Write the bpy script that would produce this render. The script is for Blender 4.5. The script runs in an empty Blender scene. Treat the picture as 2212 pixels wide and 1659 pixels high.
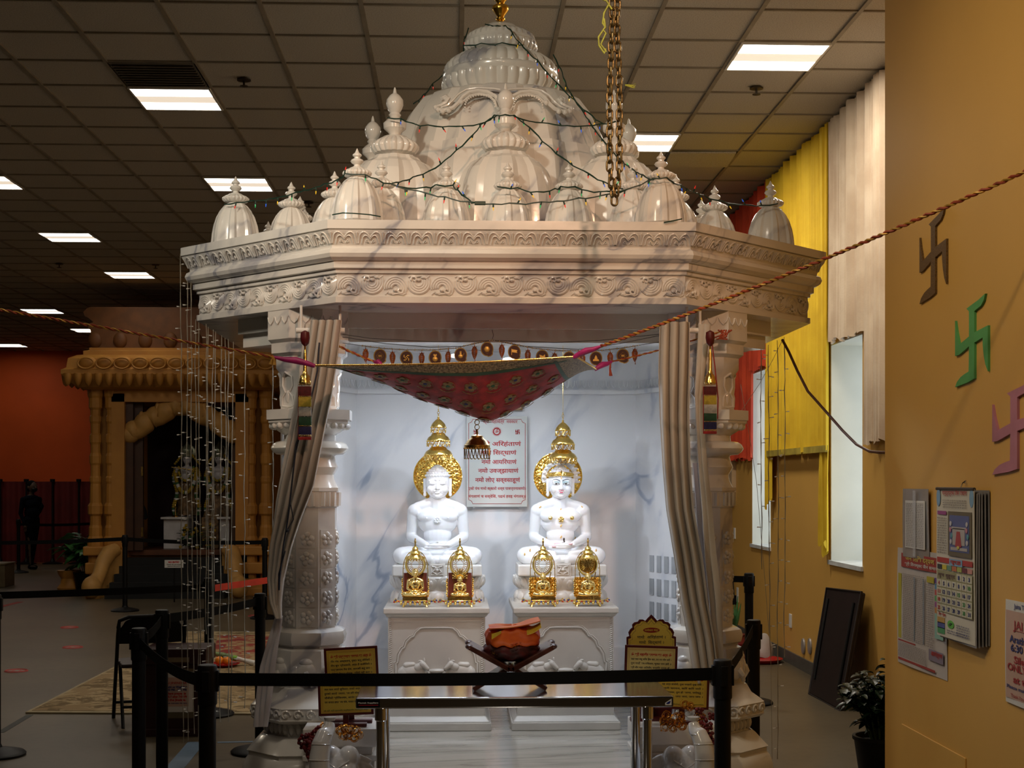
import bpy, math, random
from math import sin, cos, pi, radians, atan2, sqrt
from mathutils import Matrix, Vector, Quaternion
random.seed(7)
COL = bpy.context.scene.collection
SC = bpy.context.scene
YAW = radians(2.27); CS, SN = cos(YAW), sin(YAW); F = 3050.0; EYE = 1.65; HZ = 1040.0; CX = 1106.0
# world = room axes. The camera looks 2.27 degrees to the right of +Y.
def P(px, py, d):                       # photo pixel + distance along the view axis -> point
    u = (px-CX)/F
    return Vector((d*(SN+CS*u), d*(CS-SN*u), EYE+(HZ-py)*d/F))
def PY(px, py, Y):                      # ... at a given world Y
    u = (px-CX)/F
    return P(px, py, Y/(CS-SN*u))
def PX(px, py, X):                      # ... on a wall of given world X
    u = (px-CX)/F
    return P(px, py, X/(SN+CS*u))
def PZ(px, py, z=0.0):                  # ... at a given height
    return P(px, py, (z-EYE)*F/(HZ-py))
# ---------------------------------------------------------------- materials
MATS = {}
def _nt(name):
    m = bpy.data.materials.new(name); m.use_nodes = True
    nt = m.node_tree; b = nt.nodes['Principled BSDF']
    return m, nt, b
def _coord(nt, scale=(1,1,1), rot=(0,0,0), kind='Object'):
    tc = nt.nodes.new('ShaderNodeTexCoord'); mp = nt.nodes.new('ShaderNodeMapping')
    nt.links.new(tc.outputs[kind], mp.inputs[0])
    mp.inputs['Scale'].default_value = scale; mp.inputs['Rotation'].default_value = rot
    return mp.outputs[0]
def _noise(nt, vec, sc, det=4, dist=0.0, rough=.5):
    n = nt.nodes.new('ShaderNodeTexNoise'); nt.links.new(vec, n.inputs['Vector'])
    n.inputs['Scale'].default_value = sc; n.inputs['Detail'].default_value = det
    n.inputs['Distortion'].default_value = dist; n.inputs['Roughness'].default_value = rough
    return n.outputs['Fac']
def _math(nt, op, a, b=None, c=None, clamp=False):
    n = nt.nodes.new('ShaderNodeMath'); n.operation = op; n.use_clamp = clamp
    for i, v in enumerate((a, b, c)):
        if v is None: continue
        if isinstance(v, (int, float)): n.inputs[i].default_value = v
        else: nt.links.new(v, n.inputs[i])
    return n.outputs[0]
def _ramp(nt, fac, lo, hi):
    n = nt.nodes.new('ShaderNodeMapRange'); nt.links.new(fac, n.inputs[0])
    n.inputs[1].default_value = lo; n.inputs[2].default_value = hi
    n.interpolation_type = 'SMOOTHSTEP'
    return n.outputs[0]
def _mix(nt, fac, a, b):
    n = nt.nodes.new('ShaderNodeMix'); n.data_type = 'RGBA'
    nt.links.new(fac, n.inputs[0]) if not isinstance(fac, (int, float)) else setattr(n.inputs[0], 'default_value', fac)
    for i, v in ((6, a), (7, b)):
        if isinstance(v, (tuple, list)): n.inputs[i].default_value = (*v[:3], 1)
        else: nt.links.new(v, n.inputs[i])
    return n.outputs[2]
def _bump(nt, b, h, strength=.3, dist=.01):
    n = nt.nodes.new('ShaderNodeBump'); nt.links.new(h, n.inputs['Height'])
    n.inputs['Strength'].default_value = strength; n.inputs['Distance'].default_value = dist
    nt.links.new(n.outputs[0], b.inputs['Normal'])
def mat(name, col, rough=.5, metal=0, var=.12, vs=6, bump=0, bs=60, col2=None, emit=None, es=1, coat=0, sss=0, spec=None, alpha=None, trans=0):
    if name in MATS: return MATS[name]
    m, nt, b = _nt(name)
    b.inputs['Roughness'].default_value = rough; b.inputs['Metallic'].default_value = metal
    v = _coord(nt)
    if var > 0 or col2:
        n = _noise(nt, v, vs, 5)
        c2 = col2 or tuple(max(0, c*(1-var*2)) for c in col)
        nt.links.new(_mix(nt, _ramp(nt, n, .3, .7), col, c2), b.inputs['Base Color'])
    else: b.inputs['Base Color'].default_value = (*col, 1)
    if bump: _bump(nt, b, _noise(nt, v, bs, 4), bump, .004)
    if emit: b.inputs['Emission Color'].default_value = (*emit, 1); b.inputs['Emission Strength'].default_value = es
    if coat: b.inputs['Coat Weight'].default_value = coat; b.inputs['Coat Roughness'].default_value = .06
    if sss: b.inputs['Subsurface Weight'].default_value = sss; b.inputs['Subsurface Radius'].default_value = (.02,.015,.01); b.inputs['Subsurface Scale'].default_value=.3
    if spec is not None: b.inputs['Specular IOR Level'].default_value = spec
    if trans: b.inputs['Transmission Weight'].default_value = trans
    if alpha is not None: b.inputs['Alpha'].default_value = alpha
    MATS[name] = m; return m
def marble(name, base, vein, rough=.22, sc=1.6, rot=(0,.75,0), stretch=(1,1,2.8), amount=.8, cover=(.44,.62), width=.03, coat=.3):
    m, nt, b = _nt(name); v = _coord(nt, stretch, rot); v.node.vector_type = 'TEXTURE'
    n = _noise(nt, v, sc, 5, .35)
    r = _math(nt, 'ABSOLUTE', _math(nt, 'SUBTRACT', n, .5))
    line = _math(nt, 'SUBTRACT', 1, _ramp(nt, r, .0, width))
    soft = _math(nt, 'MULTIPLY', _math(nt, 'SUBTRACT', 1, _ramp(nt, r, .0, width*3.5)), .4)
    mask = _ramp(nt, _noise(nt, v, sc*.8+.7, 3), *cover)
    f = _math(nt, 'MULTIPLY', _math(nt, 'MULTIPLY', _math(nt, 'MAXIMUM', line, soft), mask), amount, clamp=True)
    nt.links.new(_mix(nt, f, base, vein), b.inputs['Base Color'])
    b.inputs['Roughness'].default_value = rough; b.inputs['Coat Weight'].default_value = coat; b.inputs['Coat Roughness'].default_value = .08
    _bump(nt, b, _noise(nt, _coord(nt), 9, 4), .12, .01)
    MATS[name] = m; return m
# ---------------------------------------------------------------- mesh builder
class MB:
    def __init__(s): s.v = []; s.f = []; s.mi = []; s.M = Matrix(); s.cm = 0; s.flat = []
    def add(s, vs, fs, smooth=True):
        n = len(s.v); M = s.M
        s.v += [tuple(M @ Vector(p)) for p in vs]
        s.f += [tuple(i+n for i in f) for f in fs]
        s.mi += [s.cm]*len(fs); s.flat += [not smooth]*len(fs)
        return s
    def at(s, loc=(0,0,0), rz=0, rx=0, ry=0, sc=1):
        s.M = Matrix.Translation(loc) @ Matrix.Rotation(rz,4,'Z') @ Matrix.Rotation(ry,4,'Y') @ Matrix.Rotation(rx,4,'X') @ (Matrix.Diagonal((sc,sc,sc,1)) if not isinstance(sc,(tuple,list)) else Matrix.Diagonal((*sc,1)))
        return s
    def frame(s, o, U, V, W):             # local x,y,z -> U,V,W at o
        m = Matrix((U, V, W)).transposed().to_4x4(); m.translation = o; s.M = m; return s
    def box(s, x0,y0,z0,x1,y1,z1):
        v = [(x,y,z) for z in (z0,z1) for y in (y0,y1) for x in (x0,x1)]
        return s.add(v, [(0,2,3,1),(4,5,7,6),(0,1,5,4),(2,6,7,3),(0,4,6,2),(1,3,7,5)], False)
    def hexa(s, b4, t4):                  # 4 bottom, 4 top points in the same order
        return s.add(list(b4)+list(t4), [(3,2,1,0),(4,5,6,7)]+[(i,(i+1)%4,(i+1)%4+4,i+4) for i in range(4)], False)
    def rings(s, R, closed=True, cap0=True, cap1=True, smooth=True, loop=False):
        n = len(R[0]); vs = [p for r in R for p in r]; fs = []
        m = len(R)
        for j in range(m if loop else m-1):
            a = j*n; b = ((j+1)%m)*n
            for i in range(n if closed else n-1):
                k = (i+1)%n; fs.append((a+i, a+k, b+k, b+i))
        s.add(vs, fs, smooth)
        if closed and not loop:
            if cap0: s.add(R[0], [tuple(range(n))[::-1]], False)
            if cap1: s.add(R[-1], [tuple(range(n))], False)
        return s
    def lathe(s, prof, n=32, flute=None, cap=True, ph=0, smooth=True, sx=1, sy=1):
        R = []
        for (r, z) in prof:
            ring = []
            for i in range(n):
                a = 2*pi*i/n+ph; k = flute(a, r, z) if flute else r
                ring.append((k*cos(a)*sx, k*sin(a)*sy, z))
            R.append(ring)
        return s.rings(R, True, cap, cap, smooth)
    def tube(s, pts, r, n=6, loop=False, cap=True):
        pts = [Vector(p) for p in pts]; m = len(pts); R = []
        rr = r if isinstance(r, (list, tuple)) else [r]*m
        t0 = None; up = None
        for i in range(m):
            if loop: t = pts[(i+1)%m]-pts[i-1]
            else: t = pts[min(i+1,m-1)]-pts[max(i-1,0)]
            if t.length < 1e-9: t = Vector((0,0,1))
            t.normalize()
            if up is None:
                up = Vector((0,0,1)) if abs(t.z) < .9 else Vector((1,0,0))
                up = (up - t*up.dot(t)).normalized()
            else:
                up = (up - t*up.dot(t))
                up = up.normalized() if up.length > 1e-6 else Vector((1,0,0))
            w = t.cross(up)
            R.append([pts[i]+(up*cos(2*pi*k/n)+w*sin(2*pi*k/n))*rr[i] for k in range(n)])
        return s.rings(R, True, cap, cap, True, loop)
    def ball(s, c, r, n=12, m=8):
        if not isinstance(r, (tuple, list)): r = (r, r, r)
        R = []
        for j in range(m+1):
            t = pi*j/m; q = max(sin(t), .001)
            R.append([(c[0]+r[0]*q*cos(2*pi*i/n), c[1]+r[1]*q*sin(2*pi*i/n), c[2]-r[2]*cos(t)) for i in range(n)])
        return s.rings(R, True, False, False)
    def poly(s, pts, w0, w1, smooth=False):   # polygon in local xy extruded in local z
        n = len(pts)
        s.add([(p[0],p[1],w0) for p in pts]+[(p[0],p[1],w1) for p in pts],
              [tuple(range(n))[::-1], tuple(range(n,2*n))]+[(i,(i+1)%n,(i+1)%n+n,i+n) for i in range(n)], smooth)
        return s
    def grid(s, fn, nu, nv, smooth=True, wrapu=False):
        vs = [fn(i/nu, j/nv) for j in range(nv+1) for i in range(nu+1)]
        fs = [(j*(nu+1)+i, j*(nu+1)+i+1, (j+1)*(nu+1)+i+1, (j+1)*(nu+1)+i) for j in range(nv) for i in range(nu)]
        return s.add(vs, fs, smooth)
    def sheet(s, fn, nu, nv, t=.003):         # a cloth with real thickness
        import itertools
        g = [[Vector(fn(i/nu, j/nv)) for i in range(nu+1)] for j in range(nv+1)]
        def nrm(i, j):
            a = g[j][min(i+1,nu)]-g[j][max(i-1,0)]; b = g[min(j+1,nv)][i]-g[max(j-1,0)][i]
            c = a.cross(b); return c.normalized() if c.length > 1e-12 else Vector((0,1,0))
        top = [g[j][i]+nrm(i,j)*t/2 for j in range(nv+1) for i in range(nu+1)]
        bot = [g[j][i]-nrm(i,j)*t/2 for j in range(nv+1) for i in range(nu+1)]
        N = len(top); q = lambda i, j: j*(nu+1)+i
        fs = []
        for j in range(nv):
            for i in range(nu):
                f = (q(i,j), q(i+1,j), q(i+1,j+1), q(i,j+1)); fs.append(f); fs.append(tuple(N+k for k in f[::-1]))
        b = [q(i,0) for i in range(nu+1)]+[q(nu,j) for j in range(1,nv+1)]+[q(i,nv) for i in range(nu-1,-1,-1)]+[q(0,j) for j in range(nv-1,0,-1)]
        for k in range(len(b)):
            a, c = b[k], b[(k+1)%len(b)]; fs.append((c, a, a+N, c+N))
        return s.add(top+bot, fs, True)
    def cap2(s, a, b, ra, rb, n=12):          # tapered capsule
        a = Vector(a); b = Vector(b); d = (b-a); L = d.length or 1e-6; t = d/L
        pts = []; rs = []
        for k in range(5): q = pi/2*(k/4); pts.append(a-t*ra*cos(q)); rs.append(max(ra*sin(q), 1e-4))
        for k in range(5): q = pi/2*(1-k/4); pts.append(b+t*rb*cos(q)); rs.append(max(rb*sin(q), 1e-4))
        return s.tube(pts, rs, n)
    def join(s, o):
        n = len(s.v); s.v += [tuple(s.M @ Vector(p)) for p in o.v]; s.f += [tuple(i+n for i in f) for f in o.f]; s.mi += o.mi; s.flat += o.flat; return s
    def build(s, name, mats, parent=None, bevel=0, sharp=38, origin=None):
        if not isinstance(mats, (list, tuple)): mats = [mats]
        if parent is not None: off = wl(parent)
        elif origin is not None: off = Vector(origin)
        else:
            xs = [p[0] for p in s.v]; ys = [p[1] for p in s.v]; zs = [p[2] for p in s.v]
            off = Vector(((min(xs)+max(xs))/2, (min(ys)+max(ys))/2, min(zs)))
        me = bpy.data.meshes.new(name)
        me.from_pydata([(p[0]-off.x, p[1]-off.y, p[2]-off.z) for p in s.v], [], s.f)
        for m in mats: me.materials.append(m)
        me.polygons.foreach_set('material_index', s.mi)
        me.polygons.foreach_set('use_smooth', [not q for q in s.flat])
        me.update()
        if sharp and not all(s.flat): me.set_sharp_from_angle(angle=radians(sharp))
        o = bpy.data.objects.new(name, me); COL.objects.link(o)
        if parent is not None: o.parent = parent
        else: o.location = off
        if bevel:
            b = o.modifiers.new('bevel', 'BEVEL'); b.width = bevel; b.segments = 2; b.limit_method = 'ANGLE'; b.angle_limit = radians(40)
        return o
def build_each(mb, name, mats, parent, **k):
    """one object per connected piece"""
    par = list(range(len(mb.v)))
    def fd(i):
        while par[i] != i: par[i] = par[par[i]]; i = par[i]
        return i
    for f in mb.f:
        r = fd(f[0])
        for i in f[1:]:
            q = fd(i)
            if q != r: par[q] = r
    # coincident vertices join too
    seen = {}
    for i, p in enumerate(mb.v):
        key = (round(p[0],5), round(p[1],5), round(p[2],5))
        if key in seen: par[fd(i)] = fd(seen[key])
        else: seen[key] = i
    G = {}
    for fi, f in enumerate(mb.f): G.setdefault(fd(f[0]), []).append(fi)
    out = []
    for g in G.values():
        o = MB(); mp = {}
        for fi in g:
            nf = []
            for i in mb.f[fi]:
                if i not in mp: mp[i] = len(o.v); o.v.append(mb.v[i])
                nf.append(mp[i])
            o.f.append(tuple(nf)); o.mi.append(mb.mi[fi]); o.flat.append(mb.flat[fi])
        out.append(o.build(name, mats, parent, **k))
    return out
def wl(o):
    v = Vector((0,0,0))
    while o is not None: v = v + o.location; o = o.parent
    return v
def tag(o, label=None, cat=None, group=None, kind=None):
    if label: o['label'] = label
    if cat: o['category'] = cat
    if group: o['group'] = group
    if kind: o['kind'] = kind
    return o
def thing(name, loc, label, cat, group=None):
    o = bpy.data.objects.new(name, None); COL.objects.link(o); o.location = Vector(loc); o.empty_display_size = .05
    return tag(o, label, cat, group)
def struct(o): o['kind'] = 'structure'; return o
KIDS = {}
def dup(root, loc=None, rz=None, label=None, sc=None, group=None):
    def cp(o, par):
        c = o.copy(); COL.objects.link(c); c.parent = par
        for k in [q for q in bpy.data.objects if q.parent == o]: cp(k, c)
        return c
    r = cp(root, root.parent)
    if loc is not None: r.location = Vector(loc)
    if rz is not None: r.rotation_euler = (0,0,rz)
    if sc is not None: r.scale = (sc,)*3
    if label: r['label'] = label
    if group: r['group'] = group
    return r
def remeshed(mb, vox, smooth=3):
    me = bpy.data.meshes.new('tmp'); me.from_pydata(mb.v, [], mb.f); me.update()
    o = bpy.data.objects.new('tmp', me); COL.objects.link(o)
    r = o.modifiers.new('r', 'REMESH'); r.mode = 'VOXEL'; r.voxel_size = vox; r.use_smooth_shade = True
    if smooth:
        q = o.modifiers.new('s', 'SMOOTH'); q.iterations = smooth; q.factor = .5
    dg = bpy.context.evaluated_depsgraph_get()
    m2 = bpy.data.meshes.new_from_object(o.evaluated_get(dg))
    v = [tuple(x.co) for x in m2.vertices]; f = [tuple(p.vertices) for p in m2.polygons]
    bpy.data.objects.remove(o); bpy.data.meshes.remove(me); bpy.data.meshes.remove(m2)
    out = MB(); out.add(v, f, True); return out
_tc = {}
def textgeo(body, bold=0.0):
    k = (body, bold)
    if k not in _tc:
        c = bpy.data.curves.new('tmp', 'FONT'); c.body = body; c.size = 1; c.offset = bold; c.resolution_u = 3; c.align_x = 'LEFT'
        o = bpy.data.objects.new('tmp', c); COL.objects.link(o)
        dg = bpy.context.evaluated_depsgraph_get(); m = bpy.data.meshes.new_from_object(o.evaluated_get(dg))
        v = [(x.co.x, x.co.y) for x in m.vertices]; f = [tuple(p.vertices) for p in m.polygons]
        bpy.data.objects.remove(o); bpy.data.curves.remove(c); bpy.data.meshes.remove(m)
        _tc[k] = (v, f)
    return _tc[k]
def text(mb, body, cx, y, h, w=None, lift=0, bold=.0, align='c'):
    """flat lettering in local xy of mb (z up out of the board): baseline y, cap height h, fitted to width w"""
    v, f = textgeo(body, bold)
    if not v: return
    x0 = min(p[0] for p in v); x1 = max(p[0] for p in v)
    sy = h/.72; sx = (w/(x1-x0)) if w else sy
    if align == 'c': ox = cx-(x0+x1)/2*sx
    elif align == 'l': ox = cx-x0*sx
    mb.add([(ox+p[0]*sx, y+p[1]*sy, lift) for p in v], f, False)
# ---------------------------------------------------------------- shared materials
M_MARB = marble('painted_marble', (.80,.78,.73), (.27,.28,.34), .2, 2.3, (.25,.72,.35), (1,1,3.2), .85, (.42,.58), .035)
M_WALLM = marble('wall_marble', (.86,.87,.89), (.30,.37,.50), .35, 1.9, (0,.62,.1), (1,1,3.4), .85, (.46,.60), .03, .1)
M_STAT = mat('statue_marble', (.93,.93,.94), .12, var=.01, coat=.6, sss=.12)
M_PED = mat('carved_white_marble', (.74,.71,.66), .3, var=.04, vs=3, bump=.05, bs=30)
M_GOLD = mat('polished_gold', (1.0,.70,.20), .2, 1, var=.1, vs=20, bump=.25, bs=90)
M_GOLDP = mat('gold_plain', (1.0,.72,.25), .16, 1, var=.05)
M_BRASS = mat('aged_brass', (.62,.40,.12), .32, 1, var=.25, vs=30, bump=.3, bs=120)
M_BLACK = mat('black_metal', (.004,.004,.0045), .5, 0, var=.1, spec=.25)
M_BELT = mat('black_webbing', (.004,.004,.004), .85, var=.1, bump=.2, bs=300, spec=.15)
M_STEEL = mat('stainless_steel', (.70,.70,.72), .13, 1, var=.06, vs=4)
M_MAROON = mat('maroon_trim', (.10,.008,.01), .4, var=.1)
M_GREENW = mat('green_wire', (.005,.035,.02), .5, var=.1)
M_DARKT = mat('dark_ink', (.03,.03,.03), .6, var=0)
M_REDT = mat('red_ink', (.45,.02,.02), .5, var=0)
M_WHITE = mat('white_plastic', (.8,.8,.78), .4, var=.04)
# ================================================================ ROOM
H = 4.53; XR = 3.03; XN = 1.879; YN = 6.12; XL = -12.0; YB = 31.6; Y0 = -5.0
# floor
m, nt, b = _nt('polished_concrete_floor'); v = _coord(nt)
n1 = _noise(nt, v, .8, 6); n2 = _noise(nt, v, 14, 5)
c = _mix(nt, _ramp(nt, n1, .3, .7), (.080,.062,.037), (.118,.094,.058)); c = _mix(nt, _math(nt,'MULTIPLY',_ramp(nt, n2, .45, .75),.35), c, (.045,.035,.025))
nt.links.new(c, b.inputs['Base Color']); b.inputs['Roughness'].default_value = .38
_bump(nt, b, n2, .05, .004); MATS['floor'] = m
struct(MB().box(XL,Y0,-.1, XR+.5,YB+.2,0).build('floor', m))
# ceiling tiles and grid (2 x 2 ft = 0.61 m)
m, nt, b = _nt('mineral_ceiling_tile'); v = _coord(nt)
n1 = _noise(nt, v, 120, 3); nt.links.new(_mix(nt, _ramp(nt, n1, .4, .75), (.52,.48,.41), (.36,.32,.26)), b.inputs['Base Color'])
n0 = _noise(nt, v, 1.1, 2); b.inputs['Roughness'].default_value = .95; _bump(nt, b, n1, .3, .004); M_TILE = m
T = .61; GX0 = PZ(998, 17, H).x; GX0 -= 30*T; GY0 = PZ(1300, 19, H).y-25*T
struct(MB().box(XL,Y0,H+.012,XR+.5,YB+.2,H+.1).build('ceiling', m))
M_GRID = mat('ceiling_grid_metal', (.30,.26,.20), .6, .0, var=.1)
g = MB()
x = GX0
while x < XR:
    if x > XL: g.box(x-.014,Y0,H-.002,x+.014,YB,H+.014)
    x += T
y = GY0
while y < YB:
    if y > Y0: g.box(XL,y-.009,H+.001,XR,y+.009,H+.013)
    y += T
struct(g.build('trim_1', M_GRID))
def cell(px, py):
    p = PZ(px, py, H); i = math.floor((p.x-GX0)/T); j = math.floor((p.y-GY0)/T); return GX0+(i+.5)*T, GY0+(j+.5)*T
# troffer lights
M_LAMP = mat('fluorescent_diffuser', (.9,.9,.88), .5, var=0, emit=(1.0,.93,.82), es=9)
M_LAMPB = mat('fluorescent_diffuser_centre', (.9,.86,.8), .5, var=0, emit=(1.0,.84,.66), es=.8)
M_LFR = mat('lamp_frame_enamel', (.75,.73,.68), .5, var=.05)
def troffer(cx, cy, label):
    t = thing('ceiling_light', (cx,cy,H-.02), label, 'ceiling light', 'square fluorescent lights set in the tiled ceiling')
    a = .285; o = MB()
    for (x0,y0,x1,y1) in ((-.3,-.3,.3,-a),(-.3,a,.3,.3),(-.3,-a,-a,a),(a,-a,.3,a)): o.box(cx+x0,cy+y0,H-.012,cx+x1,cy+y1,H+.012)
    o.build('light_frame', M_LFR, t)
    MB().box(cx-a,cy-a,H-.004,cx+a,cy+a,H+.008).build('diffuser', M_LAMP, t)
    MB().box(cx-a,cy-.085,H-.009,cx+a,cy+.085,H-.003).build('lamp_bridge', M_LAMPB, t)
    return t
LT = [((1678,132),'large square ceiling light at the right, near the yellow wall'),((375,217),'large square ceiling light at the upper left of the room'),
 ((1425,317),'square ceiling light just right of the hanging chain'),((520,403),'square ceiling light behind the leftmost small dome finial'),
 ((146,515),'square ceiling light at far left, above the red wall'),((277,599),'narrow looking ceiling light above the orange shrine, left of the cornice'),
 ((64,667),'thin looking ceiling light at far left beside the rope'),((160,711),'small ceiling light directly left of the orange shrine top'),
 ((10,746),'smallest ceiling light at the left edge, just above the red wall'),((10,397),'ceiling light cut by the left edge of the view')]
LPOS = []
for (q, lab) in LT:
    cx, cy = cell(*q); LPOS.append((cx, cy)); troffer(cx, cy, lab)
for i in range(4): pass
# sprinklers and vent
SPR = [((1634,190),'fire sprinkler head below the large light on the right'),((527,172),'fire sprinkler head between the two upper left lights'),((667,437),'fire sprinkler head just left of the dome cluster'),((336,572),'fire sprinkler head above the orange shrine'),((128,570),'fire sprinkler head near the far left lights')]
for (q, lab) in SPR:
    p = PZ(*q, H); s_ = MB().at((p.x,p.y,H)).lathe([(.004,-.055),(.03,-.05),(.03,-.046),(.008,-.044),(.008,-.01),(.05,-.008),(.05,.0),(.01,.004)], 16)
    o = s_.build('sprinkler_head', mat('dark_bronze', (.06,.045,.03), .5, .5)); tag(o, lab, 'sprinkler', 'sprinklers in the ceiling')
cx, cy = cell(340, 165)
t = thing('ceiling_vent', (cx,cy,H-.02), 'dark slatted air vent in the ceiling near the upper left light', 'air vent')
o = MB(); 
for k in range(9): o.at((cx, cy-.24+k*.06, H-.006), rx=.6).box(-.28,-.025,-.002,.28,.025,.002)
build_each(o, 'slat', mat('vent_slat', (.28,.25,.20), .6), t)
MB().box(cx-.3,cy-.3,H-.002,cx+.3,cy+.3,H+.011).build('vent_plate', mat('vent_plate', (.16,.14,.11), .7), t)
# sagging tile with dark gap
cx, cy = cell(1520, 360)
o = MB(); o.at((cx, cy, H-.016), rx=-.02, rz=-.03).box(-.295,-.30,-.008,.28,.20,.008)
tag(o.build('ceiling_tile', M_TILE), 'one loose ceiling tile sagging open, dark gap beside it, right of the chain', 'ceiling tile')
MB_g = MB().box(cx-.31,cy-.31,H-.001,cx+.31,cy+.31,H+.0115); struct(MB_g.build('dark_gap_sheet', mat('plenum_dark', (.01,.008,.006), .9)))  # near-black sheet standing in for the unlit space above the tile
# walls
M_OR = mat('ochre_wall_paint', (.68,.385,.085), .55, var=.05, vs=1.5, bump=.06, bs=150, col2=(.64,.36,.08))
M_RED = mat('orange_red_wall_paint', (.85,.115,.012), .7, var=.06, vs=1)
W1 = (10.42, 11.32, 1.0, 2.76); W2 = (13.5, 14.36, 1.0, 2.76)
w = MB(); TH = .42
def wallseg(y0, y1, z0, z1): w.box(XR,y0,z0,XR+TH,y1,z1)
wallseg(YN-.3, W1[0], 0, H+.05); wallseg(W1[1], W2[0], 0, H+.05); wallseg(W2[1], YB, 0, H+.05)
for W in (W1, W2): wallseg(W[0], W[1], 0, W[2]); wallseg(W[0], W[1], W[3], H+.05)
struct(w.build('wall_right', M_OR))
M_JAMB = mat('white_reveal_paint', (.78,.78,.70), .5, var=.05, vs=2, bump=.1, bs=20)
M_SKYG = mat('daylit_frosted_glass', (.8,.85,.9), .3, var=0, emit=(.72,.84,.92), es=.55)
M_ALU = mat('aluminium_frame', (.5,.5,.5), .4, .8)
for i, W in enumerate((W1, W2)):
    y0,y1,z0,z1 = W
    r = MB(); r.box(XR+.002,y0,z0,XR+TH,y0+.012,z1); r.box(XR+.002,y1-.012,z0,XR+TH,y1,z1); r.box(XR+.002,y0,z0,XR+TH,y1,z0+.012); r.box(XR+.002,y0,z1-.012,XR+TH,y1,z1)
    root = struct(r.build('window_%d' % (i+1), M_JAMB))
    MB().box(XR+TH-.03,y0+.012,z0+.012,XR+TH-.015,y1-.012,z1-.012).build('window_pane', M_SKYG, root)
    fr = MB(); 
    for (a,b_,c_,d) in ((y0+.012,y0+.05,z0+.012,z1-.012),(y1-.05,y1-.012,z0+.012,z1-.012),(y0+.05,y1-.05,z0+.012,z0+.05),(y0+.05,y1-.05,z1-.05,z1-.012)): fr.box(XR+TH-.05,a,c_,XR+TH-.03,b_,d)
    fr.build('window_frame', M_ALU, root)
    MB().box(XR-.02,y0-.02,z0-.02,XR+TH-.05,y1+.02,z0+.014).build('window_sill', mat('sill_white', (.75,.78,.78), .4), root)
struct(MB().box(XN,Y0,0,XN+.14,YN,H+.05).build('wall_right_front', M_OR))
struct(MB().box(XN+.14,YN-.14,0,XR+TH,YN,H+.05).build('wall_right_return', M_OR))
struct(MB().box(XR-.015,YN,0,XR,YB,.11).build('baseboard_right', mat('grey_rubber_base', (.10,.09,.075), .6)))
struct(MB().box(XL,YB,0,XR+TH,YB+.15,H+.05).build('wall_back', M_RED))
struct(MB().box(XL-.15,Y0,0,XL,YB,H+.05).build('wall_left', mat('left_wall_paint', (.10,.06,.03), .7)))
struct(MB().box(XL,Y0-.15,0,XN+.14,Y0,H+.05).build('wall_front', mat('front_wall_paint', (.20,.13,.06), .7)))
# ================================================================ MARBLE PAVILION
PC = Vector((.24, 7.523, 0)); YF = 6.05; HWF = .753; HS = 1.473; ZP = .33
pav = thing('marble_pavilion', (PC.x, PC.y, 0), 'white marble eight-sided temple pavilion with domed roof in the middle of the hall', 'shrine')
def octo(off, zz, c=PC, hs=HS, hf=HWF):     # chamfered square pushed out by off
    a = hs+off; f = hf+off*.4142
    return [Vector((c.x+x, c.y+y, zz)) for x, y in ((-f,-a),(f,-a),(a,-f),(a,f),(f,a),(-f,a),(-a,f),(-a,-f))]
def octo_loft(mb, prof):
    mb.rings([octo(o, z) for o, z in prof], True, True, True, False); return mb
ZC = 2.414
cor = MB(); octo_loft(cor, [(-.0,ZC),(.0,2.440),(-.012,2.443),(-.012,2.538),(.0,2.541),(.0,2.556),(.016,2.560),(.016,2.588),
  (.03,2.592),(.045,2.602),(.052,2.618),(.045,2.636),(.030,2.645),(.030,2.652),(.034,2.66),(.044,2.68),(.060,2.70),(.066,2.712),(.058,2.716),(.070,2.718),(.070,2.755)])
cornice = cor.build('cornice', M_MARB, pav, sharp=25)
# carved bands: wave scrolls on the frieze, lotus petals on the leaf band
fr = MB(); lf = MB()
def face_frames(off, z):
    o = octo(off, z); res = []
    for i in (7, 0, 1): res.append((o[i], o[(i+1)%8]))
    return res
def arc(cx, cy, r, a0, a1, n, w): return [(cx+r*cos(a0+(a1-a0)*k/n), cy+r*sin(a0+(a1-a0)*k/n), w) for k in range(n+1)]
for (a, b) in face_frames(-.012, 2.4905):
    U = (b-a); L = U.length; U.normalize(); W = Vector((U.y, -U.x, 0)); n = round(L/.098); p = L/n
    for k in range(n):
        c = a+U*(p*(k+.5)); fr.frame(c, U, Vector((0,0,1)), W)
        s = 1 if k % 2 == 0 else -1
        for j, r in enumerate((.0470,.0370,.0270,.0170)):
            a0, a1 = (-.45, pi+.15)
            pts = arc(0, -s*.012, r, a0*s, a1*s, 12, .003)
            fr.tube(pts, [.0034]+[.0056]*11+[.003], 5)
        fr.tube([(s*.034,-s*.020,.004),(s*.030,-s*.034,.006),(s*.018,-s*.036,.007),(s*.010,-s*.026,.007),(s*.016,-s*.016,.006),(s*.024,-s*.020,.005)], .0052, 6); fr.ball((s*.000, -s*.022, .003), (.011,.008,.010), 8, 6)
        fr.ball((-s*.02, -s*.034, .002), (.014,.008,.008), 8, 6)
        fr.ball((s*.026, -s*.036, .002), (.010,.007,.008), 8, 6)
        fr.tube([(-s*.045,-s*.04,.002),(-s*.03,-s*.028,.006),(-s*.012,-s*.04,.006),(s*.01,-s*.036,.006),(s*.03,-s*.042,.004),(s*.045,-s*.034,.002)], .0036, 5)
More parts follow.
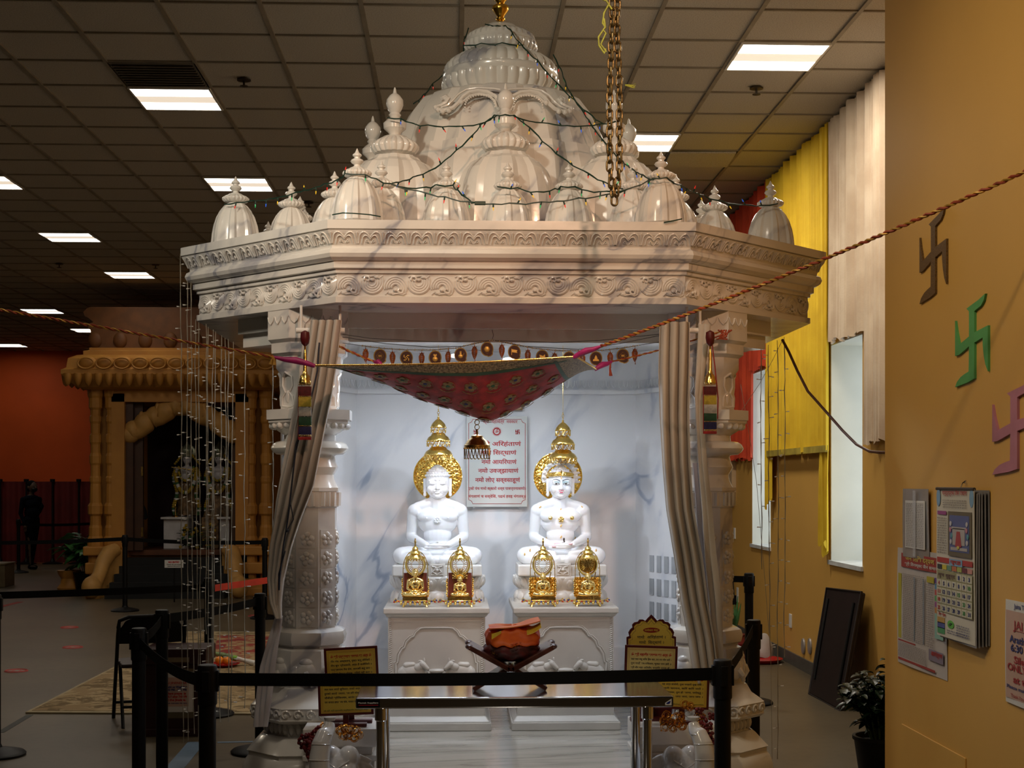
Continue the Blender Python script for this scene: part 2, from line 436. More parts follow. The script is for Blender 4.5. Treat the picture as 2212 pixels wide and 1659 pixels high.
for (a, b), (a2, b2) in zip(face_frames(.036, 2.662), face_frames(.062, 2.708)):
    U = (b-a); L = U.length; U.normalize(); V = ((a2-a)-(U*(a2-a).dot(U))); hh = V.length; V.normalize(); W = U.cross(V); n = round(L/.108); p = L/n
    for k in range(n):
        c = a+U*(p*(k+.5))+V*0; lf.frame(c, U, V, W)
        h = hh; q = p*.46
        def heart(sc, z_, n_=16):
            P_ = []
            for i_ in range(n_+1):
                t_ = -1+2*i_/n_; e_ = abs(t_)
                y_ = (.52+.48*sin(pi*min(e_*1.0,.5))) if e_ < .5 else sqrt(max(0,1-((e_-.5)/.5)**2.4))
                P_.append((t_*q*sc, h*.96*y_*sc, z_))
            return P_
        lf.tube(heart(1,.003), .0034, 5); lf.tube(heart(.70,.003), .0030, 5)
        for s_ in (-1,1): lf.tube([(s_*q*.10,h*.05,.003),(s_*q*.28,h*.34,.004),(s_*q*.36,h*.18,.004),(s_*q*.27,h*.10,.003)], .0028, 5)
        lf.tube([(-p/2,0,.002),(-p/2,h*.95,.004)], .003, 5)
fr.build('carved_frieze', M_MARB, pav); lf.build('leaf_band', M_MARB, pav)
# ---- columns
def column(cx, cy):
    o = MB(); o.at((cx, cy, 0)); k8 = 1/cos(pi/8)
    prof = [(.27,0),(.27,.30),(.285,.31),(.29,.37),(.275,.415),(.262,.43),(.262,.445),(.27,.452),(.215,.512),(.20,.52)]
    o.lathe([(r*k8, z) for r, z in prof], 8, ph=pi/8, smooth=False)
    o.lathe([(r*k8, z) for r, z in [(.185,.52),(.185,.585)]], 8, ph=pi/8, smooth=False)
    for i in range(40):
        a = 2*pi*i/40; rr = .19/max(cos(((a+pi/8) % (pi/4))-pi/8), .9)
        o.ball((rr*cos(a), rr*sin(a), .552), (.014,.014,.026), 6, 6)
    o.lathe([(r*k8, z) for r, z in [(.235,.585),(.25,.597),(.25,.655),(.235,.668),(.20,.69),(.178,.73),(.165,.735),(.165,.87),(.158,.895),(.140,.905),
        (.140,.912),(.155,.92),(.162,.95),(.155,.975),(.14,.985),(.118,.99),(.118,1.53),(.126,1.535),(.126,1.605),(.132,1.607),(.132,1.622)]], 8, ph=pi/8, smooth=False)
    for i in range(8):                     # flutes under the capital
        for dx in (-.03, 0, .03):
            a = i*pi/4; q = o.M.copy(); o.at((cx,cy,0), rz=a); o.tube([(.129,dx,1.54),(.131,dx,1.60)], .009, 6); o.M = q
    o.lathe([(.128,1.622),(.112,1.655),(.108,1.68),(.12,1.70),(.128,1.715),(.118,1.74),(.112,1.765),(.118,1.77),(.15,1.773),(.168,1.785),(.176,1.80),(.168,1.818),(.15,1.83),(.118,1.834),(.116,1.86)], 32)
    o.lathe([(r*k8, z) for r, z in [(.112,1.86),(.12,1.866),(.135,1.875),(.165,1.90),(.178,1.915),(.178,1.925),(.186,1.928),(.186,1.972)]], 8, ph=pi/8, smooth=False)
    for i in range(24):                    # petals round the capital
        a = 2*pi*i/24; o.ball((.168*cos(a), .168*sin(a), 1.90), (.018,.018,.016), 6, 5)
    o.lathe([(r*k8, z) for r, z in [(.125,1.972),(.125,2.13),(.145,2.16),(.145,2.21),(.165,2.225),(.165,2.27),(.18,2.285),(.18,ZC+.005)]], 8, ph=pi/8, smooth=False)
    col = o.build('column', M_MARB, pav)
    def at_facet(a): m = MB(); m.M = Matrix.Translation((cx,cy,0)) @ Matrix.Rotation(a,4,'Z'); return m
    for i in range(8):
        a = i*pi/4-pi/2
        if i in (0, 1, 7, 2, 6):
            for k in range(5):             # flower panels up the shaft
                r = at_facet(a); z = 1.04+k*.088
                r.box(.116,-.036,z-.041,.121,.036,z+.041)
                for j in range(5):
                    q = 2*pi*j/5+k; r.ball((.121, .020*cos(q), z+.020*sin(q)), (.010,.0135,.0135), 8, 6)
                r.ball((.124, 0, z), (.009,.009,.009), 8, 6)
                r.build('flower_panel', M_MARB, col)
            r = at_facet(a)                # scrolling bracket ornament
            for g in (1, -1): r.tube([(.124,g*.04,1.99),(.127,g*.036,2.03),(.127,g*.014,2.05),(.127,g*.034,2.08),(.128,g*.03,2.12),(.140,0,2.14)], .006, 5)
            r.ball((.125,0,2.03), (.008,.014,.03), 8, 6)
            r.tube([(.124,-.04,1.99),(.126,0,1.985),(.124,.04,1.99)], .005, 5)
            r.build('bracket_ornament', M_MARB, col)
            r = at_facet(a)                # wave scrolls round the base band
            for j in range(4):
                y = -.081+.054*j
                r.tube([(.252, y+.022*cos(t*.7)*(1-t*.07), .626+.022*sin(t*.7)*(1-t*.07)) for t in range(10)], .0055, 5)
                r.ball((.252, y, .622), (.008,.009,.009), 6, 5)
            r.tube([(.250,-.10,.600),(.250,.10,.600)], .004, 5); r.tube([(.250,-.10,.652),(.250,.10,.652)], .004, 5)
            r.build('scroll_band', M_MARB, col)
            r = at_facet(a)                # elephant head on the block
            r.ball((.168,0,.80), (.022,.048,.05), 10, 8); r.tube([(.18,.0,.80),(.196,.012,.775),(.19,.03,.75),(.182,.045,.762)], [.018,.014,.010,.007], 7)
            r.ball((.168,-.045,.80), (.012,.024,.034), 8, 6); r.ball((.17,.0,.845), (.014,.03,.02), 8, 6)
            r.build('elephant_relief', M_MARB, col)
        if i in (0, 1, 7):
            for j in range(3):             # hanging lotus tips under the soffit
                r = at_facet(a); y = -.05+.05*j; r.tube([(.182,y-.022,2.385),(.183,y-.014,2.365),(.184,y,2.352),(.183,y+.014,2.365),(.182,y+.022,2.385)], .0028, 5)
                r.build('lotus_tip', M_MARB, col)
    return col
for sx in (-1, 1):
    column(PC.x+sx*.905, 6.46)
# ---- soffit beam, walls, platform
bm = MB()
def beam(p, q, th, z0, z1, m=bm):
    p = Vector(p); q = Vector(q); d = (q-p).normalized(); nrm = Vector((-d.y, d.x))*th/2
    m.hexa([(*(p+nrm),z0),(*(q+nrm),z0),(*(q-nrm),z0),(*(p-nrm),z0)], [(*(p+nrm),z1),(*(q+nrm),z1),(*(q-nrm),z1),(*(p-nrm),z1)])
L0 = PC.x-.905; R0 = PC.x+.905
for z0, z1, th in ((2.285,2.345,.14),(2.345,ZC+.01,.20)): beam((L0,6.52), (R0,6.52), th, z0, z1)
for s_ in (-1,1):
    for z0, z1, th in ((2.285,2.345,.14),(2.345,ZC+.01,.20)): beam((PC.x+s_*.905,6.50), (PC.x+s_*1.20,6.80), th, z0, z1)
bm.build('lintel', M_MARB, pav)
wl_ = MB(); pts = [(PC.x-1.02,6.72),(PC.x-1.16,7.78),(PC.x-.85,8.38),(PC.x+.85,8.38),(PC.x+1.14,7.78),(PC.x+1.00,6.72)]
for i in range(5):
    beam(pts[i], pts[i+1], .08, ZP, ZC+.01, wl_)
wl_.build('back_wall', M_WALLM, pav)
tr = MB(); dado = MB(); q = [(PC.x-.97,6.75),(PC.x-1.11,7.77),(PC.x-.83,8.33),(PC.x+.83,8.33),(PC.x+1.09,7.77),(PC.x+.95,6.75)]
for i in range(5):
    beam(q[i], q[i+1], .03, ZP, .67, dado); beam(q[i], q[i+1], .05, 2.165, 2.19, tr)
    a, b = Vector(q[i]), Vector(q[i+1]); n = int((b-a).length/.035); d = (b-a).normalized(); 
    W = Vector((d.y, -d.x, 0)); tr.frame(Vector((a.x,a.y,2.215)), Vector((d.x,d.y,0)), Vector((0,0,1)), W)
    for k in range(n): tr.tube([(k*.035+.006,.03,.014),(k*.035+.008,.0,.018),(k*.035+.0175,-.016,.02),(k*.035+.027,0,.018),(k*.035+.029,.03,.014)], .003, 4)
    tr.M = Matrix()
tr.build('wall_moulding', M_WALLM, pav)
dado.build('dado', M_WALLM, pav)
# pierced lattice on the right inner wall
jl = MB(); a = Vector((PC.x+.85,8.38)); b = Vector((PC.x+1.14,7.78)); d = (b-a).normalized(); o = a+d*.17+Vector((-d.y,d.x))*0
W = Vector((d.y,-d.x,0)); c0 = Vector((o.x,o.y,0))+W*.042
jd = MB(); jd.frame(c0, Vector((d.x,d.y,0)), Vector((0,0,1)), W)
for g in range(4):
    for cidx in range(4): jd.box(cidx*.075+.01, .72+g*.135, 0, cidx*.075+.05, .72+g*.135+.095, .004)
build_each(jd, 'lattice', mat('lattice_shadow_stone', (.46,.48,.50), .7), pav)
# platform with steps
M_PLAT = marble('platform_marble', (.50,.46,.39), (.16,.14,.11), .12, 3.2, (0,0,.12), (3.2,.40,1), .8, (.35,.6), .06, .5)
pl = MB()
pl.hexa([(*p_[:2],.15) for p_ in octo(-.18,0)[:0]] or [(PC.x-1.15,6.20,0),(PC.x+1.15,6.20,0),(PC.x+1.25,8.55,0),(PC.x-1.25,8.55,0)], [(PC.x-1.15,6.20,ZP),(PC.x+1.15,6.20,ZP),(PC.x+1.25,8.55,ZP),(PC.x-1.25,8.55,ZP)])
pl.build('platform', M_PLAT, pav)
MB().box(PC.x-1.0,6.05,0,PC.x+1.0,6.22,.15).build('step', M_PLAT, pav, bevel=.01)
for s_ in (-1,1): MB().box(PC.x+s_*.76-.20,5.58,0,PC.x+s_*.76+.20,6.20,.15).build('plinth', M_MARB, pav, bevel=.01)
# ---- roof: small turrets
def turret_mesh():
    a = MB()
    def rib(ang, r, z):
        k = ang % (pi/4); k = min(k, pi/4-k)/(pi/8)
        return r*(1.0+.085*(1 if k < .40 else 0))
    a.lathe([(.110,0),(.110,.03),(.102,.035),(.102,.044),(.110,.05),(.108,.065),(.105,.10),(.098,.14),(.086,.18),(.070,.212),(.052,.236),(.038,.247)], 64, flute=rib)
    return a
def finial_mesh(z0, s, big=False):
    b = MB()
    fl = lambda a, r, z: r*(1+.10*(abs(cos(a*10))-.5))
    b.at((0,0,z0), sc=s)
    b.lathe([(.030,-.004),(.034,.004),(.030,.012)], 24)
    b.lathe([(.03,.008),(.05,.014),(.058,.026),(.058,.034),(.05,.044),(.034,.054)], 120, flute=fl)
    if not big:
        b.lathe([(.035,.052),(.03,.06),(.014,.068),(.012,.078),(.022,.086),(.028,.096),(.024,.106),(.012,.114),(.012,.12),(.019,.128),(.018,.136),(.009,.146),(.004,.162),(.001,.17)], 20)
    else:
        b.lathe([(.035,.052),(.03,.058),(.013,.063),(.017,.070),(.028,.080),(.029,.094),(.020,.104),(.012,.11),(.016,.116),(.012,.122),(.017,.130),(.0215,.142),(.021,.156),(.013,.168),(.005,.174),(.003,.185),(.001,.19)], 24)
    return b
ZT = 2.752
proto = None
SM = [(s*.68, 6.31) for s in (-1,1)]+[(s*1.31, 6.91) for s in (-1,1)]+[(s*.285, 6.55) for s in (-1,0,1)]+[(s*.585, 6.54) for s in (-1,1)]+[(s*.82,6.78) for s in (-1,1)]+[(s*1.055,7.03) for s in (-1,1)]+[(s*1.05,7.38) for s in (-1,1)]+[(s*1.06,7.70) for s in (-1,1)]+[(s*1.31,8.1) for s in (-1,1)]
def part_inst(src, par, loc, sc=1):
    c = src.copy(); COL.objects.link(c); c.parent = par; c.location = loc; c.scale = (sc,)*3; return c
for i, (x, y) in enumerate(SM):
    if proto is None:
        t = turret_mesh().at().build('turret', M_MARB, pav, sharp=18)
        t.data.transform(Matrix.Translation((PC.x, PC.y, 0))); t.location = (x, y-PC.y, ZT)
        f = finial_mesh(.245, (1.08,1.08,.80)).build('finial', M_MARB, None, origin=(0,0,0)); f.parent = t; proto = (t, f)
    else:
        t = part_inst(proto[0], pav, (x, y-PC.y, ZT)); part_inst(proto[1], t, (0,0,0))
# medium turrets
def med_mesh():
    a = MB()
    def rib(ang, r, z):
        k = ang % (pi/4); k = min(k, pi/4-k)/(pi/8); return r*(1+.09*(1 if k < .38 else (.4 if k < .55 else 0)))
    a.lathe([(.235,0),(.235,.12),(.228,.24),(.212,.34),(.19,.40),(.155,.445),(.12,.465),(.105,.485)], 96, flute=rib)
    return a
proto = None
for (x, y) in ((0,6.86),(-.54,6.95),(.54,6.95),(-.68,7.5),(.68,7.5)):
    if proto is None:
        t = med_mesh().build('turret', M_MARB, pav, sharp=18); t.data.transform(Matrix.Translation((PC.x, PC.y, 0))); t.location = (x, y-PC.y, ZT)
        f = finial_mesh(.480, (1.95,1.95,1.86), True).build('finial', M_MARB, None, origin=(0,0,0)); f.parent = t; proto = (t, f)
    else:
        t = part_inst(proto[0], pav, (x, y-PC.y, ZT)); part_inst(proto[1], t, (0,0,0))
# main dome
dm = MB(); dm.at((PC.x, 7.62, 0))
def rib2(a, r, z):
    k = (a+pi/8*0) % (pi/4); k = min(k, pi/4-k)/(pi/8)
    kk = (a % (pi/2)); kk = min(kk, pi/2-kk)
    base = r/max(cos(((a+pi/8) % (pi/4))-pi/8), .9)*.965
    return base*(1+(.03 if k < .62 else 0)+(.03 if k < .45 else 0))
dm.lathe([(.66,ZT),(.66,ZT+.1),(.655,3.1),(.63,3.25),(.60,3.36),(.598,3.365),(.575,3.37),(.53,3.50),(.48,3.60),(.425,3.675),(.41,3.685),(.32,3.69),(.31,3.70),(.25,3.712)], 128, flute=rib2)
dome = dm.build('main_dome', M_MARB, pav, sharp=20)
am = MB(); am.at((PC.x, 7.62, 0))
fl = lambda n, amp: (lambda a, r, z: r*(1+amp*(abs(cos(a*n/2))-.6)))
am.lathe([(.23,3.707),(.25,3.716)], 48)
am.lathe([(.235,3.712),(.285,3.721),(.312,3.760),(.312,3.804)], 192, flute=fl(32,.05)); 
am.lathe([(.305,3.801),(.312,3.813),(.312,3.835),(.30,3.848)], 64)
am.lathe([(.30,3.843),(.302,3.867),(.285,3.895),(.245,3.925)], 192, flute=fl(32,.05))
am.lathe([(.245,3.917),(.20,3.928),(.175,3.936),(.165,3.950),(.15,3.955)], 48)
am.lathe([(.145,3.954),(.185,3.961),(.197,3.980),(.195,4.004)], 160, flute=fl(32,.05))
am.lathe([(.192,4.002),(.197,4.010),(.19,4.026)], 48)
am.lathe([(.187,4.024),(.18,4.047),(.15,4.068),(.11,4.080)], 160, flute=fl(32,.05))
am.lathe([(.115,4.076),(.10,4.090),(.085,4.105),(.04,4.115)], 40)
am.build('dome_crown', M_MARB, dome)
kl = MB(); kl.at((PC.x,7.62,-.015))
kl.lathe([(.033,4.126),(.03,4.135),(.018,4.14),(.016,4.15),(.024,4.155),(.026,4.162),(.018,4.168),(.022,4.18),(.042,4.205),(.046,4.222),(.043,4.23),(.030,4.238),(.020,4.243),(.022,4.25),(.038,4.27),(.03,4.30),(.012,4.33),(.012,4.345),(.006,4.37),(.001,4.40)], 28, flute=lambda a,r,z: r*(1+.03*cos(a*10)) if 4.17<z<4.215 else r)
kl.build('gold_finial', mat('gilded_finial', (1,.62,.10), .22, 1, var=.05), dome)['label'] = 'gold finial'
# carved scroll arches on the dome front
sc_ = MB()
def onface(u, z):       # point on the dome's front facet
    r = .575-(z-3.42)*.42 if z < 3.6 else .50-(z-3.6)*.60
    return (PC.x+u, 7.62-r*1.075+abs(u)*abs(u)*.5, z)
S = 7.35/F
def pp(px, py): return onface((px-1091)*S, EYE+(HZ-py)*7.1/F)
for s in (1, -1):
    M_ = lambda pts: [pp(1091+s*(x-1091), y) for x, y in pts]
    big = [(1094,246),(1098,226),(1109,210),(1125,200),(1145,196),(1163,199),(1177,210),(1186,224),(1197,235),(1214,240),(1228,238),(1231,230),(1222,227),(1212,222),(1206,212),(1212,206),(1220,210),(1217,217)]
    sc_.tube(M_(big), .011, 6)
    sc_.tube(M_([(1106,240),(1110,222),(1122,209),(1144,204),(1162,208),(1173,219),(1179,222)]), .0065, 6)
    sc_.tube(M_([(1098,194),(1112,191),(1145,188),(1170,192),(1186,203),(1196,216),(1208,228),(1222,233)]), .006, 6)
    for (x, y) in ((1228,238),(1219,242),(1206,241),(1180,222),(1233,232),(1212,212)): sc_.ball(pp(1091+s*(x-1091), y), .014, 8, 6)
    for k in range(18):
        t = pi*k/17; sc_.ball(pp(1091+s*(1141-31*cos(t)-1091), 236-29*sin(t)**.8), .0055, 6, 5)
    for (x, y) in ((1098,232),(1103,242),(1101,252),(1096,260)): sc_.ball(pp(1091+s*(x-1091), y), .012, 8, 6)
sc_.build('scroll_carving', M_MARB, dome)
# ================================================================ INSIDE THE PAVILION
# ---- pedestals
PX_L, PX_R = -.103, .583
ZPT = .981
M_PEDSH = mat('shaded_pedestal_marble', (.56,.52,.46), .35, var=.05, vs=4, bump=.05, bs=30)  # darker copy of the white marble, the front's shade put into its colour
def pedestal(cx, label):
    t = thing('statue_pedestal', (cx,7.8,ZP), label, 'pedestal')
    b = MB(); b.box(cx-.258,7.50,ZP+.07,cx+.258,8.12,ZPT-.03)
    b.hexa([(cx-.29,7.46,ZP),(cx+.29,7.46,ZP),(cx+.29,8.15,ZP),(cx-.29,8.15,ZP)], [(cx-.29,7.46,ZP+.045),(cx+.29,7.46,ZP+.045),(cx+.29,8.15,ZP+.045),(cx-.29,8.15,ZP+.045)])
    b.hexa([(cx-.285,7.465,ZP+.045),(cx+.285,7.465,ZP+.045),(cx+.285,8.15,ZP+.045),(cx-.285,8.15,ZP+.045)], [(cx-.26,7.495,ZP+.075),(cx+.26,7.495,ZP+.075),(cx+.26,8.12,ZP+.075),(cx-.26,8.12,ZP+.075)])
    b.build('body', M_PEDSH, t, bevel=.006)
    c = MB(); c.hexa([(cx-.262,7.49,ZPT-.05),(cx+.262,7.49,ZPT-.05),(cx+.262,8.13,ZPT-.05),(cx-.262,8.13,ZPT-.05)], [(cx-.275,7.47,ZPT-.03),(cx+.275,7.47,ZPT-.03),(cx+.275,8.13,ZPT-.03),(cx-.275,8.13,ZPT-.03)])
    c.box(cx-.28,7.462,ZPT-.03,cx+.28,8.14,ZPT); c.build('top_slab', M_PEDSH, t, bevel=.005)
    r = MB(); r.frame(Vector((cx,7.50,0)), Vector((1,0,0)), Vector((0,0,1)), Vector((0,-1,0)))
    zb = .60; half = [(.215,0),(.215,.085),(.205,.09),(.20,.13),(.18,.165),(.168,.17),(.160,.20),(.135,.225),(.12,.228),(.11,.25),(.085,.272),(.062,.275)]
    edge = [(x, zb+y) for x, y in half]+[(-x, zb+y) for x, y in half[::-1]]
    for lift, rad in ((.004,.0055),): r.tube([(x, z, lift) for x, z in edge], rad, 6)
    r.tube([(x*1.05, z+.006, .0) for x, z in edge], .004, 5)
    for s in (-1, 1):                       # twisted rope border
        for k in range(30): r.tube([(s*.243-.006, .62+k*.011, .003),(s*.243+.006, .626+k*.011, .003)], .0035, 5)
    r.box(-.232, .905, 0, .232, .915, .004)
    r.build('arched_border', M_PEDSH, t)
    # two seated cattle drinking at one trough, in relief
    a = MB(); a.frame(Vector((cx,7.50,zb-.005)), Vector((1,0,0)), Vector((0,0,1)), Vector((0,-1,0)))
    a.ball((0,.052,.008), (.05,.012,.02), 14, 8); a.tube([(-.046,.05,.02),(-.03,.03,.018),(0,.024,.018),(.03,.03,.018),(.046,.05,.02)], .007, 6)
    for s in (-1, 1):
        a.ball((s*.135,.045,.004), (.072,.042,.022), 14, 10); a.ball((s*.17,.035,.006), (.04,.04,.02), 10, 8)
        a.cap2((s*.10,.07,.01), (s*.075,.085,.014), .022, .017); a.cap2((s*.075,.088,.018), (s*.048,.066,.02), .018, .010)
        a.ball((s*.065,.108,.014), (.006,.016,.006), 6, 5); a.ball((s*.085,.105,.014), (.012,.006,.006), 6, 5)
        a.cap2((s*.08,.03,.012), (s*.10,.01,.014), .012, .008); a.cap2((s*.125,.085,.006),(s*.16,.08,.004), .014, .018)
    a.build('cattle_relief', M_PEDSH, t)
    return t
pedestal(PX_L, 'carved white marble pedestal under the plain white statue on the left')
pedestal(PX_R, 'carved white marble pedestal under the painted statue on the right')
# ---- seated figures
def figure_parts(hi=True):
    m = MB()
    B = lambda c, r, n=20, k=14: m.ball(c, r, n, k)
    C = m.cap2
    B((0,.02,.045), (.13,.09,.045)); B((0,.012,.10), (.083,.062,.07)); B((0,.005,.165), (.080,.055,.07)); B((0,.006,.235), (.112,.060,.078)); B((0,.012,.275), (.128,.060,.050))
    for s in (-1,1):
        B((s*.052,-.024,.266), (.062,.034,.036)); B((s*.124,.012,.296), (.044,.042,.042)); C((0,.012,.350),(s*.112,.012,.316), .036, .030, 16); B((s*.060,-.067,.258), (.006,.005,.006), 8, 6)
    C((0,.012,.31),(0,.008,.385), .050, .045)
    # arms
    for s in (-1,1):
        C((s*.132,.012,.295),(s*.146,.02,.17), .036, .030, 16); C((s*.146,.018,.165),(s*.146,.012,.150), .031, .030, 16)
        C((s*.144,.008,.148),(s*.062,-.115,.112), .030, .019, 16)
    # legs
    for s in (-1,1):
        C((s*.09,.01,.055),(s*.192,-.055,.050), .055, .050, 20); B((s*.198,-.058,.050), (.050,.052,.048))
        C((s*.19,-.075,.038),(s*.03,-.150,.030), .040, .026, 18)
        C((s*.05,-.130,.062),(s*.105,-.128,.070), .020, .017, 14)      # soles turned up
        for k in range(5): B((s*(.122),-.144+k*.008,.072+.003*k), (.010,.006,.007), 8, 6)
    B((0,-.10,.03), (.10,.07,.028))
    # hands resting one on the other
    B((.004,-.125,.098), (.052,.026,.012)); B((-.004,-.128,.111), (.050,.025,.011))
    for s, z in ((1,.096),(-1,.110)):
        for k in range(4):
            y = -.146+k*.0115; L = (.048,.056,.054,.046)[k]
            C((s*.012,y,z+.002),(-s*(.012+L),y+.003,z+.001), .0068, .0055, 8)
        C((s*.030,-.115,z+.012),(-s*.004,-.142,z+.020), .0075, .006, 8)
    return m
def head_parts():
    m = MB(); B = lambda c, r, n=24, k=16: m.ball(c, r, n, k); C = m.cap2
    B((0,.006,.455), (.0625,.070,.080)); B((0,-.018,.425), (.056,.050,.052)); B((0,-.030,.398), (.034,.034,.026)); B((0,-.052,.389), (.017,.014,.012), 12, 8)
    for s in (-1,1):
        B((s*.028,-.040,.424), (.026,.024,.024)); B((s*.024,-.0595,.4525), (.019,.009,.0085), 14, 10); B((s*.024,-.053,.463), (.023,.012,.008), 14, 10)
        C((s*.006,-.0665,.471),(s*.045,-.050,.470), .0035, .0025, 8)
        # long ears
        C((s*.062,.006,.468),(s*.064,.006,.402), .011, .007, 12); C((s*.069,-.002,.474),(s*.069,.0,.408), .0045, .0035, 8); B((s*.065,.002,.396), (.009,.008,.012), 10, 8)
    C((0,-.064,.466),(0,-.079,.428), .0058, .0085, 12); B((-.008,-.073,.425), (.006,.006,.005), 8, 6); B((.008,-.073,.425), (.006,.006,.005), 8, 6)
    C((-.015,-.0635,.4125),(.015,-.0635,.4125), .0045, .0045, 10); B((0,-.069,.4135), (.010,.0055,.004), 10, 8); B((0,-.066,.404), (.013,.007,.0055), 10, 8)
    return m
def curls(m, R):
    for k in range(R):
        pass
    for j, (z, n) in enumerate(((.492,13),(.506,12),(.519,10),(.529,7))):
        f = (z-.455)/.080; q = sqrt(max(0, 1-f*f)); off = .3*j
        for i in range(n*2):
            a = 2*pi*(i+off)/(n*2)
            if sin(a) < .95 or True: m.ball((.0655*q*cos(a), .006+.073*q*sin(a), z), (.0085,.0085,.007), 8, 6)
    m.ball((0,.01,.533), (.025,.026,.016), 12, 8)
body = remeshed(figure_parts(), .0034, 5)
hm = head_parts(); curls(hm, 0); head = remeshed(hm, .0019, 2)
def lotus_base(t, cx, cy, z):
    b = MB(); b.at((cx,cy,z))
    b.box(-.245,-.165,.150,.245,.15,.212); b.build('seat_block', M_PED, t, bevel=.008)
    p = MB(); p.at((cx,cy,z))
    p.lathe([(.235,.075),(.25,.10),(.262,.14),(.25,.152),(.2,.152)], 48, sx=1, sy=.72)
    for k in range(22):
        a = 2*pi*k/22; x, y = .248*cos(a), .178*sin(a)
        q = p.M.copy(); p.M = q @ Matrix.Translation((x,y,.112)) @ Matrix.Rotation(a,4,'Z') @ Matrix.Rotation(.35,4,'Y')
        p.ball((0,0,0), (.014,.036,.040), 10, 8); p.ball((.006,0,.0), (.013,.022,.026), 8, 6); p.M = q
    p.lathe([(.262,0),(.262,.02),(.252,.03),(.25,.055),(.235,.075),(.22,.08)], 48, sx=1, sy=.72)
    for k in range(22):
        a = 2*pi*(k+.5)/22; x, y = .25*cos(a), .18*sin(a)
        q = p.M.copy(); p.M = q @ Matrix.Translation((x,y,.038)) @ Matrix.Rotation(a,4,'Z') @ Matrix.Rotation(-.3,4,'Y')
        p.ball((0,0,0), (.012,.036,.028), 8, 6); p.M = q
    p.build('lotus_base', M_PED, t)
    e = MB(); e.at((cx,cy,z)); e.box(-.044,-.182,.150,.044,-.16,.222); e.frame(Vector((cx,cy-.182,z+.186)), Vector((1,0,0)), Vector((0,0,1)), Vector((0,-1,0)))
    e.tube([(-.034,-.026,.002),(-.034,.026,.002),(.034,.026,.002),(.034,-.026,.002)], .0028, 5, loop=True)
    for s in (-1,1): e.tube([(s*.028,.02,.003),(s*.008,.016,.005),(s*.014,0,.006),(s*.024,-.01,.005),(s*.006,-.02,.003)], .004, 5)
    e.ball((0,0,.003), (.012,.008,.005), 8, 6)
    e.build('emblem_panel', M_PED, t)
HSC = 1.09; HD = .385*(HSC-1)+.008
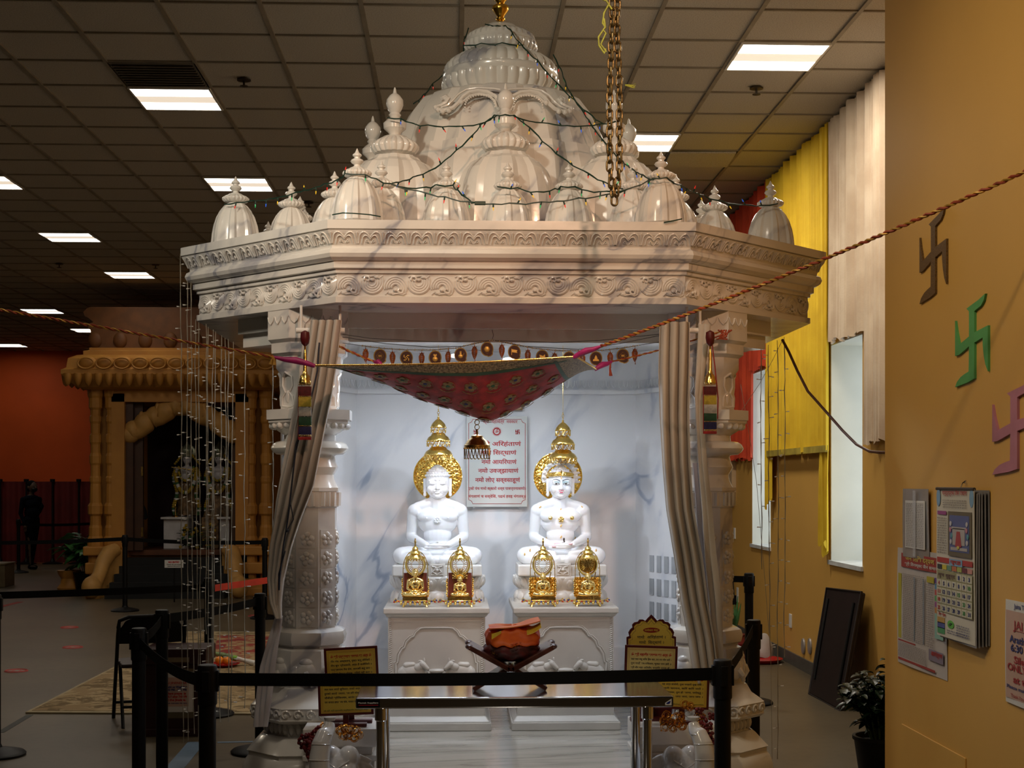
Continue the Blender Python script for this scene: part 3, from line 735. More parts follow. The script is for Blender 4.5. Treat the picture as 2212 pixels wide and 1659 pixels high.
def statue(cx, label, painted):
    cy, z = 7.88, ZPT
    t = thing('marble_statue', (cx,cy,z), label, 'statue')
    lotus_base(t, cx, cy, z)
    Z = z+.208
    b = MB(); b.at((cx,cy,Z)); b.join(body); bo = b.build('body', M_STAT, t, sharp=0)
    h = MB(); h.at((cx,cy,Z-HD), sc=HSC); h.join(head); ho = h.build('head', M_STAT, t, sharp=0)
    e = MB(); e.at((cx,cy,Z))
    if not painted:
        for (x, zz) in ((0,.0),(.013,0),(-.013,0),(0,.013),(0,-.013),(.009,.009),(-.009,.009),(.009,-.009),(-.009,-.009)): e.ball((x,-.064,.248+zz), (.0062,.006,.0062), 8, 6)
        e.build('chest_mark', M_STAT, t)
        l = MB(); l.at((cx,cy,Z-HD), sc=HSC)
        for s in (-1,1): l.tube([(s*.024+x,-.0685+abs(x)*.25+(.002 if abs(x)>.01 else 0),.4505-.0035*cos(x*90)) for x in (-.016,-.011,-.006,0,.006,.011,.016)], .0009, 4)
        l.build('eyelid_line', mat('eyelid_shade_line', (.42,.42,.46), .4, var=0), ho)
        return t
    # painted and gilded statue
    e.box(-.004,-.0665,.250,.004,-.062,.252)
    for k in range(5): a = pi/2+2*pi*k/5; e.ball((.010*cos(a),-.064,.250+.011*sin(a)), (.008,.005,.007), 8, 6)
    e.ball((0,-.068,.250), (.007,.005,.007), 8, 6)
    for s in (-1,1): e.ball((s*.060,-.069,.258), (.0115,.006,.0115), 14, 8); e.ball((s*.060,-.075,.258), (.005,.004,.005), 8, 6)
    e.build('gold_ornament', M_GOLDP, t)['label'] = 'gold chest ornaments'
    for s in (-1,1):
        g = MB(); g.at((cx,cy,Z)); g.tube([(s*.082,-.034,.150),(s*.075,-.055,.135),(s*.062,-.07,.120),(s*.045,-.08,.105)], .003, 6); g.build('waist_cord', M_BRASS, t)
    bd = MB(); bd.at((cx,cy,Z-HD), sc=HSC); n = 40
    R = []
    for (r, zz) in ((.0655,.486),(.068,.488),(.067,.498),(.0655,.506),(.0625,.508)):
        R.append([(r*1.0*cos(a), .004+.0755*(r/.066)*sin(a), zz+.004*max(0,-sin(a))**6) for a in [2*pi*i/n for i in range(n)]])
    bd.rings(R, True, False, False)
    for k in range(15):
        a = pi+.35+(pi-.7)*k/14; bd.ball((.068*cos(a), .004+.0775*sin(a), .497), (.005,.005,.006), 8, 6)
    bd.tube([(.0,-.078,.506),(0,-.079,.514),(0,-.076,.520)], [.005,.004,.001], 6)
    bd.build('headband', M_GOLD, ho)['label'] = 'gold headband'
    hood = MB(); hood.at((cx,cy,Z-HD), sc=HSC)
    for k in range(15):                     # ridged hood arching behind the head
        a = pi*(-.06)+(pi*1.12)*k/14; x0, z0 = .074*cos(a), .478+.074*sin(a)
        hood.tube([(x0,.035,z0),(x0*1.16,.03,.478+(z0-.478)*1.16),(x0*1.28+.006,.018,.478+(z0-.478)*1.28),(x0*1.26+.012,.006,.478+(z0-.478)*1.25)], [.010,.0085,.006,.002], 8)
    hood.tube([(.083*cos(pi*t/20),.040,.478+.083*sin(pi*t/20)) for t in range(-1,22)], .012, 8)
    hood.build('serpent_hood', M_STAT, t)
    pm = lambda n, c, r=.35: mat(n, c, r, var=0)
    ey, ir, br, ld = [MB().at((cx,cy,Z-HD), sc=HSC) for _ in range(4)]
    for s in (-1,1):
        ey.ball((s*.025,-.0660,.4495), (.0155,.0035,.0042), 12, 8)
        ir.ball((s*.025-.001,-.0690,.4497), (.0052,.0018,.0036), 10, 8)
        ir.tube([(s*.008,-.0695,.448),(s*.016,-.0702,.4532),(s*.025,-.0700,.4545),(s*.034,-.067,.4528),(s*.043,-.060,.4485)], .0011, 5)
        ld.tube([(s*.010,-.0665,.456),(s*.018,-.0660,.4595),(s*.027,-.0655,.4602),(s*.036,-.0625,.458)], .0026, 6)
        br.tube([(s*.007,-.0700,.463),(s*.014,-.0680,.4695),(s*.026,-.0645,.4735),(s*.038,-.0585,.472),(s*.047,-.051,.465)], [.0015,.0016,.0016,.0012,.0006], 5)
    build_each(ey, 'eye', pm('eye_white', (.75,.75,.75), .1), ho); ir.build('iris', pm('painted_black', (.02,.02,.02), .15), ho)
    build_each(ld, 'eyelid_paint', pm('blue_green_paint', (.30,.48,.50)), ho); build_each(br, 'eyebrow', pm('grey_brow_paint', (.16,.18,.22)), ho)
    lp = MB(); lp.at((cx,cy,Z-HD), sc=HSC); lp.tube([(-.0155,-.0655,.4155),(-.008,-.0700,.4135),(0,-.0725,.4150),(.008,-.0700,.4135),(.0155,-.0655,.4155)], [.0007,.0022,.0022,.0022,.0007], 6); lp.ball((0,-.0705,.4055), (.0095,.0038,.0032), 10, 8)
    lp.build('lips', pm('pink_lip_paint', (.75,.10,.20), .2), ho)['label'] = 'pink painted lips'
    yp = MB(); yp.at((cx,cy,Z-HD), sc=HSC); yp.ball((0,-.0665,.480), (.0028,.0022,.0075), 8, 6); yp.at((cx,cy,Z))
    for (x,y,zz,a) in ((0,-.034,.305,.3),(-.115,-.024,.318,.8),(.12,-.02,.318,-.5),(0,-.0545,.215,.4),(0,-.0555,.152,.5),(-.12,-.045,.14,.9),(.11,-.065,.137,-.8),(-.175,-.105,.082,.2),(.19,-.10,.08,.1),(-.205,-.108,.06,.1)):
        q = yp.M.copy(); yp.M = q @ Matrix.Translation((x,y,zz)) @ Matrix.Rotation(a,4,'Y'); yp.ball((0,0,0), (.004,.006,.009), 8, 6); yp.M = q
    build_each(yp, 'saffron_mark', pm('saffron_paint', (.85,.50,.12)), t)
    pk = MB(); pk.at((cx,cy,Z))
    for s, z_ in ((1,.100),(-1,.114)):
        for k in range(4): y = -.1475+k*.0115; pk.ball((-s*(.045+.003*k),y,z_+.003), (.012,.0062,.0055), 8, 6)
        pk.ball((s*.02,-.128,z_+.003), (.028,.018,.008), 10, 8)
    pk.build('painted_palm', pm('pale_pink_paint', (.83,.55,.58), .2), t)
    MB().at((cx,cy,Z)).ball((.01,-.135,.132), (.006,.006,.007), 8, 6).ball((.01,-.135,.143), (.0055,.0055,.009), 8, 6).build('offering', pm('dark_clove', (.05,.03,.02)), t)
    return t
statue(PX_L, 'plain white marble seated meditating statue with closed eyes, on the left pedestal', False)
statue(PX_R, 'white marble seated statue with painted eyes and gold headband, on the right pedestal', True)
# ---- halos
m, nt, b = _nt('embossed_gold'); v = _coord(nt); vo = nt.nodes.new('ShaderNodeTexVoronoi'); vo.inputs['Scale'].default_value = 60; nt.links.new(v, vo.inputs['Vector'])
b.inputs['Base Color'].default_value = (.95,.62,.14,1); b.inputs['Metallic'].default_value = 1; b.inputs['Roughness'].default_value = .24
_bump(nt, b, _math(nt, 'ADD', vo.outputs['Distance'], _noise(nt, v, 40, 3)), .8, .006); M_EMB = m
def halo(cx, label):
    t = thing('halo_disc', (cx,8.0,1.37), label, 'halo'); cz = ZPT+.208+.49
    d = MB(); d.at((cx,8.0,cz), rx=pi/2+.0)
    d.lathe([(.001,.02),(.05,.018),(.10,.008),(.132,.002),(.132,-.004),(.10,-.002),(.001,.0)], 64)
    for q in (.135,.118): d.tube([(q*cos(2*pi*i/48), q*sin(2*pi*i/48), .004) for i in range(48)], .0045 if q > .13 else .002, 6, loop=True)
    for i in range(44): a = 2*pi*i/44; d.ball((.1265*cos(a), .1265*sin(a), .006), .0045, 6, 5)
    for i in range(28): a = 2*pi*i/28; d.tube([(.06*cos(a), .06*sin(a), .017),(.085*cos(a+.08), .085*sin(a+.08), .014),(.112*cos(a), .112*sin(a), .008)], [.002,.005,.002], 6)
    d.build('disc', M_EMB, t)
    MB().box(cx-.008,8.008,ZPT,cx+.008,8.02,cz).build('support_rod', M_GOLDP, t)
halo(PX_L+.0, 'round gold halo disc behind the plain white statue on the left'); halo(PX_R-.005, 'round gold halo disc behind the painted statue on the right')
# ---- three-tier hanging parasols
def parasol(cx, cy, ztop, label):
    t = thing('tiered_parasol', (cx,cy,ztop-.32), label, 'hanging parasol')
    z = ztop
    tiers = ((.041,.062,.0),(.063,.062,-.076),(.076,.070,-.152))
    for k, (r, h, dz) in enumerate(tiers):
        d = MB(); d.at((cx,cy,z+dz))
        d.lathe([(.004,-.012),(r*.50,-.014),(r*.60,-.020),(r*.64,-.027),(r*.88,-.038),(r,-.052),(r*1.02,-.058),(r*.99,-.062),(r*.9,-.058),(r*.6,-.038),(.004,-.028)] if k else
                [(.003,.0),(.007,-.006),(.004,-.012),(r*.35,-.018),(r*.62,-.028),(r*.9,-.042),(r,-.052),(r*1.02,-.058),(r*.95,-.06),(r*.6,-.038),(.003,-.024)], 36)
        n = int(9+k*4)
        for i in range(n*2): a = 2*pi*i/(n*2); d.ball((r*1.0*cos(a), r*sin(a), -.060), .0038, 6, 5)
        tr_ = d.build('parasol_tier', M_GOLD, t)
        f = MB(); f.at((cx,cy,z+dz))
        for i in range(n):
            a0 = 2*pi*i/n; a1 = 2*pi*(i+1)/n
            f.tube([(r*cos(a0+(a1-a0)*q/6), r*sin(a0+(a1-a0)*q/6), -.062-.026*sin(pi*q/6)) for q in range(7)], .0022, 5)
            f.ball((r*cos((a0+a1)/2), r*sin((a0+a1)/2), -.074), .0038, 6, 5); f.ball((r*cos((a0+a1)/2), r*sin((a0+a1)/2), -.086), (.003,.003,.005), 6, 5)
        f.build('fringe', M_GOLDP, tr_)
    s = MB(); s.at((cx,cy,z)); s.tube([(0,0,.0),(0,0,-.19)], .004, 8); s.build('stem', M_GOLDP, t)
    c = MB(); c.at((cx,cy,z)); q = .008
    for i in range(3): c.tube([(.006*cos(2*pi*j/12)*(1 if i%2 else .3), .006*cos(2*pi*j/12)*(.3 if i%2 else 1), .009+i*.013+.007*sin(2*pi*j/12)) for j in range(12)], .0016, 5, loop=True)
    c.tube([(0,0,.045),(0,0,ZC-z)], .0015, 5); c.build('suspension_chain', M_GOLDP, t)
parasol(PY(947,900,7.80).x, 7.80, PY(947,900,7.80).z, 'gold three-tier parasol hanging above the plain white statue on the left')
parasol(PY(1216,907,7.80).x, 7.80, PY(1216,907,7.80).z, 'gold three-tier parasol hanging above the painted statue on the right')
# ---- plaque and second sign
def board_frame(mb, cx, y, cz): mb.frame(Vector((cx,y,cz)), Vector((1,0,0)), Vector((0,0,1)), Vector((0,-1,0))); return mb
a = PY(1008,899,8.34); c = PY(1139,1095,8.30); pcx, pcz = (PY(1008,1000,8.3).x+PY(1139,1000,8.3).x)/2, (PY(1008,899,8.3).z+c.z)/2; pw, ph = (PY(1139,1000,8.3).x-PY(1008,1000,8.3).x)/2, (PY(1008,899,8.3).z-c.z)/2
t = thing('prayer_plaque', (pcx,8.31,pcz-ph), 'white marble plaque with red Devanagari prayer text on the back wall between the statues', 'plaque')
board_frame(MB(), pcx, 8.305, pcz).box(-pw,-ph,-.012,pw,ph,.006).build('slab', mat('plaque_marble', (.70,.73,.70), .25, var=.03), t, bevel=.002)
r = board_frame(MB(), pcx, 8.305, pcz); q = .935
def bord(mb, w, h, c, lift, rad, sg=1):
    pts = []
    for sx, sy, a0 in ((1,1,0),(-1,1,1),(-1,-1,2),(1,-1,3)):
        cx_, cy_ = sx*w, sy*h; rng = range(6)
        for k in rng:
            a = {0:(-pi/2,-pi),1:(0,-pi/2),2:(pi/2,0),3:(pi,pi/2)}[a0]; th = a[0]+(a[1]-a[0])*k/5
            pts.append((cx_+c*cos(th), cy_+c*sin(th), lift))
    mb.tube(pts, rad, 4, loop=True)
bord(r, pw*.93, ph*.93, .022, .007, .0014)
r.build('red_border', M_REDT, t)
x = board_frame(MB(), pcx, 8.305, pcz); U = ph*2/196.0        # 1 px of the photo on this plane
row = lambda y: (997-y)*U
def trow(s, y, h, w, b=.012, cx=0): text(x, s, cx, row(y), h*U, w*U, .0075, b)
trow('श्री  महामंत्र  नवकार', 914, 7, 74, cx=.02)
trow('नमो अरिहंताणं'.replace('रि','िर'), 963, 9, 93, .02, cx=.015)
trow('नमो सिद्धाणं'.replace('सि','िस'), 982, 9, 78, .02, cx=.008)
trow('नमो आयरियाणं'.replace('रि','िर'), 1002, 9, 76, .02, cx=.012)
trow('नमो उवज्झायाणं', 1021, 9, 87, .02, cx=.008)
trow('नमो लोए सव्वसाहूणं', 1041, 9, 97, .02, cx=.004)
trow('एसो पंच णमो क्कारो सव्व पावप्पणासणो।', 1058, 6, 124, .015)
trow('मंगलाणं च सव्वेसिं, पढमं हवइ मंगलम्॥'.replace('सि','िस'), 1075, 6, 124, .015)
x.build('prayer_text', M_REDT, t)
sn = board_frame(MB(), pcx, 8.305, pcz)
scx, scy = (1073-1073.5)*U, row(932)
for k in range(24): a = 2*pi*k/24; sn.add([(scx+.021*cos(a-.1), scy+.021*sin(a-.1), .0075),(scx+.021*cos(a+.1), scy+.021*sin(a+.1), .0075),(scx+.031*cos(a), scy+.031*sin(a), .0075)], [(0,1,2)], False)
sn.tube([(scx+.019*cos(2*pi*k/32), scy+.019*sin(2*pi*k/32), .0068) for k in range(32)], .003, 4, loop=True)
text(sn, 'ॐ', scx, scy-.010, .02, .022, .0076, .02)
def swas(mb, cx, cy, a, th, lift, ht=.0015, straight=True):
    """religious whirling cross, arms turned clockwise"""
    for k in range(4):
        q = mb.M.copy(); mb.M = q @ Matrix.Translation((cx,cy,lift)) @ Matrix.Rotation(-k*pi/2,4,'Z')
        mb.box(-th/2,-th/2,0,th/2,a,ht); mb.box(-th/2,a-th,0,a,a,ht); mb.M = q
for px_ in (1028,1118): swas(sn, (px_-1073.5)*U, row(933), .013, .005, .0068)
sn.build('sun_symbol', M_REDT, t)
for s in (-1,1):
    board_frame(MB(), pcx+s*.136, 8.305, pcz-ph-.004).ball((0,0,.0), (.007,.007,.008), 10, 8).build('mounting_pin', M_STEEL, t)
cz2 = PY(1095,884,8.3).z
t = thing('wall_sign', (pcx-.01,8.31,cz2), 'tan framed sign mostly hidden behind the canopy, above the marble plaque', 'sign')
board_frame(MB(), pcx-.02, 8.305, cz2+.12).box(-.165,-.12,-.012,.165,.12,.004).build('panel', mat('tan_panel', (.60,.44,.26), .5), t)
f = board_frame(MB(), pcx-.02, 8.305, cz2+.12)
for b4 in ((-.17,-.125,.17,-.118),(-.17,.118,.17,.125),(-.17,-.118,-.163,.118),(.163,-.118,.17,.118)): f.box(b4[0],b4[1],-.012,b4[2],b4[3],.008)
f.build('frame', mat('tan_frame', (.35,.20,.08), .5), t)
board_frame(MB(), pcx-.02, 8.305, cz2+.12)
x = board_frame(MB(), pcx-.02, 8.305, cz2+.12); text(x, 'क', .11, -.095, .03, .03, .006, .01); text(x, 'जय', -.05, -.095, .03, .05, .006, .01); x.build('lettering', M_DARKT, t)
# ---- brass shrines on the pedestals
def idol_mesh(): 
    b = MB(); b.join(small_b); return b
sb = figure_parts(); sb.join(head_parts()); sb.ball((0,.01,.50), (.064,.064,.05), 16, 10); small_b = remeshed(sb, .0065, 2)
M_GEMR = mat('red_gem', (.5,.01,.02), .1, var=0, coat=1); M_GEMB = mat('blue_gem', (.01,.02,.30), .1, var=0, coat=1)
M_VELV = mat('maroon_velvet', (.20,.035,.012), .7, var=.1)
def brass_shrine(px, label, idol, back, fan=False):
    p = PY(px,1310,7.56); cx, cy, z = p.x, 7.56, ZPT; u = 7.53/F
    t = thing('brass_shrine', (cx,cy,z), label, 'miniature shrine', 'small brass shrines on the two pedestals')
    b = MB(); b.at((cx,cy,z))
    b.lathe([(.074,.022),(.086,.026),(.088,.032),(.08,.036)], 40, sx=1, sy=.5)
    b.box(-.066,-.03,.034,.066,.03,.050); b.box(-.058,-.026,.050,.058,.026,.057)
    for s in (-1,1):
        b.tube([(s*.080,0,.028),(s*.096,-.004,.030),(s*.108,-.006,.024),(s*.112,-.006,.034),(s*.104,-.006,.042),(s*.098,-.006,.036)], [.006,.006,.006,.005,.004,.002], 7)
        b.tube([(s*.055,-.028,.024),(s*.06,-.034,.010),(s*.062,-.038,.0)], [.006,.005,.007], 7); b.tube([(s*.055,.028,.024),(s*.06,.034,.010),(s*.062,.038,.0)], [.006,.005,.007], 7)
    for k in range(7):
        x = -.075+k*.025; b.ball((x,-.042*sqrt(max(.1,1-(x/.09)**2)),.018), (.007,.005,.008), 8, 6)
    b.build('base', M_BRASS if False else M_GOLD, t)
    for m_, o_ in ((M_GEMR,0),(M_GEMB,1)):
        g = MB(); g.at((cx,cy,z))
        for k in range(o_, 8, 2): x = -.0875+k*.025; g.ball((x,-.044*sqrt(max(.12,1-(x/.092)**2))-.001,.029), (.0044,.0034,.0044), 8, 6)
        for s in (-1,1): g.ball((s*.109+(.004 if o_ else -.004),-.012,.026+.008*o_), (.0046,.0034,.0046), 8, 6)
        build_each(g, 'gem', m_, t)
    # back arch
    k = MB(); k.at((cx,cy+.03,z)); zc = .222
    k.tube([(.050*cos(a), 0, zc+.056*sin(a)) for a in [2*pi*i/36 for i in range(36)]], .0065, 8, loop=True)
    k.tube([(.040*cos(a), -.002, zc+.045*sin(a)) for a in [2*pi*i/36 for i in range(36)]], .0022, 6, loop=True)
    if back == 'disc': k.tube([(0,.004,zc),(0,.008,zc)], [.046,.046], 32)
    for i in range(22):
        a = 2*pi*i/22; k.tube([(.018*cos(a),0,zc+.02*sin(a)),(.036*cos(a),-.002,zc+.041*sin(a))], .0016, 5)
    ar = [(-.064,.045),(-.066,.15),(-.066,.20),(-.062,.235),(-.052,.262),(-.035,.285),(-.012,.300),(.012,.300),(.035,.285),(.052,.262),(.062,.235),(.066,.20),(.066,.15),(.064,.045)]
    k.tube([(x, 0, zz) for x, zz in ar], .0022, 6)
    for (x, zz) in ar[2:-2]:
        d = Vector((x*.86, 0, zc+(zz-zc)*.86)); k.tube([(x,0,zz), d], .0016, 5)
    for s in (-1,1):
        for j in range(9): k.ball((s*(.069+.003*(j%2)),0,.055+j*.011), (.004,.004,.0065), 6, 5)
        k.tube([(s*.02,0,.045),(s*.03,0,.12),(s*.045,0,.18)], .003, 6)
    k.build('back_arch', M_GOLD, t)
    if back == 'panel':
        MB().at((cx,cy+.036,z)).box(-.062,0,.045,.062,.006,.178).build('maroon_backing', M_VELV, t)
    else:
        w = MB(); w.at((cx,cy+.036,z))
        w.grid(lambda a, b_: ((a-.5)*2*(.070-.012*abs(b_-.5)), .004*sin(a*40)*sin(b_*30)+.003, .048+b_*.105), 40, 30)
        w.add([(-.068,.008,.048),(.068,.008,.048),(.068,.008,.153),(-.068,.008,.153)], [(0,1,2,3)], False)
        for j in range(6):
            for i in range(9): w.ball((-.06+i*.015,0,.056+j*.018), (.006,.004,.0075), 6, 5)
        w.build('filigree_back', M_EMB, t)
    i_ = MB(); i_.at((cx,cy-.002,z+.056), sc=idol); i_.join(small_b); io = i_.build('idol', M_GOLDP, t, sharp=0)
    if fan:
        f = MB(); f.at((cx,cy+.01,z))
        for j in range(11):
            a = pi*(j/10)*1.1-.05*pi; f.tube([(.008*cos(a),.004,.150+.006*sin(a)),(.024*cos(a),.0,.155+.026*sin(a)),(.036*cos(a),-.006,.158+.040*sin(a))], [.003,.0055,.004], 6); f.ball((.037*cos(a),-.008,.158+.041*sin(a)), .0042, 6, 5)
        f.build('serpent_fan', M_GOLDP, io)
    # little tiered parasol and finial
    c = MB(); c.at((cx,cy-.004,z)); 
    c.lathe([(.003,.325),(.014,.316),(.018,.306),(.014,.304),(.026,.296),(.030,.284),(.024,.281),(.034,.272),(.039,.258),(.036,.253),(.02,.262),(.003,.268)], 26)
    for i in range(14): a = 2*pi*i/14; c.ball((.037*cos(a), .037*sin(a), .250), (.003,.003,.006), 6, 5)
    for s in (-1,1): c.tube([(s*.036,.004,.27),(s*.048,.01,.262),(s*.05,.014,.245)], .003, 6)
    pr = c.build('parasol_top', M_GOLD, t)
    MB().at((cx,cy-.004,z)).lathe([(.004,.32),(.005,.328),(.003,.334),(.0055,.342),(.0055,.352),(.003,.356),(.004,.362),(.001,.366)], 12).build('finial', M_BRASS, pr)
brass_shrine(897, 'small brass shrine with a tall golden idol and maroon backing, leftmost of the four', .27, 'panel')
brass_shrine(993.5, 'small brass shrine whose smaller idol has a fan hood and maroon backing', .20, 'panel', True)
brass_shrine(1173, 'small brass shrine with filigree back and pale disc, left one below the painted statue', .225, 'fili')
brass_shrine(1270, 'small brass shrine with filigree back, rightmost of the four', .225, 'disc')
# ---- lamps under the soffit that light the statues
M_CAN = mat('spot_can_white', (.75,.78,.8), .35, var=.04); M_BULB = mat('spot_bulb', (1,1,1), .3, var=0, emit=(.85,.92,1), es=12)
for (px, py, lab) in ((985,757,'white cylindrical spotlight under the roof, behind the hanging discs, left one'),(1098,765,'white cylindrical spotlight under the roof, behind the hanging discs, right one')):
    p = PY(px, py, 7.3); t = thing('spotlight', (p.x,p.y,p.z), lab, 'spotlight')
    MB().at((p.x,p.y,p.z+.02), rx=-.25).lathe([(.030,.04),(.034,.03),(.034,-.035),(.038,-.04),(.038,-.05),(.03,-.05),(.028,-.03)], 24, cap=False).build('can', M_CAN, t)
    MB().at((p.x,p.y,p.z+.02), rx=-.25).lathe([(.001,-.036),(.027,-.034),(.027,-.028),(.001,-.028)], 20).build('bulb', M_BULB, t)
    MB().tube([(p.x,p.y,p.z+.05),(p.x,p.y,ZC)], .008, 8).build('mounting_stem', M_CAN, t)
# ================================================================ HANGINGS AND FOREGROUND
def dev(s):
    out = []
    for ch in s:
        if ch == 'ि':
            i = len(out)-1
            while i >= 2 and out[i-1] == '्': i -= 2
            out.insert(max(i,0), ch)
        else: out.append(ch)
    return ''.join(out)
M_ROPR = mat('rope_red', (.38,.06,.02), .7, var=.2, vs=40); M_ROPG = mat('rope_gold', (.65,.36,.06), .5, .3, var=.2, vs=40)
M_MAG = mat('magenta_silk', (.45,.02,.20), .45, var=.15, vs=30)
M_WIRE = mat('dark_thin_wire', (.04,.04,.035), .5)
def rope(mb, pts, r, pitch=.05):
    pts = [Vector(p) for p in pts]; L = [0]
    for a, b in zip(pts, pts[1:]): L.append(L[-1]+(b-a).length)
    n = max(int(L[-1]/(pitch/6)), 8)
    def at(s):
        for i in range(len(L)-1):
            if s <= L[i+1]: return pts[i].lerp(pts[i+1], (s-L[i])/(L[i+1]-L[i]))
        return pts[-1]
    for k, m_ in ((0,0),(1,1)):
        mb.cm = m_; P_ = []
        for i in range(n+1):
            s = L[-1]*i/n; p = at(s); q = at(min(s+.01, L[-1])) - at(max(s-.01,0)); q.normalize()
            u = Vector((0,0,1)); u = (u-q*u.dot(q)); u = u.normalized() if u.length > .05 else Vector((1,0,0)); w = q.cross(u); a = 2*pi*s/pitch+pi*k
            P_.append(p+(u*cos(a)+w*sin(a))*r*.5)
        mb.tube(P_, r*.62 if k == 0 else r*.5, 5)
    mb.cm = 0
def sag(a, b, s, n=16):
    a = Vector(a); b = Vector(b); return [a.lerp(b, i/n)-Vector((0,0,4*s*(i/n)*(1-i/n))) for i in range(n+1)]
# ---- embroidered canopy
A_, B_, C_, D_ = PY(672,789,5.62), PY(1244,770,5.62), PY(1288,797,6.28), PY(822,788,6.22)
def canopy(u, v, dz=0):
    p = A_.lerp(B_, u).lerp(D_.lerp(C_, u), v)
    uu = u/.60/2 if u < .60 else .5+(u-.60)/.40/2
    g = (1-(.75*abs(2*uu-1)**1.12+.25*(2*uu-1)**2))*(1-abs(2*v-1)**1.35)
    z = p.z-.232*g-.010*sin(pi*u)*(1-v)+.004*sin(u*23+v*9)*g
    if v < .5: z += 0
    return Vector((p.x, p.y, z+dz))
M_SILK = mat('red_embroidered_silk', (.50,.018,.016), .5, var=.25, vs=25, bump=.2, bs=200)
M_TRIM = mat('beige_gold_brocade', (.42,.31,.16), .5, .3, var=.4, vs=120, bump=.5, bs=250)
M_GTRIM = mat('green_ribbon', (.03,.10,.04), .5, var=.2)
cn = thing('embroidered_canopy', ((A_.x+C_.x)/2, 5.95, 1.93), 'red cloth canopy embroidered with gold flowers, tied by its corners below the roof', 'canopy cloth')
MB().sheet(canopy, 48, 30, .003).build('cloth', M_SILK, cn)
bd = MB(); E_ = .06
for f in (lambda a,b: (a, b*E_), lambda a,b: (a, 1-b*E_), lambda a,b: (b*.075, a), lambda a,b: (1-b*.075, a)):
    bd.sheet(lambda a,b,f=f: canopy(*f(a,b), -.004), 60, 4, .002)
bd.build('brocade_border', M_TRIM, cn)
gb = MB()
for f in (lambda a,b: (a, E_+b*.02), lambda a,b: (a, 1-E_-b*.02), lambda a,b: (.075+b*.014, a), lambda a,b: (.925-b*.014, a)):
    gb.sheet(lambda a,b,f=f: canopy(*f(.04+a*.92,b), -.005), 60, 1, .002)
gb.build('green_stripe', M_GTRIM, cn)
ed = MB()
for f in (lambda a: (a,0), lambda a: (a,1), lambda a: (0,a), lambda a: (1,a)):
    for i in range(150 if f(0.5)[0] == .5 else 70):
        n = 150 if f(.5)[0] == .5 else 70
        p = canopy(*f(i/n)); ed.ball(p, (.0042,.0042,.0042), 6, 5)
ed.build('gold_bead_edging', M_GOLDP, cn)
em = MB(); ec = [MB(), MB()]; k = 0
for j in range(5):
    for i in range(9):
        u = .13+(i+(.5 if j % 2 else 0))*.088; v = .17+j*.155
        if u > .9: continue
        p = canopy(u, v); pu = (canopy(u+.01, v)-p).normalized(); pv = (canopy(u, v+.01)-p); w_ = pu.cross(pv).normalized(); pv = w_.cross(pu)
        q0 = p-w_*.003
        for m_ in range(5):
            a = 2*pi*m_/5+k; d = pu*cos(a)+pv*sin(a); c0 = q0+d*.016
            em.frame(c0, pu, pv, w_); em.ball((0,0,0), (.0115,.0115,.0018), 10, 5); em.M = Matrix()
        ec[k % 2].frame(q0, pu, pv, w_).ball((0,0,-.001), (.009,.007,.002), 8, 5)
        for s in (-1,1):
            em.tube([q0+(pu*cos(t_*.28)+pv*sin(t_*.28))*(.034+.001*t_)+pu*s*.004 for t_ in range(-2+4*s,6+4*s)], .0013, 4)
        k += 1
em.build('flower_embroidery', mat('gold_thread', (.36,.24,.10), .5, .2, var=.3, vs=80), cn)
ec[0].build('green_flower_centres', mat('green_thread', (.02,.12,.05), .5), cn); ec[1].build('blue_flower_centres', mat('blue_thread', (.02,.02,.16), .5), cn)
tiA, tiB, tiC, tiD = PY(590,771,5.60), PY(1298,748,5.58), PY(1322,781,6.30), PY(808,781,6.24)
for a, b in ((A_,tiA),(B_,tiB),(C_,tiC),(D_,tiD)):
    d = (b-a); MB().tube([a-d*.10, a+d*.12+Vector((0,0,.004)), a+d*.4+Vector((0,0,.006)), a+d*.7, b], [.008,.011,.014,.010,.005], 10).build('corner_tie', M_MAG, cn)
# ropes
r = MB(); end = PX(2330, 318, XN-.012); rope(r, sag(tiB, end, .02), .0075)
tag(r.build('twisted_rope', [M_ROPR, M_ROPG]), 'red and gold twisted rope from the canopy up to the ochre wall on the right', 'rope', 'ropes that hold the canopy')
r = MB(); pl_ = PY(-260, 611, 5.0); d = (PY(0,659,5.45)-tiA); dirv = (pl_-tiA); far = tiA+dirv*((XL+.02-tiA.x)/dirv.x)
r = MB(); rope(r, sag(tiA, far, .05, 24), .0065); r.cm = 1
r.tube([tiA+Vector((0,0,.004)), tiA+Vector((-.006,0,-.012)), tiA+Vector((-.010,0,-.03))], [.006,.005,.009], 6); r.tube([tiA+Vector((.002,0,0)), tiA+Vector((.004,0,-.014)), tiA+Vector((.004,0,-.032))], [.006,.005,.009], 6)
tag(r.build('twisted_rope', [M_ROPR, M_ROPG]), 'red and gold twisted rope running from the canopy across to the left edge', 'rope', 'ropes that hold the canopy')
r = MB(); hk1 = PY(664,713,6.18); rope(r, sag(tiD, hk1, .006), .0065); 
tag(r.build('twisted_rope', [M_ROPR, M_ROPG]), 'short twisted rope from the canopy back corner to the top of the left curtain', 'rope', 'ropes that hold the canopy')
r = MB(); hk2 = PY(1566,713,6.2); rope(r, sag(tiC, hk2, .008), .0048)
r.cm = 0
for k in range(6): r.tube([hk2+Vector((-.03+.012*k,0,.0)), hk2+Vector((.02*sin(k*2.2)-.01,-.01,-.02-.01*(k%3))), hk2+Vector((-.05+.012*k,-.005,-.035-.006*(k%2)))], .004, 5)
c_ = PY(1318,786,6.3)
for k in range(3): r.tube([c_+Vector((0,-.01,0)), c_+Vector((-.004+.002*k,-.012,-.025)), c_+Vector((.003*k-.002,-.012,-.055))], [.004,.0025,.006], 5)
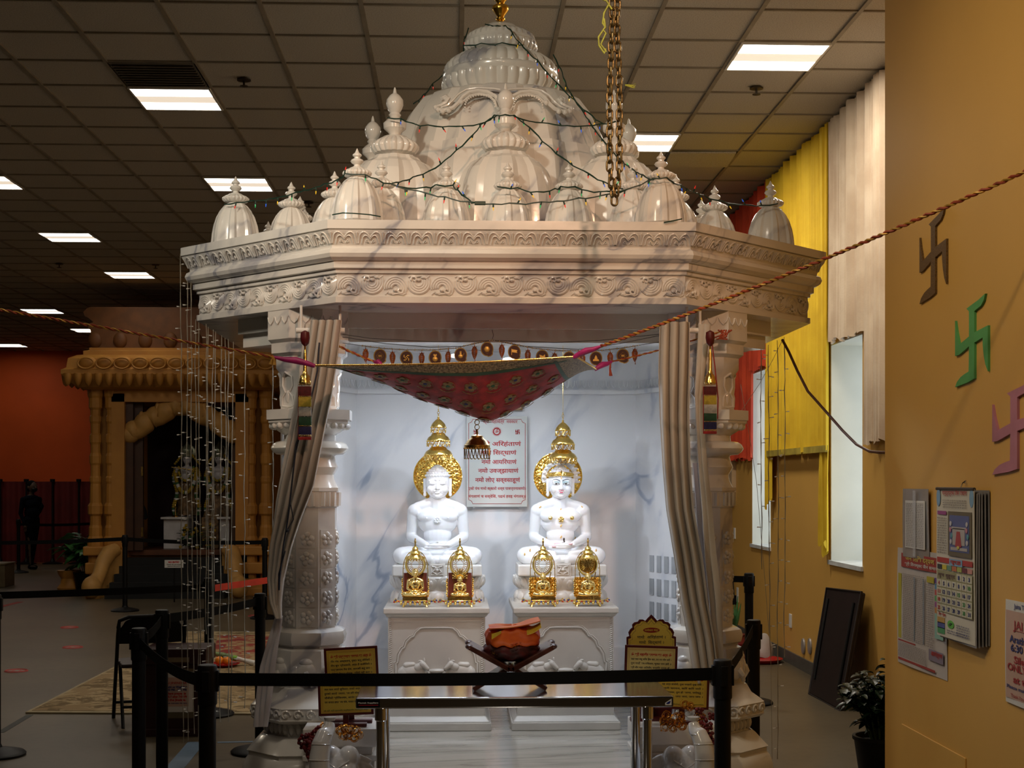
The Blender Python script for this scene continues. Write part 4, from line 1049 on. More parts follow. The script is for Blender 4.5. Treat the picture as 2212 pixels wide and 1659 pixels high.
tag(r.build('twisted_rope', [M_ROPR, M_ROPG]), 'thin twisted rope from the canopy back corner to the right column top', 'rope', 'ropes that hold the canopy')
# ---- small gold bell-shaped parasol under the canopy tip
tip = canopy(.60,.5); bx, by = PY(1030.5,900,tip.y).x, tip.y
t = thing('hanging_parasol', (bx,by,PY(1030,992,by).z), 'dark gold fringed parasol hanging from the canopy tip in front of the plaque', 'hanging parasol')
zt = PY(1030,938,by).z
b = MB(); b.at((bx,by,zt)); b.lathe([(.002,0),(.012,-.003),(.024,-.007),(.026,-.013),(.030,-.018),(.042,-.028),(.050,-.042),(.0545,-.046),(.0545,-.060),(.052,-.062),(.050,-.046),(.03,-.024),(.002,-.014)], 40)
for i in range(30): a = 2*pi*i/30; b.ball((.0545*cos(a), .0545*sin(a), -.060), .003, 6, 5)
b.build('dome', M_BRASS, t)
f = MB(); f.at((bx,by,zt))
for i in range(22):
    a0 = 2*pi*i/22; a1 = a0+2*pi*2/22
    f.tube([(.054*cos(a0+(a1-a0)*q/7), .054*sin(a0+(a1-a0)*q/7), -.061-.044*sin(pi*q/7)**.6) for q in range(8)], .0012, 4)
f.build('fringe', M_BRASS, t)
h = MB(); h.at((bx,by,zt)); h.tube([(0,0,-.01),(0,0,.018)], [.005,.003], 8)
for i, z in enumerate((.030,.050)): h.tube([(.0095*cos(2*pi*j/18), .002*sin(2*pi*j/9), z+.0105*sin(2*pi*j/18)) for j in range(18)], .0018, 5, loop=True)
h.tube([(0,0,.060),(0,0,tip.z-zt+.002)], .001, 5); h.build('hook', M_BRASS, t)
# ---- garland of discs and leaves (toran)
M_DISC = mat('maroon_felt', (.055,.012,.008), .6); M_RIM = mat('antique_gold_rim', (.60,.40,.10), .4, .6); M_LEAF = mat('copper_leaf', (.42,.12,.02), .45, .4, var=.3, vs=60); M_PEARL = mat('dull_gold_pearls', (.36,.29,.16), .5, .2)
YT = 6.36
strp = [(740,741),(783,747),(830,753),(880,756),(935,756),(985,752),(1025,742),(1063,735),(1105,742),(1150,752),(1200,757),(1250,758),(1300,757),(1350,751),(1385,745),(1430,738),(1530,724)]
t = thing('door_garland', (PY(1063,735,YT).x,YT,PY(1063,735,YT).z-.1), 'string of round maroon emblem discs and copper leaves hung across the pavilion opening', 'garland')
s_ = MB(); pp_ = [PY(x,y,YT) for x,y in strp]; s_.tube(pp_, .0014, 5)
s_.tube([PY(740,722,YT),PY(800,731,YT),PY(930,738,YT),PY(1030,737,YT),PY(1063,735,YT)], .0012, 4); s_.tube([PY(740,728,YT),PY(830,742,YT),PY(930,750,YT),PY(1000,748,YT),PY(1063,735,YT)], .0014, 4)
s_.tube([PY(1063,735,YT),PY(1200,740,YT),PY(1300,735,YT),PY(1424,722,YT)], .0014, 4); s_.tube([PY(1063,735,YT),PY(1130,748,YT),PY(1250,755,YT),PY(1340,742,YT),PY(1424,725,YT)], .0014, 4)
s_.tube([PY(1063,712,YT),PY(1066,724,YT),PY(1063,735,YT)], .0012, 4)
s_.build('hanging_wires', M_WIRE, t)
bd = MB()
for a, b in zip(pp_[1:14], pp_[2:15]):
    n = int((b-a).length/.011)
    for k in range(n): bd.ball(a.lerp(b, k/n), .0032 if k % 3 else .0046, 6, 5)
bd.build('bead_string', M_PEARL, t)
def stry(px):
    for (x0,y0),(x1,y1) in zip(strp, strp[1:]):
        if x0 <= px <= x1: return y0+(y1-y0)*(px-x0)/(x1-x0)
items = [(790,'l'),(821,'nm'),(848,'l'),(878,'sw'),(911,'l'),(940,'pot'),(968,'l'),(995,'jug'),(1025,'l'),(1052,'mir'),(1084,'l'),(1111,'flag'),(1140,'l'),(1171,'cow'),(1198,'l'),(1229,'sun'),(1258,'l'),(1287,'tpl'),(1318,'l'),(1345,'nm'),(1371,'l')]
for (px, kind) in items:
    y0 = stry(px); o = PY(px, y0, YT)
    g = MB(); 
    if kind == 'l':
        g.frame(o+Vector((0,-.004,0)), Vector((1,0,0)), Vector((0,0,1)), Vector((0,-1,0)))
        g.tube([(0,0,0),(0,-.010,0)], .001, 4)
        for sd in (-1,1):
            pts = [(0,-.010),(sd*.008,-.018),(sd*.0135,-.030),(sd*.0125,-.045),(sd*.008,-.060),(sd*.002,-.072)]
            g.add([(x,y,.002) for x,y in pts]+[(x*.2,y,.006) for x,y in pts]+[(x,y,-.002) for x,y in pts], [f_ for i in range(5) for f_ in ((i,i+1,i+7,i+6),(i+6,i+7,i+13,i+12),(i,i+12,i+13,i+1))])
            for k in range(6): g.tube([(0,-.020-k*.008,.006),(sd*(.011-.0012*k),-.014-k*.0085,.004)], .0012, 4)
        g.tube([(0,-.010,.006),(0,-.050,.007),(.002,-.078,.003)], .0015, 4); g.ball((.002,-.081,.002), .003, 6, 5)
        g.build('leaf_pendant', M_LEAF, t); continue
    cz = -.036
    g.frame(o+Vector((0,-.004,0)), Vector((1,0,0)), Vector((0,0,1)), Vector((0,-1,0)))
    g.tube([(0,0,0),(0,-.01,0)], .0012, 4)
    out = [(.0270*cos(a), cz+.0305*sin(a)) for a in [2*pi*i/28 for i in range(28)]]
    out = [(x+(.004 if (x > .008 and y < cz-.015) else 0), y-(.004 if (x > .004 and y < cz-.018) else 0)) for x, y in out]
    g.poly(out, -.002, .002); d_ = g.build('emblem_disc', M_DISC, t)
    rm = MB(); rm.frame(o+Vector((0,-.004,0)), Vector((1,0,0)), Vector((0,0,1)), Vector((0,-1,0)))
    rm.tube([(x, y, .002) for x, y in out], .0022, 5, loop=True); z = .0025
    if kind == 'sw': swas(rm, 0, cz, .0125, .0045, z)
    elif kind == 'nm': rm.tube([(0,cz+.017,z),(.016,cz,z),(0,cz-.017,z),(-.016,cz,z)], .0012, 4, loop=True); text(rm, 'जय', 0, cz-.005, .010, .016, z+.001, .02)
    elif kind == 'pot': rm.ball((0,cz-.006,z), (.012,.011,.002), 14, 6); rm.box(-.005,cz+.003,z-.001,.005,cz+.010,z+.001); rm.poly([(-.009,cz+.010),(.009,cz+.010),(.005,cz+.017),(0,cz+.013),(-.005,cz+.017)], z-.001, z+.001)
    elif kind == 'jug': rm.ball((0,cz-.006,z), (.011,.009,.002), 14, 6); rm.box(-.004,cz,z-.001,.004,cz+.010,z+.001); rm.ball((0,cz+.013,z), (.005,.004,.002), 8, 5); rm.tube([(.009,cz-.004,z),(.015,cz+.004,z),(.014,cz+.009,z)], .002, 4)
    elif kind == 'mir': rm.ball((0,cz,z), (.012,.013,.002), 18, 6); rm.tube([(0,cz+.022,z),(.014,cz,z),(0,cz-.022,z),(-.014,cz,z)], .001, 4, loop=True)
    elif kind == 'flag': rm.box(-.013,cz-.014,z-.001,-.011,cz+.014,z+.001); rm.poly([(-.011,cz+.012),(.014,cz+.008),(.010,cz+.002),(.014,cz-.004),(-.011,cz-.001)], z-.001, z+.001)
    elif kind == 'cow': rm.poly([(-.014,cz-.010),(-.010,cz+.004),(-.014,cz+.010),(-.006,cz+.008),(.004,cz+.004),(.012,cz+.012),(.014,cz-.004),(.010,cz-.012),(.006,cz-.004),(-.006,cz-.004),(-.009,cz-.012)], z-.001, z+.001)
    elif kind == 'sun': rm.poly([(-.016,cz-.004)]+[(.016*cos(a), cz-.004+.014*sin(a)) for a in [pi-pi*i/10 for i in range(1,10)]]+[(.016,cz-.004)], z-.001, z+.001)
    elif kind == 'tpl': rm.poly([(-.014,cz-.012),(-.012,cz-.004),(-.006,cz-.002),(-.006,cz+.004),(0,cz+.015),(.006,cz+.004),(.006,cz-.002),(.012,cz-.004),(.014,cz-.012)], z-.001, z+.001)
    rm.build('emblem', M_RIM, d_)
# ---- curtains
M_CURT = mat('greige_curtain', (.52,.48,.43), .85, var=.06, vs=4, bump=.25, bs=260); M_SHEER = mat('pale_liner', (.58,.57,.62), .8, var=.05, bump=.15, bs=150)
def curtain_fn(tab, Y, folds, amp, ph=0, dy=0.0):
    def fn(u, v):
        y = tab[0][0]+(tab[-1][0]-tab[0][0])*v
        for a, b in zip(tab, tab[1:]):
            if a[0] <= y <= b[0]+1e-6: k = (y-a[0])/(b[0]-a[0]); l = a[1]+(b[1]-a[1])*k; r_ = a[2]+(b[2]-a[2])*k; yy = (a[3]+(b[3]-a[3])*k) if len(a) > 3 else 0; break
        x = l+(r_-l)*u; p = PY(x, y, Y+yy); w_ = (r_-l)/70.0
        p.y += amp*min(1,max(.35,w_))*sin(u*folds*2*pi+ph+1.2*sin(v*3))+dy+.004*sin(v*17+u*5); p.x += .006*cos(u*folds*2*pi+ph)
        return p
    return fn
tabL = [(692,668,741),(760,660,733),(850,648,720),(950,628,700),(1050,603,680),(1120,592,652),(1180,581,632),(1250,577,614),(1300,583,607),(1336,597,606)]
t = thing('left_curtain', PY(640,1340,6.08), 'greige curtain gathered and pulled across the left column, tied low', 'curtain')
t.name = 'curtain'
MB().sheet(curtain_fn(tabL, 6.10, 4.5, .026), 110, 60, .003).build('drape', M_CURT, t)
MB().sheet(curtain_fn([(700,657,690),(850,640,668),(950,620,645),(1080,597,622),(1180,585,604),(1300,584,596),(1336,597,603)], 6.165, 2.0, .014, 1), 50, 40, .003).build('rear_layer', M_CURT, t)
MB().sheet(curtain_fn([(1330,596,608),(1380,580,600),(1440,560,592),(1500,552,585),(1570,546,575)], 6.13, 3, .012), 40, 20, .002).build('loose_tail', M_SHEER, t)
ld_ = [PY(x,y,6.05) for x,y in ((690,740),(686,800),(668,880),(640,960),(630,1050),(622,1120),(612,1180),(604,1250),(603,1275))]
c_ = MB(); c_.tube(ld_, .0035, 6); c_.tube([PY(620,1146,6.03),PY(634,1122,6.03),PY(628,1090,6.03)], .0025, 5); c_.ball(PY(620,1146,6.03), (.008,.006,.008), 8, 6); c_.tube([PY(602,1275,6.05),PY(602,1240,6.05),PY(616,1190,6.05)], .003, 5)
c_.build('tie_cord', mat('navy_cord', (.015,.02,.04), .6), t)
t = thing('right_curtain', PY(1530,1440,6.10), 'greige curtain with pale lining hanging straight in front of the right column', 'curtain'); t.name = 'curtain'
MB().sheet(curtain_fn([(696,1423,1492),(800,1421,1492),(900,1424,1490),(1000,1430,1492),(1100,1438,1500),(1200,1454,1518),(1300,1470,1530),(1380,1484,1545),(1475,1497,1556)], 6.10, 3.5, .024), 90, 50, .003).build('drape', M_CURT, t)
MB().sheet(curtain_fn([(700,1508,1532),(850,1500,1514),(1000,1508,1524),(1100,1515,1536),(1200,1520,1545),(1300,1530,1556),(1475,1540,1562)], 6.14, 2, .012), 40, 40, .003).build('rear_layer', M_CURT, t)
MB().sheet(curtain_fn([(1000,1496,1516),(1200,1508,1538),(1300,1520,1556),(1400,1530,1564),(1475,1528,1564)], 6.18, 2.5, .010), 40, 30, .002).build('pale_lining', M_SHEER, t)
for (x0,x1,lab) in ((640,745,'white curtain rod above the left curtain'),(1480,1516,'white curtain rod above the right curtain')):
    a, b = PY(x0,714,6.155), PY(x1,714,6.155); o = MB().tube([a,b], .012, 12)
    for q in (a.lerp(b,.1), a.lerp(b,.9)): o.tube([q, q+Vector((0,.0,ZC-q.z))], .006, 8)
    tag(o.build('curtain_rod', M_WHITE), lab, 'curtain rod')
# ---- tassels of stacked thread
def tassel(px, y0, lab, Y=5.98, top=770, bot=950):
    p = PY(px, top, Y); k = Y/F; t = thing('bead_tassel', PY(px,bot,Y), lab, 'tassel', 'tasselled bead hangings by the curtains')
    z = lambda y: PY(px, y, Y).z; x = p.x; w_ = .0265
    s = MB(); s.at((x,Y,0)); s.lathe([(.004,z(y0)),(.004,z(770))], 8); s.tube([(0,0,z(y0)),(0,0,z(765))], .004, 8)
    s.lathe([(.003,z(752)),(.007,z(765)),(.008,z(800)),(.012,z(808)),(.020,z(812)),(.024,z(822)),(.026,z(827)),(.022,z(830)),(.002,z(828))][::-1], 20); s.build('gold_cap', M_GOLD, t)
    if y0 < 745: MB().at((x,Y,0)).lathe([(.004,z(748)),(.016,z(742)),(.020,z(730)),(.018,z(718)),(.004,z(714))], 14).build('maroon_knot', M_MAROON, t)
    bands = [(835,855,'dark_red_thread',(.11,.008,.01)),(857,878,'yellow_thread',(.50,.38,.04)),(880,898,'white_thread',(.48,.46,.42)),(900,918,'dark_green_thread',(.01,.07,.03)),(921,938,'navy_thread',(.015,.015,.09)),(943,949,'bright_red_thread',(.4,.02,.02))]
    sc = (bot-835)/(949-835.0)
    for i, (a, b, n, c) in enumerate(bands):
        o = MB(); o.at((x,Y,0)); za, zb = z(835+(a-835)*sc), z(835+(b-835)*sc)
        for q in range(12): h = -w_+2*w_*(q+.5)/12; o.tube([(h,-.006,za),(h,-.008,(za+zb)/2),(h,-.006,zb)], .0028, 6)
        o.box(-w_,-.005,zb,w_,.006,za); o.build('thread_band', mat(n, c, .6, var=.2, vs=60), t)
    g = MB(); g.at((x,Y,0))
    for yy in (831,856,919.5,940.5):
        zz = z(835+(yy-835)*sc)
        for q in range(9): g.ball((-w_+2*w_*(q+.5)/9,-.009,zz), (.0024,.0024,.005 if yy > 930 else .003), 6, 5)
    g.build('gold_beads', M_GOLDP, t)
    e = MB(); e.tube([(x-w_-.002,Y+.004,z(835)),(x-w_-.002,Y+.004,z(bot))], .0022, 5); 
    if px > 1000: e.tube([(x+.006,Y,z(735)),(x+.020,Y,z(790)),(x+.034,Y,z(860)),(x+.032,Y,z(905))], .003, 5)
    e.build('red_side_cord', mat('red_cord', (.3,.02,.015), .6), t)
tassel(659, 716, 'striped thread tassel with gold cap hanging in front of the left curtain', 5.98, 770, 950)
tassel(1534, 730, 'striped thread tassel with gold cap hanging beside the right curtain', 6.02, 770, 937)
# ---- heavy chain
M_CHAIN = mat('brass_plated_chain', (.24,.18,.08), .36, .85, var=.2, vs=80, bump=.3, bs=150)
ch_ = thing('hanging_chain', P(1327,445,5.3), 'doubled heavy brass chain hanging down from the ceiling in front of the roof', 'chain')
lk = None; fwdC = 5.3
def linkmesh():
    m_ = MB(); pts = []
    for k in range(20):
        a = 2*pi*k/20; pts.append((.0112*cos(a), 0, .0095*(1 if sin(a) > 0 else -1)*(1 if abs(sin(a)) > .01 else 0)+.0112*sin(a)))
    return m_.tube(pts, .0044, 8, loop=True)
def place(loc, rz, ry=0):
    global lk
    if lk is None:
        lk = linkmesh().build('chain_link', M_CHAIN, None, origin=(0,0,0)); lk.parent = ch_; o = lk
    else: o = lk.copy(); COL.objects.link(o)
    o.location = Vector(loc)-ch_.location; o.rotation_euler = (0, ry, rz); return o
xa0, xb0 = 1318, 1337
zlow = P(1327,434,5.3).z; pit = .032
place(P(1327,432,5.3), .15)
for side, xt, xm in ((0,1319,1317),(1,1333,1338)):
    for k in range(22):
        y = 414-k*18.4; f_ = min(1, k/4); x = 1327+((xm if True else xt)-1327)*min(1,.45+.2*k)
        if k > 12: x += (1 if side == 0 else -1)*(k-12)*.7
        place(P(x, y, 5.3+(.008 if side else -.008)), (pi/2 if k % 2 == 0 else 0)+.2*sin(k*1.7+side)+.35, .05*sin(k*2.1))
up = MB(); zt_ = P(1327,10,5.3).z
for side in (-1,1):
    k = 0; z = zt_
    b0 = P(1322 if side < 0 else 1334, 10, 5.3)
    while z < H-.02:
        up.at((b0.x, b0.y+.006*side, z), rz=(pi/2 if k % 2 else 0)+.3); up.join(linkmesh()); z += pit; k += 1
up.at(); up.tube([(b0.x-.01,b0.y,H-.05),(b0.x-.01,b0.y,H)], .008, 8)
uo = up.build('upper_chain', M_CHAIN, ch_); uo['kind'] = 'stuff'
M_YG = mat('yellow_green_ribbon', (.42,.46,.06), .6, var=.2, vs=40)
rb = MB(); fw = 5.27
for pts in (((1322,20),(1310,2),(1290,-6),(1285,-20)),((1316,8),(1305,28),(1302,50),(1308,60),(1305,40)),((1308,58),(1293,80),(1294,98),(1306,116),(1308,105)),((1303,65),(1309,72),(1298,96),(1310,112))): rb.tube([P(x,y,fw) for x,y in pts], .0035, 6)
for k in range(7): rb.tube([P(1350,184,fw), P(1360+k*2,183+((k*5)%9),fw), P(1366+(k*7)%14,190-(k*11)%12+k,fw)], [.003,.0015,.0008], 5)
tag(rb.build('tied_ribbon', M_YG), 'yellow green ribbon knotted round the brass chain near the ceiling', 'ribbon')
# ---- coloured string lights on the roof
BC = {'red_bulb':(.8,.03,.02),'green_bulb':(.02,.5,.15),'blue_bulb':(.03,.15,.9),'yellow_bulb':(.9,.55,.03)}
BM = [mat(k, c, .2, var=0, emit=c, es=.35) for k, c in BC.items()]
bp = []
def bulb(par, loc, rz, tilt, ci):
    if len(bp) <= ci:
        m_ = MB(); m_.lathe([(.0033,.0),(.0036,-.003),(.0036,-.015),(.0026,-.017)], 8); m_.cm = 1; m_.lathe([(.0024,-.016),(.0027,-.021),(.0016,-.029),(.0003,-.033)], 8)
        o = m_.build('bulb', [M_GREENW, BM[ci]], None, origin=(0,0,0)); bp.append(o)
    else: o = bp[ci].copy(); COL.objects.link(o)
    o.parent = par; o.location = Vector(loc)-par.location; o.rotation_euler = (tilt, 0, rz)
def strand(lab, paths, r=.0030):
    q = paths[0][0]; t = thing('string_lights', P(*q), lab, 'string lights', 'green wire string lights on the pavilion roof')
    w_ = MB()
    ii = 0
    for path in paths:
        P_ = [P(*p) for p in path]; D = []
        for a, b in zip(P_, P_[1:]):
            n = max(2, int((b-a).length/.03))
            for k in range(n):
                tt = k/n; D.append(a.lerp(b, tt)+Vector((.0015*sin(len(D)*1.9),.002*cos(len(D)*1.3),-.006*sin(pi*tt)+.002*sin(len(D)*2.3))))
        D.append(P_[-1]); w_.tube(D, r, 5); w_.tube([p+Vector((.0018,-.001,.0022*sin(i*1.1))) for i, p in enumerate(D)], r*.7, 5)
        for k in range(2, len(D)-1, 3):
            bulb(t, D[k], random.uniform(0,6.28), random.choice((.1,.3,.6,2.6,.2,-.4)), ii % 4 if len(bp) < 4 else random.randrange(4)); ii += 1
    w_.build('wire', M_GREENW, t); return t
Yt = 6.2
strand('string lights swagged low along the front row of small domes, left to right', [
 [(484,441,6.78),(511,437,6.76),(545,433,6.75),(590,428,6.6),(640,415,6.5),(700,398,6.35),(738,383,6.22),(745,374,6.20),(790,376,6.20),(812,386,6.22),(845,398,6.25),(905,412,6.25),(960,425,6.22),(1030,438,6.2),(1100,439,6.2),(1170,436,6.2),(1250,428,6.2),(1312,419,6.2),(1350,410,6.25),(1400,390,6.25),(1410,384,6.24),(1440,384,6.24),(1470,400,6.4),(1520,422,6.7),(1560,435,6.75),(1610,442,6.8),(1645,443,6.86),(1680,440,6.88)],
 [(846,398,6.3),(880,406,6.35),(920,404,6.38),(942,400,6.42),(978,400,6.42),(990,412,6.3),(1012,430,6.23),(1030,438,6.2)],
 [(1074,403,6.42),(1118,406,6.42),(1160,415,6.35),(1200,408,6.38),(1210,403,6.42),(1242,403,6.42),(1270,412,6.36),(1310,413,6.3),(1350,411,6.26)]])
o = MB().at(tuple(P(1037,439,6.19)), ry=0).box(-.024,-.008,-.008,.024,.008,.008); o.tube([(-.02,0,.004),(-.04,0,.0)], .004, 6)
tag(o.at().build('plug_connector', M_GREENW, bevel=.003), 'dark green plug joining the string lights at the middle of the roof edge', 'plug')
strand('string lights rising in a triangle from the small domes to the middle dome finial', [
 [(846,396,6.32),(900,380,6.5),(940,362,6.55),(985,325,6.58),(1012,300,6.6),(1040,268,6.65),(1068,249,6.70),(1090,247,6.69),(1112,249,6.70),(1145,275,6.65),(1190,320,6.6),(1225,348,6.55),(1260,368,6.5),(1312,396,6.4),(1345,408,6.3)]])
strand('string lights strung high between the three large finials in front of the main dome', [
 [(836,254,6.84),(866,256,6.84),(890,266,6.8),(925,271,6.8),(985,272,6.8),(1035,268,6.75),(1060,255,6.72),(1074,249,6.71)],[(1108,249,6.71),(1130,258,6.75),(1170,264,6.8),(1240,272,6.8),(1295,268,6.85),(1330,262,6.86)]])
strand('string lights wound round the dome crown and running down its right side', [
 [(1048,52,7.50),(1075,56,7.44),(1092,54,7.46),(1102,64,7.40),(1125,95,7.3),(1160,130,7.22),(1210,186,7.10),(1240,215,7.08),(1270,243,7.06),(1305,268,7.0)],
 [(1195,118,7.35),(1212,150,7.30),(1226,190,7.14),(1262,245,7.08),(1300,300,6.9),(1345,350,6.7),(1395,382,6.35),(1412,388,6.26)],
 [(1012,60,7.56),(1003,85,7.6),(1001,112,7.6)],[(966,140,7.6),(957,160,7.6),(962,178,7.6)],[(1000,98,7.46),(1040,94,7.40),(1085,93,7.38),(1130,97,7.41)]])
strand('string lights loop hanging off the left side of the main dome', [[(960,158,7.62),(935,180,7.6),(915,205,7.5),(893,224,7.4)]])
strand('dark wire loop lying round the foot of the front left small dome', [[(719,462,6.14),(735,460,6.12),(760,461,6.1),(800,463,6.12),(820,468,6.14)]]) if False else None
w_ = MB().tube([P(718,464,6.13),P(740,460,6.1),(P(765,461,6.09)),P(800,464,6.1),P(822,468,6.13)], .0028, 5); tag(w_.build('loose_wire', M_GREENW), 'green wire looped round the foot of the front left small dome', 'wire')
w_ = MB().tube([P(1434,482,6.0)+Vector((0,0,.003)),P(1455,480,6.0)+Vector((0,0,.006)),P(1473,475,6.02)+Vector((0,0,.004))], .0028, 5); tag(w_.build('loose_wire', M_GREENW), 'short green wire end lying by the front right small dome', 'wire')
# ================================================================ TABLE, BOOK, PLACARDS, ELEPHANTS, BARRIERS
def fx(px, fwd): p = P(px, HZ, fwd); return p.x, p.y
# ---- steel worktable
ty0, ty1 = PY(1111,1508,5.50).y, 5.98
tx0, tx1 = PY(768,1508,5.50).x, PY(1455,1508,5.50).x; tz = PY(768,1508,5.50).z
t = thing('steel_worktable', ((tx0+tx1)/2,(5.5+5.98)/2,0), 'stainless steel worktable with round legs standing before the pavilion', 'table')
o = MB(); o.box(tx0,5.50,tz-.043,tx1,5.98,tz)
o.build('tabletop', M_STEEL, t, bevel=.006)
for (x, y) in ((tx0+.095,5.56),(tx1-.095,5.56),(tx0+.095,5.92),(tx1-.095,5.92)):
    l = MB(); l.at((x,y,0)); l.lathe([(.014,0),(.016,.03),(.019,.035),(.019,tz-.10),(.024,tz-.095),(.024,tz-.043)], 20); l.build('leg', M_STEEL, t)
MB().box(tx0+.08,5.55,.20,tx1-.08,5.93,.235).build('undershelf', M_STEEL, t, bevel=.004)
st = MB(); st.frame(Vector((tx0,5.50,tz-.022)), Vector((1,0,0)), Vector((0,0,1)), Vector((0,-1,0)))
st.box(.005,-.0155,.0,.094,.0155,.0012); so = st.build('black_label', mat('label_black', (.004,.004,.005), .25, var=0), t); so['label'] = 'black maker label on the table edge'
st = MB(); st.frame(Vector((tx0,5.50,tz-.022)), Vector((1,0,0)), Vector((0,0,1)), Vector((0,-1,0)))
text(st, 'Plastek Suppliers', .049, .001, .0050, .078, .0016, .03); st.build('white_lettering', M_WHITE, so)
st = MB(); st.frame(Vector((tx0,5.50,tz-.022)), Vector((1,0,0)), Vector((0,0,1)), Vector((0,-1,0)))
st.box(.012,-.0070,.0012,.088,-.0045,.0017); st.build('red_line', mat('red_print', (.45,.01,.02), .4, var=0), so)
st = MB(); st.frame(Vector((tx1,5.50,tz-.022)), Vector((1,0,0)), Vector((0,0,1)), Vector((0,-1,0)))
st.poly([(-.033,-.013),(-.033,-.004),(-.008,.012),(-.008,-.013)], 0, .0012); so = st.build('silver_label', M_WHITE, t)
st = MB(); st.frame(Vector((tx1,5.50,tz-.022)), Vector((1,0,0)), Vector((0,0,1)), Vector((0,-1,0)))
st.poly([(-.030,-.006),(-.022,.000),(-.011,.005),(-.015,-.006),(-.022,-.009)], .0012, .0018); st.build('blue_mark', mat('blue_print', (.01,.02,.2), .4, var=0), so)
# ---- folding book stand with wrapped scripture
M_WOOD = mat('dark_reddish_wood', (.10,.028,.018), .35, var=.25, vs=20, bump=.1)
bY = 5.74; bc = PY(1100,1480,bY).x; bz = tz
t = thing('book_stand', (bc,bY,bz), 'dark carved wooden X-shaped book stand standing on the steel table', 'book stand')
def slat(a, b, th, w, taper=1.0):
    m_ = MB(); a = Vector(a); b = Vector(b); d = (b-a).normalized(); n = Vector((-d.z,0,d.x))*th/2
    y0, y1 = bY-w/2, bY+w/2
    def q(p, y): return [(p.x+n.x,y,p.z+n.z),(p.x-n.x,y,p.z-n.z)]
    A = q(a,y0)+q(a,y1)[::-1]; B = q(b,y0)+q(b,y1)[::-1]; m_.hexa(A, B); return m_
zb = lambda y: PY(1100,y,bY).z; xb = lambda px: PY(px,1400,bY).x
for s, (xt, xf) in ((-1,(1013,1178)),(1,(1193,1022))):
    m_ = slat((xb(xt),0,zb(1392)), (xb(1102+s*2),0,zb(1441)), .020, .20); m_.join(slat((xb(1102),0,zb(1436)), (xb(xf),0,bz+.006), .018, .16)) 
    ex = Vector((xb(xt),0,zb(1392)))
    m_.at((ex.x, bY, ex.z)); m_.ball((0,-.07,0), (.016,.035,.012), 10, 8); m_.ball((0,.07,0), (.016,.035,.012), 10, 8); m_.at()
    m_.build('crossed_board', M_WOOD, t, bevel=.003)
h = MB(); h.tube([(xb(1102),bY-.10,zb(1437)),(xb(1102),bY+.10,zb(1437))], .013, 12); h.build('hinge', M_WOOD, t)
# cloth bundle: rounded block, wrapped
def bundle(cx, cy, cz, w, d, h, n, seed, flat=1.0):
    m_ = MB(); random.seed(seed); NN = 48; R = []
    ph = [random.uniform(0,6.28) for _ in range(8)]
    for j in range(11):
        t_ = j/10; q = (1-abs(2*t_-1)**4)**.5 if 0 < j < 10 else .02; q = max(q,.05); ring = []
        for i in range(NN):
            a = 2*pi*i/NN; ca, sa = cos(a), sin(a); sq = (abs(ca)**n+abs(sa)**n)**(-1/n)
            wr = 1+.035*sin(a*5+ph[0]+t_*3)+.03*sin(a*9+ph[1]-t_*5)+.02*sin(t_*17+a*2+ph[2])
            ring.append((cx+w*sq*ca*q*wr, cy+d*sq*sa*q*wr, cz+h*(t_-.0)+.006*sin(a*3+ph[3])*(t_)+.004*sin(a*11+ph[4])*flat))
        R.append(ring)
    m_.rings(R); return m_
M_OCL = mat('orange_cloth', (.80,.15,.012), .6, var=.3, vs=8, bump=.5, bs=25, col2=(.55,.05,.008)); M_RCL = mat('dark_red_brocade', (.12,.008,.010), .6, var=.4, vs=25, bump=.5, bs=40)
M_YCL = mat('yellow_cloth', (.75,.50,.03), .6, var=.2, vs=12, bump=.3, bs=40)
t2 = thing('wrapped_book', (xb(1106),bY,zb(1437)), 'scripture wrapped in orange and dark red cloth resting on the book stand', 'wrapped book')
b_ = bundle(xb(1105), bY, zb(1427), (xb(1165)-xb(1046))/2, .085, zb(1386)-zb(1427), 3.0, 3); b_.build('red_wrap', M_RCL, t2)
b2 = bundle(xb(1108), bY-.002, zb(1400), (xb(1165)-xb(1049))/2, .082, zb(1352)-zb(1400), 3.4, 5); b2.build('orange_wrap', M_OCL, t2)
fl = MB(); fl.sheet(lambda u,v: Vector((xb(1056+u*109), bY-.078+v*.15, zb(1356-16*u**2.2-2*sin(u*9)*v)+.004)), 24, 10, .004); fl.build('orange_flap', mat('deep_orange_cloth', (.62,.15,.015), .75, var=.3, vs=9, bump=.5, bs=25, col2=(.50,.06,.008)), t2)
fl = MB(); fl.sheet(lambda u,v: Vector((xb(1136+u*30), bY-.094+v*.05-.004*u, zb(1353-11*u**2+ (13-5*u)*(1-v)))), 10, 6, .003); fl.build('yellow_flap', M_YCL, t2)
fl = MB(); fl.sheet(lambda u,v: Vector((xb(1061+u*20), bY-.088-.004*sin(pi*u), zb(1364-6*u+12*v*(1-.6*u)))), 8, 6, .003); fl.build('yellow_corner', M_YCL, t2)
g_ = MB(); random.seed(4)
for k in range(46): q = random.choice(((1066,1406),(1108,1392),(1116,1391),(1060,1404))); g_.ball((xb(q[0]+random.uniform(-6,8)), bY-.088-random.uniform(0,.003), zb(q[1]+random.uniform(-3,3))), .0016, 5, 4)
g_.build('gold_sequins', M_GOLDP, t2)
